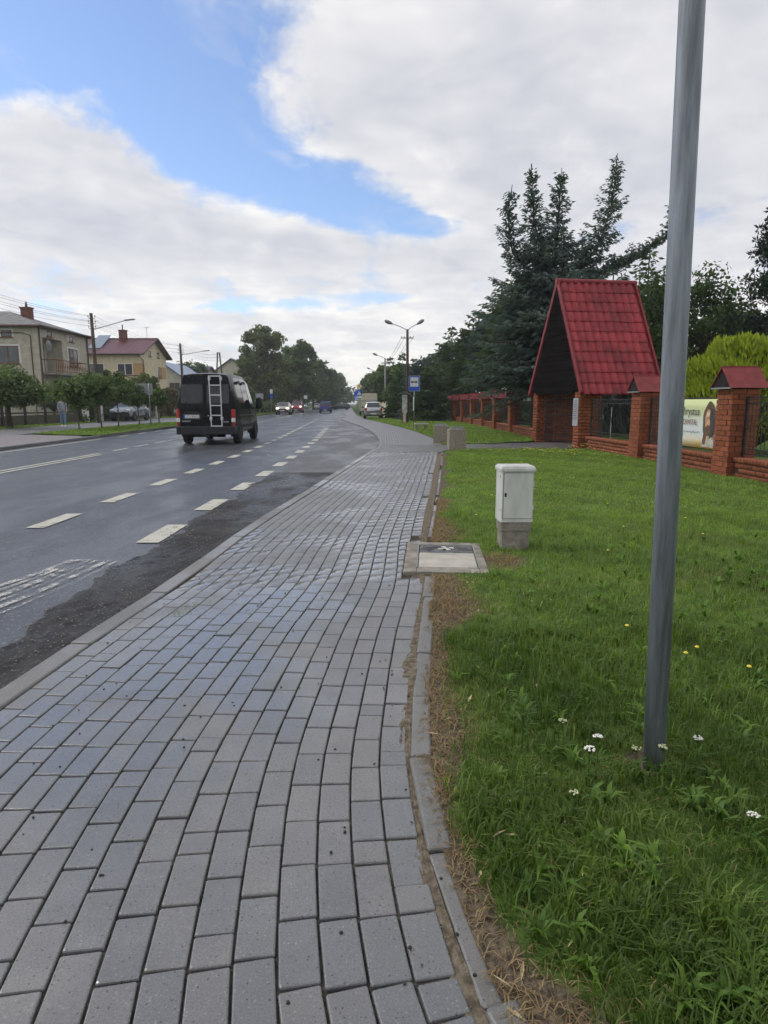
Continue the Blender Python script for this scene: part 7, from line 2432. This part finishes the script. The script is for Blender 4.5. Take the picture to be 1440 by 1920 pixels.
m = MB(); m.tube([(0, -.115, 1.665), (0, -.132, 1.635), (0, -.118, 1.625)], [.010, .014, .012], 6)
for s in (-1, 1): m.lathe([(.002, -.012), (.018, 0), (.002, .012)], 8, (s * .085, -.02, 1.655), 'x')
m.build('nose_and_ears', 'skin', body, True)
m = MB()
for s in (-1, 1): m.lathe([(.002, -.006), (.011, 0), (.002, .006)], 8, (s * .032, -.108, 1.672), 'y')
m.build('eyes', 'ink', body); m = MB(); m.tube([(-.022, -.103, 1.597), (0, -.108, 1.595), (.022, -.103, 1.597)], .005, 5); m.build('mouth', 'ink_red', body)

# ------------------------------------------------------------------ trees and hedges
# blue spruce with several bent tops behind the gateway
lead = [([(0.0, 0, 4.6), (-0.7, -0.1, 6.4), (-1.75, -0.2, 7.5), (-2.0, -0.2, 8.9), (-1.85, -0.2, 10.1)], 0.95, 0.19),
        ([(0.0, 0, 5.4), (-0.35, 0.1, 7.2), (-0.85, 0.1, 8.8), (-1.05, 0.1, 11.0)], 0.85, 0.19),
        ([(0.0, 0, 5.4), (0.05, -0.3, 7.4), (0.05, -0.3, 9.0), (0.10, -0.3, 10.7)], 0.9, 0.19),
        ([(0.2, 0, 4.6), (1.0, 0, 6.6), (1.95, 0.1, 8.0), (2.35, 0.1, 9.6), (2.45, 0.1, 11.4)], 1.0, 0.19),
        ([(0.2, 0, 4.6), (1.7, 0.3, 6.6), (3.4, 0.5, 7.4), (4.9, 0.5, 8.3), (5.2, 0.5, 9.9)], 0.8, 0.19)]
spruce('blue_spruce', 'tall blue-grey spruce with several bent tops behind the gateway', (7.05, 28.0, 0), 8.0, 4.1, 3, 'spruce', 0.24, lead, zmin=2.2, t0=0.42, taper=0.50, nbr=12, width=0.032, dens=1.2, whorl=0.28)
CON = 'conifers along the brick fence'
spruce('blue_spruce', 'blue-grey spruce leaning over the fence, left of the bent-topped one', (8.5, 37.0, 0), 9.2, 3.4, 11, 'spruce', 0.27, group=CON, t0=0.42, width=0.042, zmin=3.0, nbr=9, whorl=0.32, taper=0.72)
spruce('spruce', 'green spruce third along the fence from the gateway', (8.3, 43.6, 0), 9.4, 3.4, 12, 'spruce_green', 0.32, group=CON, nbr=9, whorl=0.36, width=0.052, zmin=3.0, taper=0.72)
spruce('blue_spruce', 'blue-grey spruce fourth along the fence from the gateway', (8.2, 50.5, 0), 9.2, 3.4, 13, 'spruce', 0.35, group=CON, nbr=8, whorl=0.40, t0=0.42, width=0.06, zmin=3.0, taper=0.72)
spruce('spruce', 'dark spruce behind the far end of the brick fence', (8.0, 57.8, 0), 9.4, 3.4, 14, 'spruce_green', 0.40, group=CON, nbr=8, whorl=0.42, width=0.07, zmin=2.8, taper=0.72)
spruce('spruce', 'thin-topped spruce rising between the fence end and the brown house', (6.9, 67.0, 0), 9.0, 2.9, 15, 'spruce_green', 0.42, group=CON, nbr=7, whorl=0.48, width=0.075, taper=0.8)
spruce('spruce', 'slender spruce beyond the fence end, next to the thin-topped one', (6.3, 75.5, 0), 8.2, 2.3, 21, 'spruce_green', 0.45, group=CON, nbr=6, whorl=0.5, width=0.085)
spruce('spruce', 'spruce behind the wooden lamp pole, right of the pair', (2.9, 104.0, 0), 9.2, 2.2, 16, 'spruce_green', 0.6, group=CON, nbr=5, whorl=0.6, width=0.13)
spruce('spruce', 'left one of two spruces rising left of the wooden lamp pole', (1.0, 112.0, 0), 9.2, 2.1, 17, 'spruce_green', 0.6, group=CON, nbr=5, whorl=0.6, width=0.13)
spruce('spruce', 'dark spruce in front of the brown house', (6.1, 84.0, 0), 7.6, 1.9, 18, 'spruce_green', 0.55, group=CON, nbr=5, whorl=0.55, width=0.12)
spruce('spruce', 'dark green spruce inside the grounds right of the gateway', (13.2, 33.5, 0), 8.8, 3.2, 19, 'spruce_green', 0.32, group=CON, nbr=7, whorl=0.40, width=0.05)
spruce('spruce', 'spruce deep in the grounds behind the gateway roof', (10.6, 31.0, 0), 8.2, 3.3, 20, 'spruce', 0.28, group=CON, nbr=7, whorl=0.38, width=0.045)

broadleaf('broadleaf_tree', 'dark leafy tree behind the steel pole and gateway roof', (13.2, 29.0, 0), 8.6, 2.7, 1.2, 'leaf_dark', 31, 90, 130, 0.095, 0.16, lobes=[(0, 0, .45, 1, .5), (-.55, 0, .3, .7, .35), (.5, .1, .55, .6, .35)])
broadleaf('broadleaf_tree', 'dark leafy tree low behind the yellow thuja', (17.2, 33.0, 0), 6.4, 2.9, 0.6, 'leaf_dark', 32, 80, 120, 0.11, 0.15)
# pine at the right border
def pine(name, label, loc, H, seed):
    global RNG
    keep, RNG = RNG, np.random.default_rng(seed)
    t = thing(name, label, 'tree', loc)
    tm = MB(); tm.tube([(0, 0, -.1), (.1, 0, H * .5), (0, 0, H)], [.20, .14, .03], 8)
    B, Dd, T, Ln = [], [], [], []
    z = 2.2
    while z < H:
        u = (z - 2.2) / (H - 2.2)
        for i in range(5):
            a = RNG.uniform(0, 6.28); L = (2.6 * (1 - u) ** 0.7 + 0.45) * RNG.uniform(.6, 1.1)
            tip = np.array([math.cos(a) * L, math.sin(a) * L, z + L * RNG.uniform(.05, .35)])
            tm.tube([(0, 0, z), tuple(np.array([0, 0, z]) * .5 + tip * .5 + [0, 0, -.06]), tuple(tip)], [.045 * (1 - u) + .015, .02, .008], 4, cap=False)
            for k in range(int(4 + L * 4)):
                c = np.array([0, 0, z]) + (tip - [0, 0, z]) * RNG.uniform(.35, 1.05) + RNG.normal(0, .16, 3)
                n = 18
                d = unit(RNG.normal(size=(n, 3)) + [0, 0, .6])
                B.append(np.repeat(c[None], n, 0) + d * .05); Dd.append(d); T.append(np.clip(.4 + RNG.normal(0, .18, n) + .15 * RNG.normal(), 0, 1)); Ln.append(RNG.uniform(.16, .28, n))
        z += 0.42
    B, Dd, T, Ln = map(np.concatenate, (B, Dd, T, Ln))
    v, f, n, ti = needle_sprays(B, Dd, Ln, Ln * 0 + .028, T, .05)
    np_obj('crown', np_mesh('crown', v, f, n, 'pine', ti), t); tm.build('trunk', 'bark', t, True)
    RNG = keep
    return t
pine('pine_tree', 'dark pine at the right border above the yellow thuja', (16.6, 27.6, 0), 9.3, 41)
pine('pine_tree', 'second pine deeper in the grounds, mostly beyond the right border', (20.5, 31.0, 0), 9.8, 42)

# round yellow-green thuja
def thuja(name, label, loc, r, H, seed, mat='thuja', n=15000, wid=0.030, ln=0.17, group=None):
    rr = np.random.default_rng(seed)
    t = thing(name, label, 'shrub', loc, 0, group)
    d = unit(rr.normal(size=(n, 3))); d[:, 2] = np.abs(d[:, 2]) * np.where(rr.random(n) < .85, 1, -.5)
    lump = 1 + .05 * np.sin(d[:, 0] * 9 + 1) * np.sin(d[:, 1] * 8 + 2) + .06 * np.sin(d[:, 2] * 11 + d[:, 0] * 6)
    rad = (0.72 + 0.28 * rr.random(n) ** .5) * lump
    p = np.column_stack([d[:, 0] * r * rad, d[:, 1] * r * rad, H * .42 + d[:, 2] * H * .58 * rad])
    p[:, 2] = np.maximum(p[:, 2], 0.05)
    dirs = unit(d * .55 + np.array([0, 0, 1.0]) + rr.normal(0, .22, (n, 3)))
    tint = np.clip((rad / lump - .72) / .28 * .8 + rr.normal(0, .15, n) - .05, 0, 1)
    L = ln * rr.uniform(.6, 1.3, n)
    s = unit(np.cross(dirs, rr.normal(size=(n, 3))))
    m_ = p + dirs * (L * .5)[:, None]
    v = np.stack([p, m_ + s * wid, p + dirs * L[:, None], m_ - s * wid], 1).reshape(-1, 3)
    f = (np.arange(n)[:, None] * 4 + np.array([0, 1, 2, 3])).ravel()
    np_obj('foliage', np_mesh('foliage', v, f, 4, mat, np.repeat(tint, 4)), t)
    tm = MB()
    for k in range(9):
        a = 6.28 * k / 9; tm.tube([(0.05 * math.cos(a), 0.05 * math.sin(a), -.05), (r * .3 * math.cos(a), r * .3 * math.sin(a), H * .4), (r * .55 * math.cos(a), r * .55 * math.sin(a), H * .75)], [.05, .035, .01], 5)
    tm.lathe([(r * .1, .15), (r * .62, H * .25), (r * .68, H * .45), (r * .5, H * .72), (r * .1, H * .86)], 14)
    tm.build('trunk', 'bark', t, True)
    return t
thuja('golden_thuja', 'rounded bright yellow-green thuja bush behind the banner', (9.75, 17.4, 0), 1.85, 3.05, 51)
THJ = 'dark conifer shrubs by the bus stop'
for (lab, x, y, H, r, sd, mt_) in (('dark conifer right behind the bus stop sign', 3.6, 51.0, 4.2, 1.9, 52, 'spruce_green'), ('dark conifer filling the corner at the fence end', 5.2, 64.5, 5.6, 2.6, 53, 'spruce_green'),
                             ('dark conifer left of the wooden lamp pole', 1.9, 60.0, 4.6, 2.0, 54, 'spruce_green'), ('bluish conifer behind the wooden pole foot', 3.2, 56.5, 5.4, 2.2, 57, 'spruce'), ('conifer between the bus stop and the fence end', 5.0, 57.0, 4.4, 2.0, 58, 'spruce_green')):
    spruce('conifer_shrub', lab, (x, y, 0), H, r, sd, mt_, 0.34, group=THJ, nbr=9, whorl=0.28, zmin=0.1, taper=0.5, width=0.06, t0=0.28)
broadleaf('garden_shrub', 'dark leafy shrub over the cream board fence', (1.7, 68.0, 0), 4.2, 2.1, 0.2, 'leaf_dark', 55, 50, 90, 0.13, 0.1, cat='shrub', clump_r=0.6)
broadleaf('garden_shrub', 'rounded leafy shrub beside the cream trailer', (0.7, 75.0, 0), 3.4, 1.7, 0.2, 'leaf_mid', 56, 40, 80, 0.14, 0.1, cat='shrub', clump_r=0.5)

NEARROW = 'trees on the near side in the distance'
for i, (x, y, H, r, mat) in enumerate(((0.5, 92, 7.0, 3.0, 'leaf_mid'), (-0.6, 124, 8.0, 3.4, 'leaf_dark'), (3.5, 122, 8.6, 3.6, 'leaf_mid'), (-2.6, 150, 8.6, 3.4, 'leaf_mid'), (-3.6, 185, 9.4, 4.0, 'leaf_dark'), (2.5, 150, 9, 4, 'leaf_dark'), (-5.8, 235, 11, 4.5, 'leaf_mid'), (0, 200, 11, 5, 'leaf_dark'))):
    broadleaf('roadside_tree', ('leafy tree above the cream trailer', 'dark leafy tree left of the paired spruces', 'leafy tree behind the paired spruces', 'leafy tree above the yellow priority sign', 'dark tree at the road end, near side', 'tree behind the priority sign trees', 'farthest tree on the near side of the road', 'tall dark tree far behind the near-side row')[i],
              (x, y, 0), H, r, 0.4, mat, 60 + i, 46, 70, 0.2 + 0.0012 * y, 0.2, NEARROW)

# tall row across the road
ROW = 'tall roadside trees across the road'
rows = [(-20.5, 112, 15.0, 5.4, 'leaf_olive', 'largest tall leafy tree right of the houses'), (-16.2, 124, 13.8, 4.6, 'leaf_mid', 'second tall tree of the row, joined to the largest'), (-19.8, 140, 13.5, 5.0, 'leaf_mid', 'tall tree above the red minibus'),
        (-17.2, 158, 13.2, 5.2, 'leaf_mid', 'tall dark tree in the middle of the far row'), (-18.6, 180, 12.8, 5.0, 'leaf_mid', 'tall tree past the middle of the far row'), (-17.5, 205, 12.8, 5.0, 'leaf_dark', 'second last tall tree of the far row'), (-18.5, 240, 13.5, 5.5, 'leaf_mid', 'last tall tree of the far row'),
        (-19.5, 290, 14, 6, 'leaf_dark', 'small distant tree closing the far row'), (-26.5, 128, 12.0, 5.0, 'leaf_dark', 'dark tree behind the largest tall tree'), (-27, 160, 13, 6, 'leaf_mid', 'broad tree behind the far row')]
for i, (x, y, H, r, mat, lab) in enumerate(rows):
    lb = [(0, 0, .55, .85, .45), (-.4, .1, .35, .65, .33), (.42, -.1, .30, .62, .30), (.1, .2, .78, .5, .22)]
    broadleaf('roadside_tree', lab, (x + 0.0, y, 0), H, r, 1.0, mat, 80 + i, 95 if i < 3 else 70, 120 if i < 3 else 95, 0.17 + 0.0009 * y, 0.32, ROW, lobes=lb, clump_r=r * 0.22)
spruce('spruce', 'narrow dark spruce sticking out of the far tree row', (-15.6, 176, 0), 12.8, 2.6, 95, 'spruce_green', 0.8, nbr=5, whorl=0.8, width=0.2)
# far wood that closes the view
keep, RNG = RNG, np.random.default_rng(5)
cs = np.column_stack([RNG.uniform(-260, 260, 900), RNG.uniform(330, 420, 900), RNG.uniform(0.5, 8.5, 900)])
cs = cs[(np.abs(cs[:, 0] + 21) > 4.5)]
v_, f_, n_, t_ = leaf_cloud(cs, np.full(len(cs), 4.0), 34, 0.9, 0.45)
o = np_obj('distant_wood', np_mesh('distant_wood', v_, f_, n_, 'leaf_mid', t_)); tag(o, 'far-off belt of trees closing the horizon', 'wood', kind='stuff')
RNG = keep

# small round maples on the island
ISL = 'small round trees on the grass island'
for i, (x, y, H, r, z0, lab, ln) in enumerate(((-15.75, 33.3, 2.95, 1.4, 1.02, 'small round tree in front of the walking person', 0.01), (-15.45, 35.3, 3.1, 1.12, 1.15, 'second small round tree from the left on the island, with slanting stem', -0.25), (-15.55, 37.8, 3.05, 1.16, 1.15, 'third small round tree in front of the parked crossover', 0), (-15.4, 40.6, 2.55, 1.1, 1.1, 'fourth, lower round tree beside the grey sign back', 0), (-14.9, 42.8, 2.3, 0.8, 1.1, 'smallest round tree right in front of the crossover door', 0.02))):
    t = broadleaf('globe_maple', lab, (x, y, 0.03), H, r, z0, 'leaf_mid', 110 + i, 46, 95, 0.085, 0.045, ISL, lobes=[(0, 0, .5, 1, .55)], clump_r=r * .34, bark='bark_pale')
    t.rotation_euler[1] = ln * 0.3
broadleaf('garden_tree', 'bushy green tree at the left border before the beige house', (-21.0, 36.2, 0), 3.55, 2.25, 1.0, 'leaf_mid', 121, 75, 120, 0.085, 0.17, lobes=[(0, 0, .5, 1, .55), (.5, 0, .4, .75, .45)])
broadleaf('garden_tree', 'olive shrub-like tree behind the grey sign back', (-22.6, 62.0, 0), 4.4, 1.75, 0.7, 'leaf_olive', 122, 50, 110, 0.12, 0.12)
broadleaf('garden_tree', 'young tree showing above the small round trees by the ochre house', (-23.2, 56.0, 0), 4.6, 1.3, 1.6, 'leaf_olive', 123, 26, 80, 0.11, 0.08)
broadleaf('garden_tree', 'dark thin tree behind the blue-roofed house', (-31.5, 108, 0), 9.0, 3.4, 4.0, 'leaf_dark', 124, 26, 60, 0.2, 0.16)
broadleaf('garden_tree', 'greyish green tree between the van and the tall trees', (-18.8, 88.0, 0), 4.4, 1.6, 0.8, 'leaf_olive', 125, 30, 70, 0.16, 0.1)
broadleaf('garden_tree', 'small tree in the garden of the beige house, mostly hidden', (-23.4, 46.0, 0), 2.9, 1.4, 0.4, 'leaf_mid', 126, 26, 80, 0.11, 0.08)
def hedge(label, x0, x1, y0, y1, H, mat, n, s, seed):
    global RNG
    keep, RNG = RNG, np.random.default_rng(seed)
    t = thing('hedge', label, 'hedge', ((x0 + x1) / 2, (y0 + y1) / 2, 0))
    k = max(8, int((x1 - x0 + y1 - y0) * 5))
    cs = np.column_stack([RNG.uniform(-(x1 - x0) / 2, (x1 - x0) / 2, k), RNG.uniform(-(y1 - y0) / 2, (y1 - y0) / 2, k), RNG.uniform(.15, H - .25, k)])
    v, f, nn_, ti = leaf_cloud(cs, np.full(k, .5), n // k, s)
    np_obj('foliage', np_mesh('foliage', v, f, nn_, mat, ti), t)
    m = MB()
    for c in cs[::4]: m.tube([(c[0], c[1], -.05), tuple(c)], [.025, .01], 4)
    m.build('stems', 'bark', t)
    RNG = keep
hedge('rust-brown hedge beside the van behind the garden fence', -23.2, -21.9, 65.0, 72.0, 3.0, 'hedge_rust', 6000, 0.11, 131)
hedge('low dark hedge under the tall trees beyond the sign backs', -18.6, -17.2, 76, 104, 1.7, 'leaf_dark', 9000, 0.16, 132)
hedge('green hedge behind the dark wire fence of the ochre house', -23.6, -22.4, 47.5, 60.0, 1.9, 'leaf_mid', 7000, 0.11, 133)
hedge('dark hedge inside the grounds behind the iron panels', 8.8, 10.2, 40.0, 62.0, 1.6, 'leaf_dark', 9000, 0.12, 134)


# ------------------------------------------------------------------ damp air
m = MB(); m.box(-1600, 1600, -400, 2600, -2.0, 18.0)
hz = m.mesh('haze')
hm = bpy.data.materials.new('haze'); hm.use_nodes = True
ht = hm.node_tree; ht.nodes.clear()
ho = ht.nodes.new('ShaderNodeOutputMaterial'); hv = ht.nodes.new('ShaderNodeVolumePrincipled')
hv.inputs['Color'].default_value = (0.90, 0.94, 1.0, 1)
hv.inputs['Density'].default_value = 0.0006
hv.inputs['Anisotropy'].default_value = 0.2
ht.links.new(hv.outputs[0], ho.inputs['Volume'])
hz.materials.append(hm)
ho_ = np_obj('haze', hz); tag(ho_, 'thin damp haze in the air along the road', 'haze', kind='stuff')
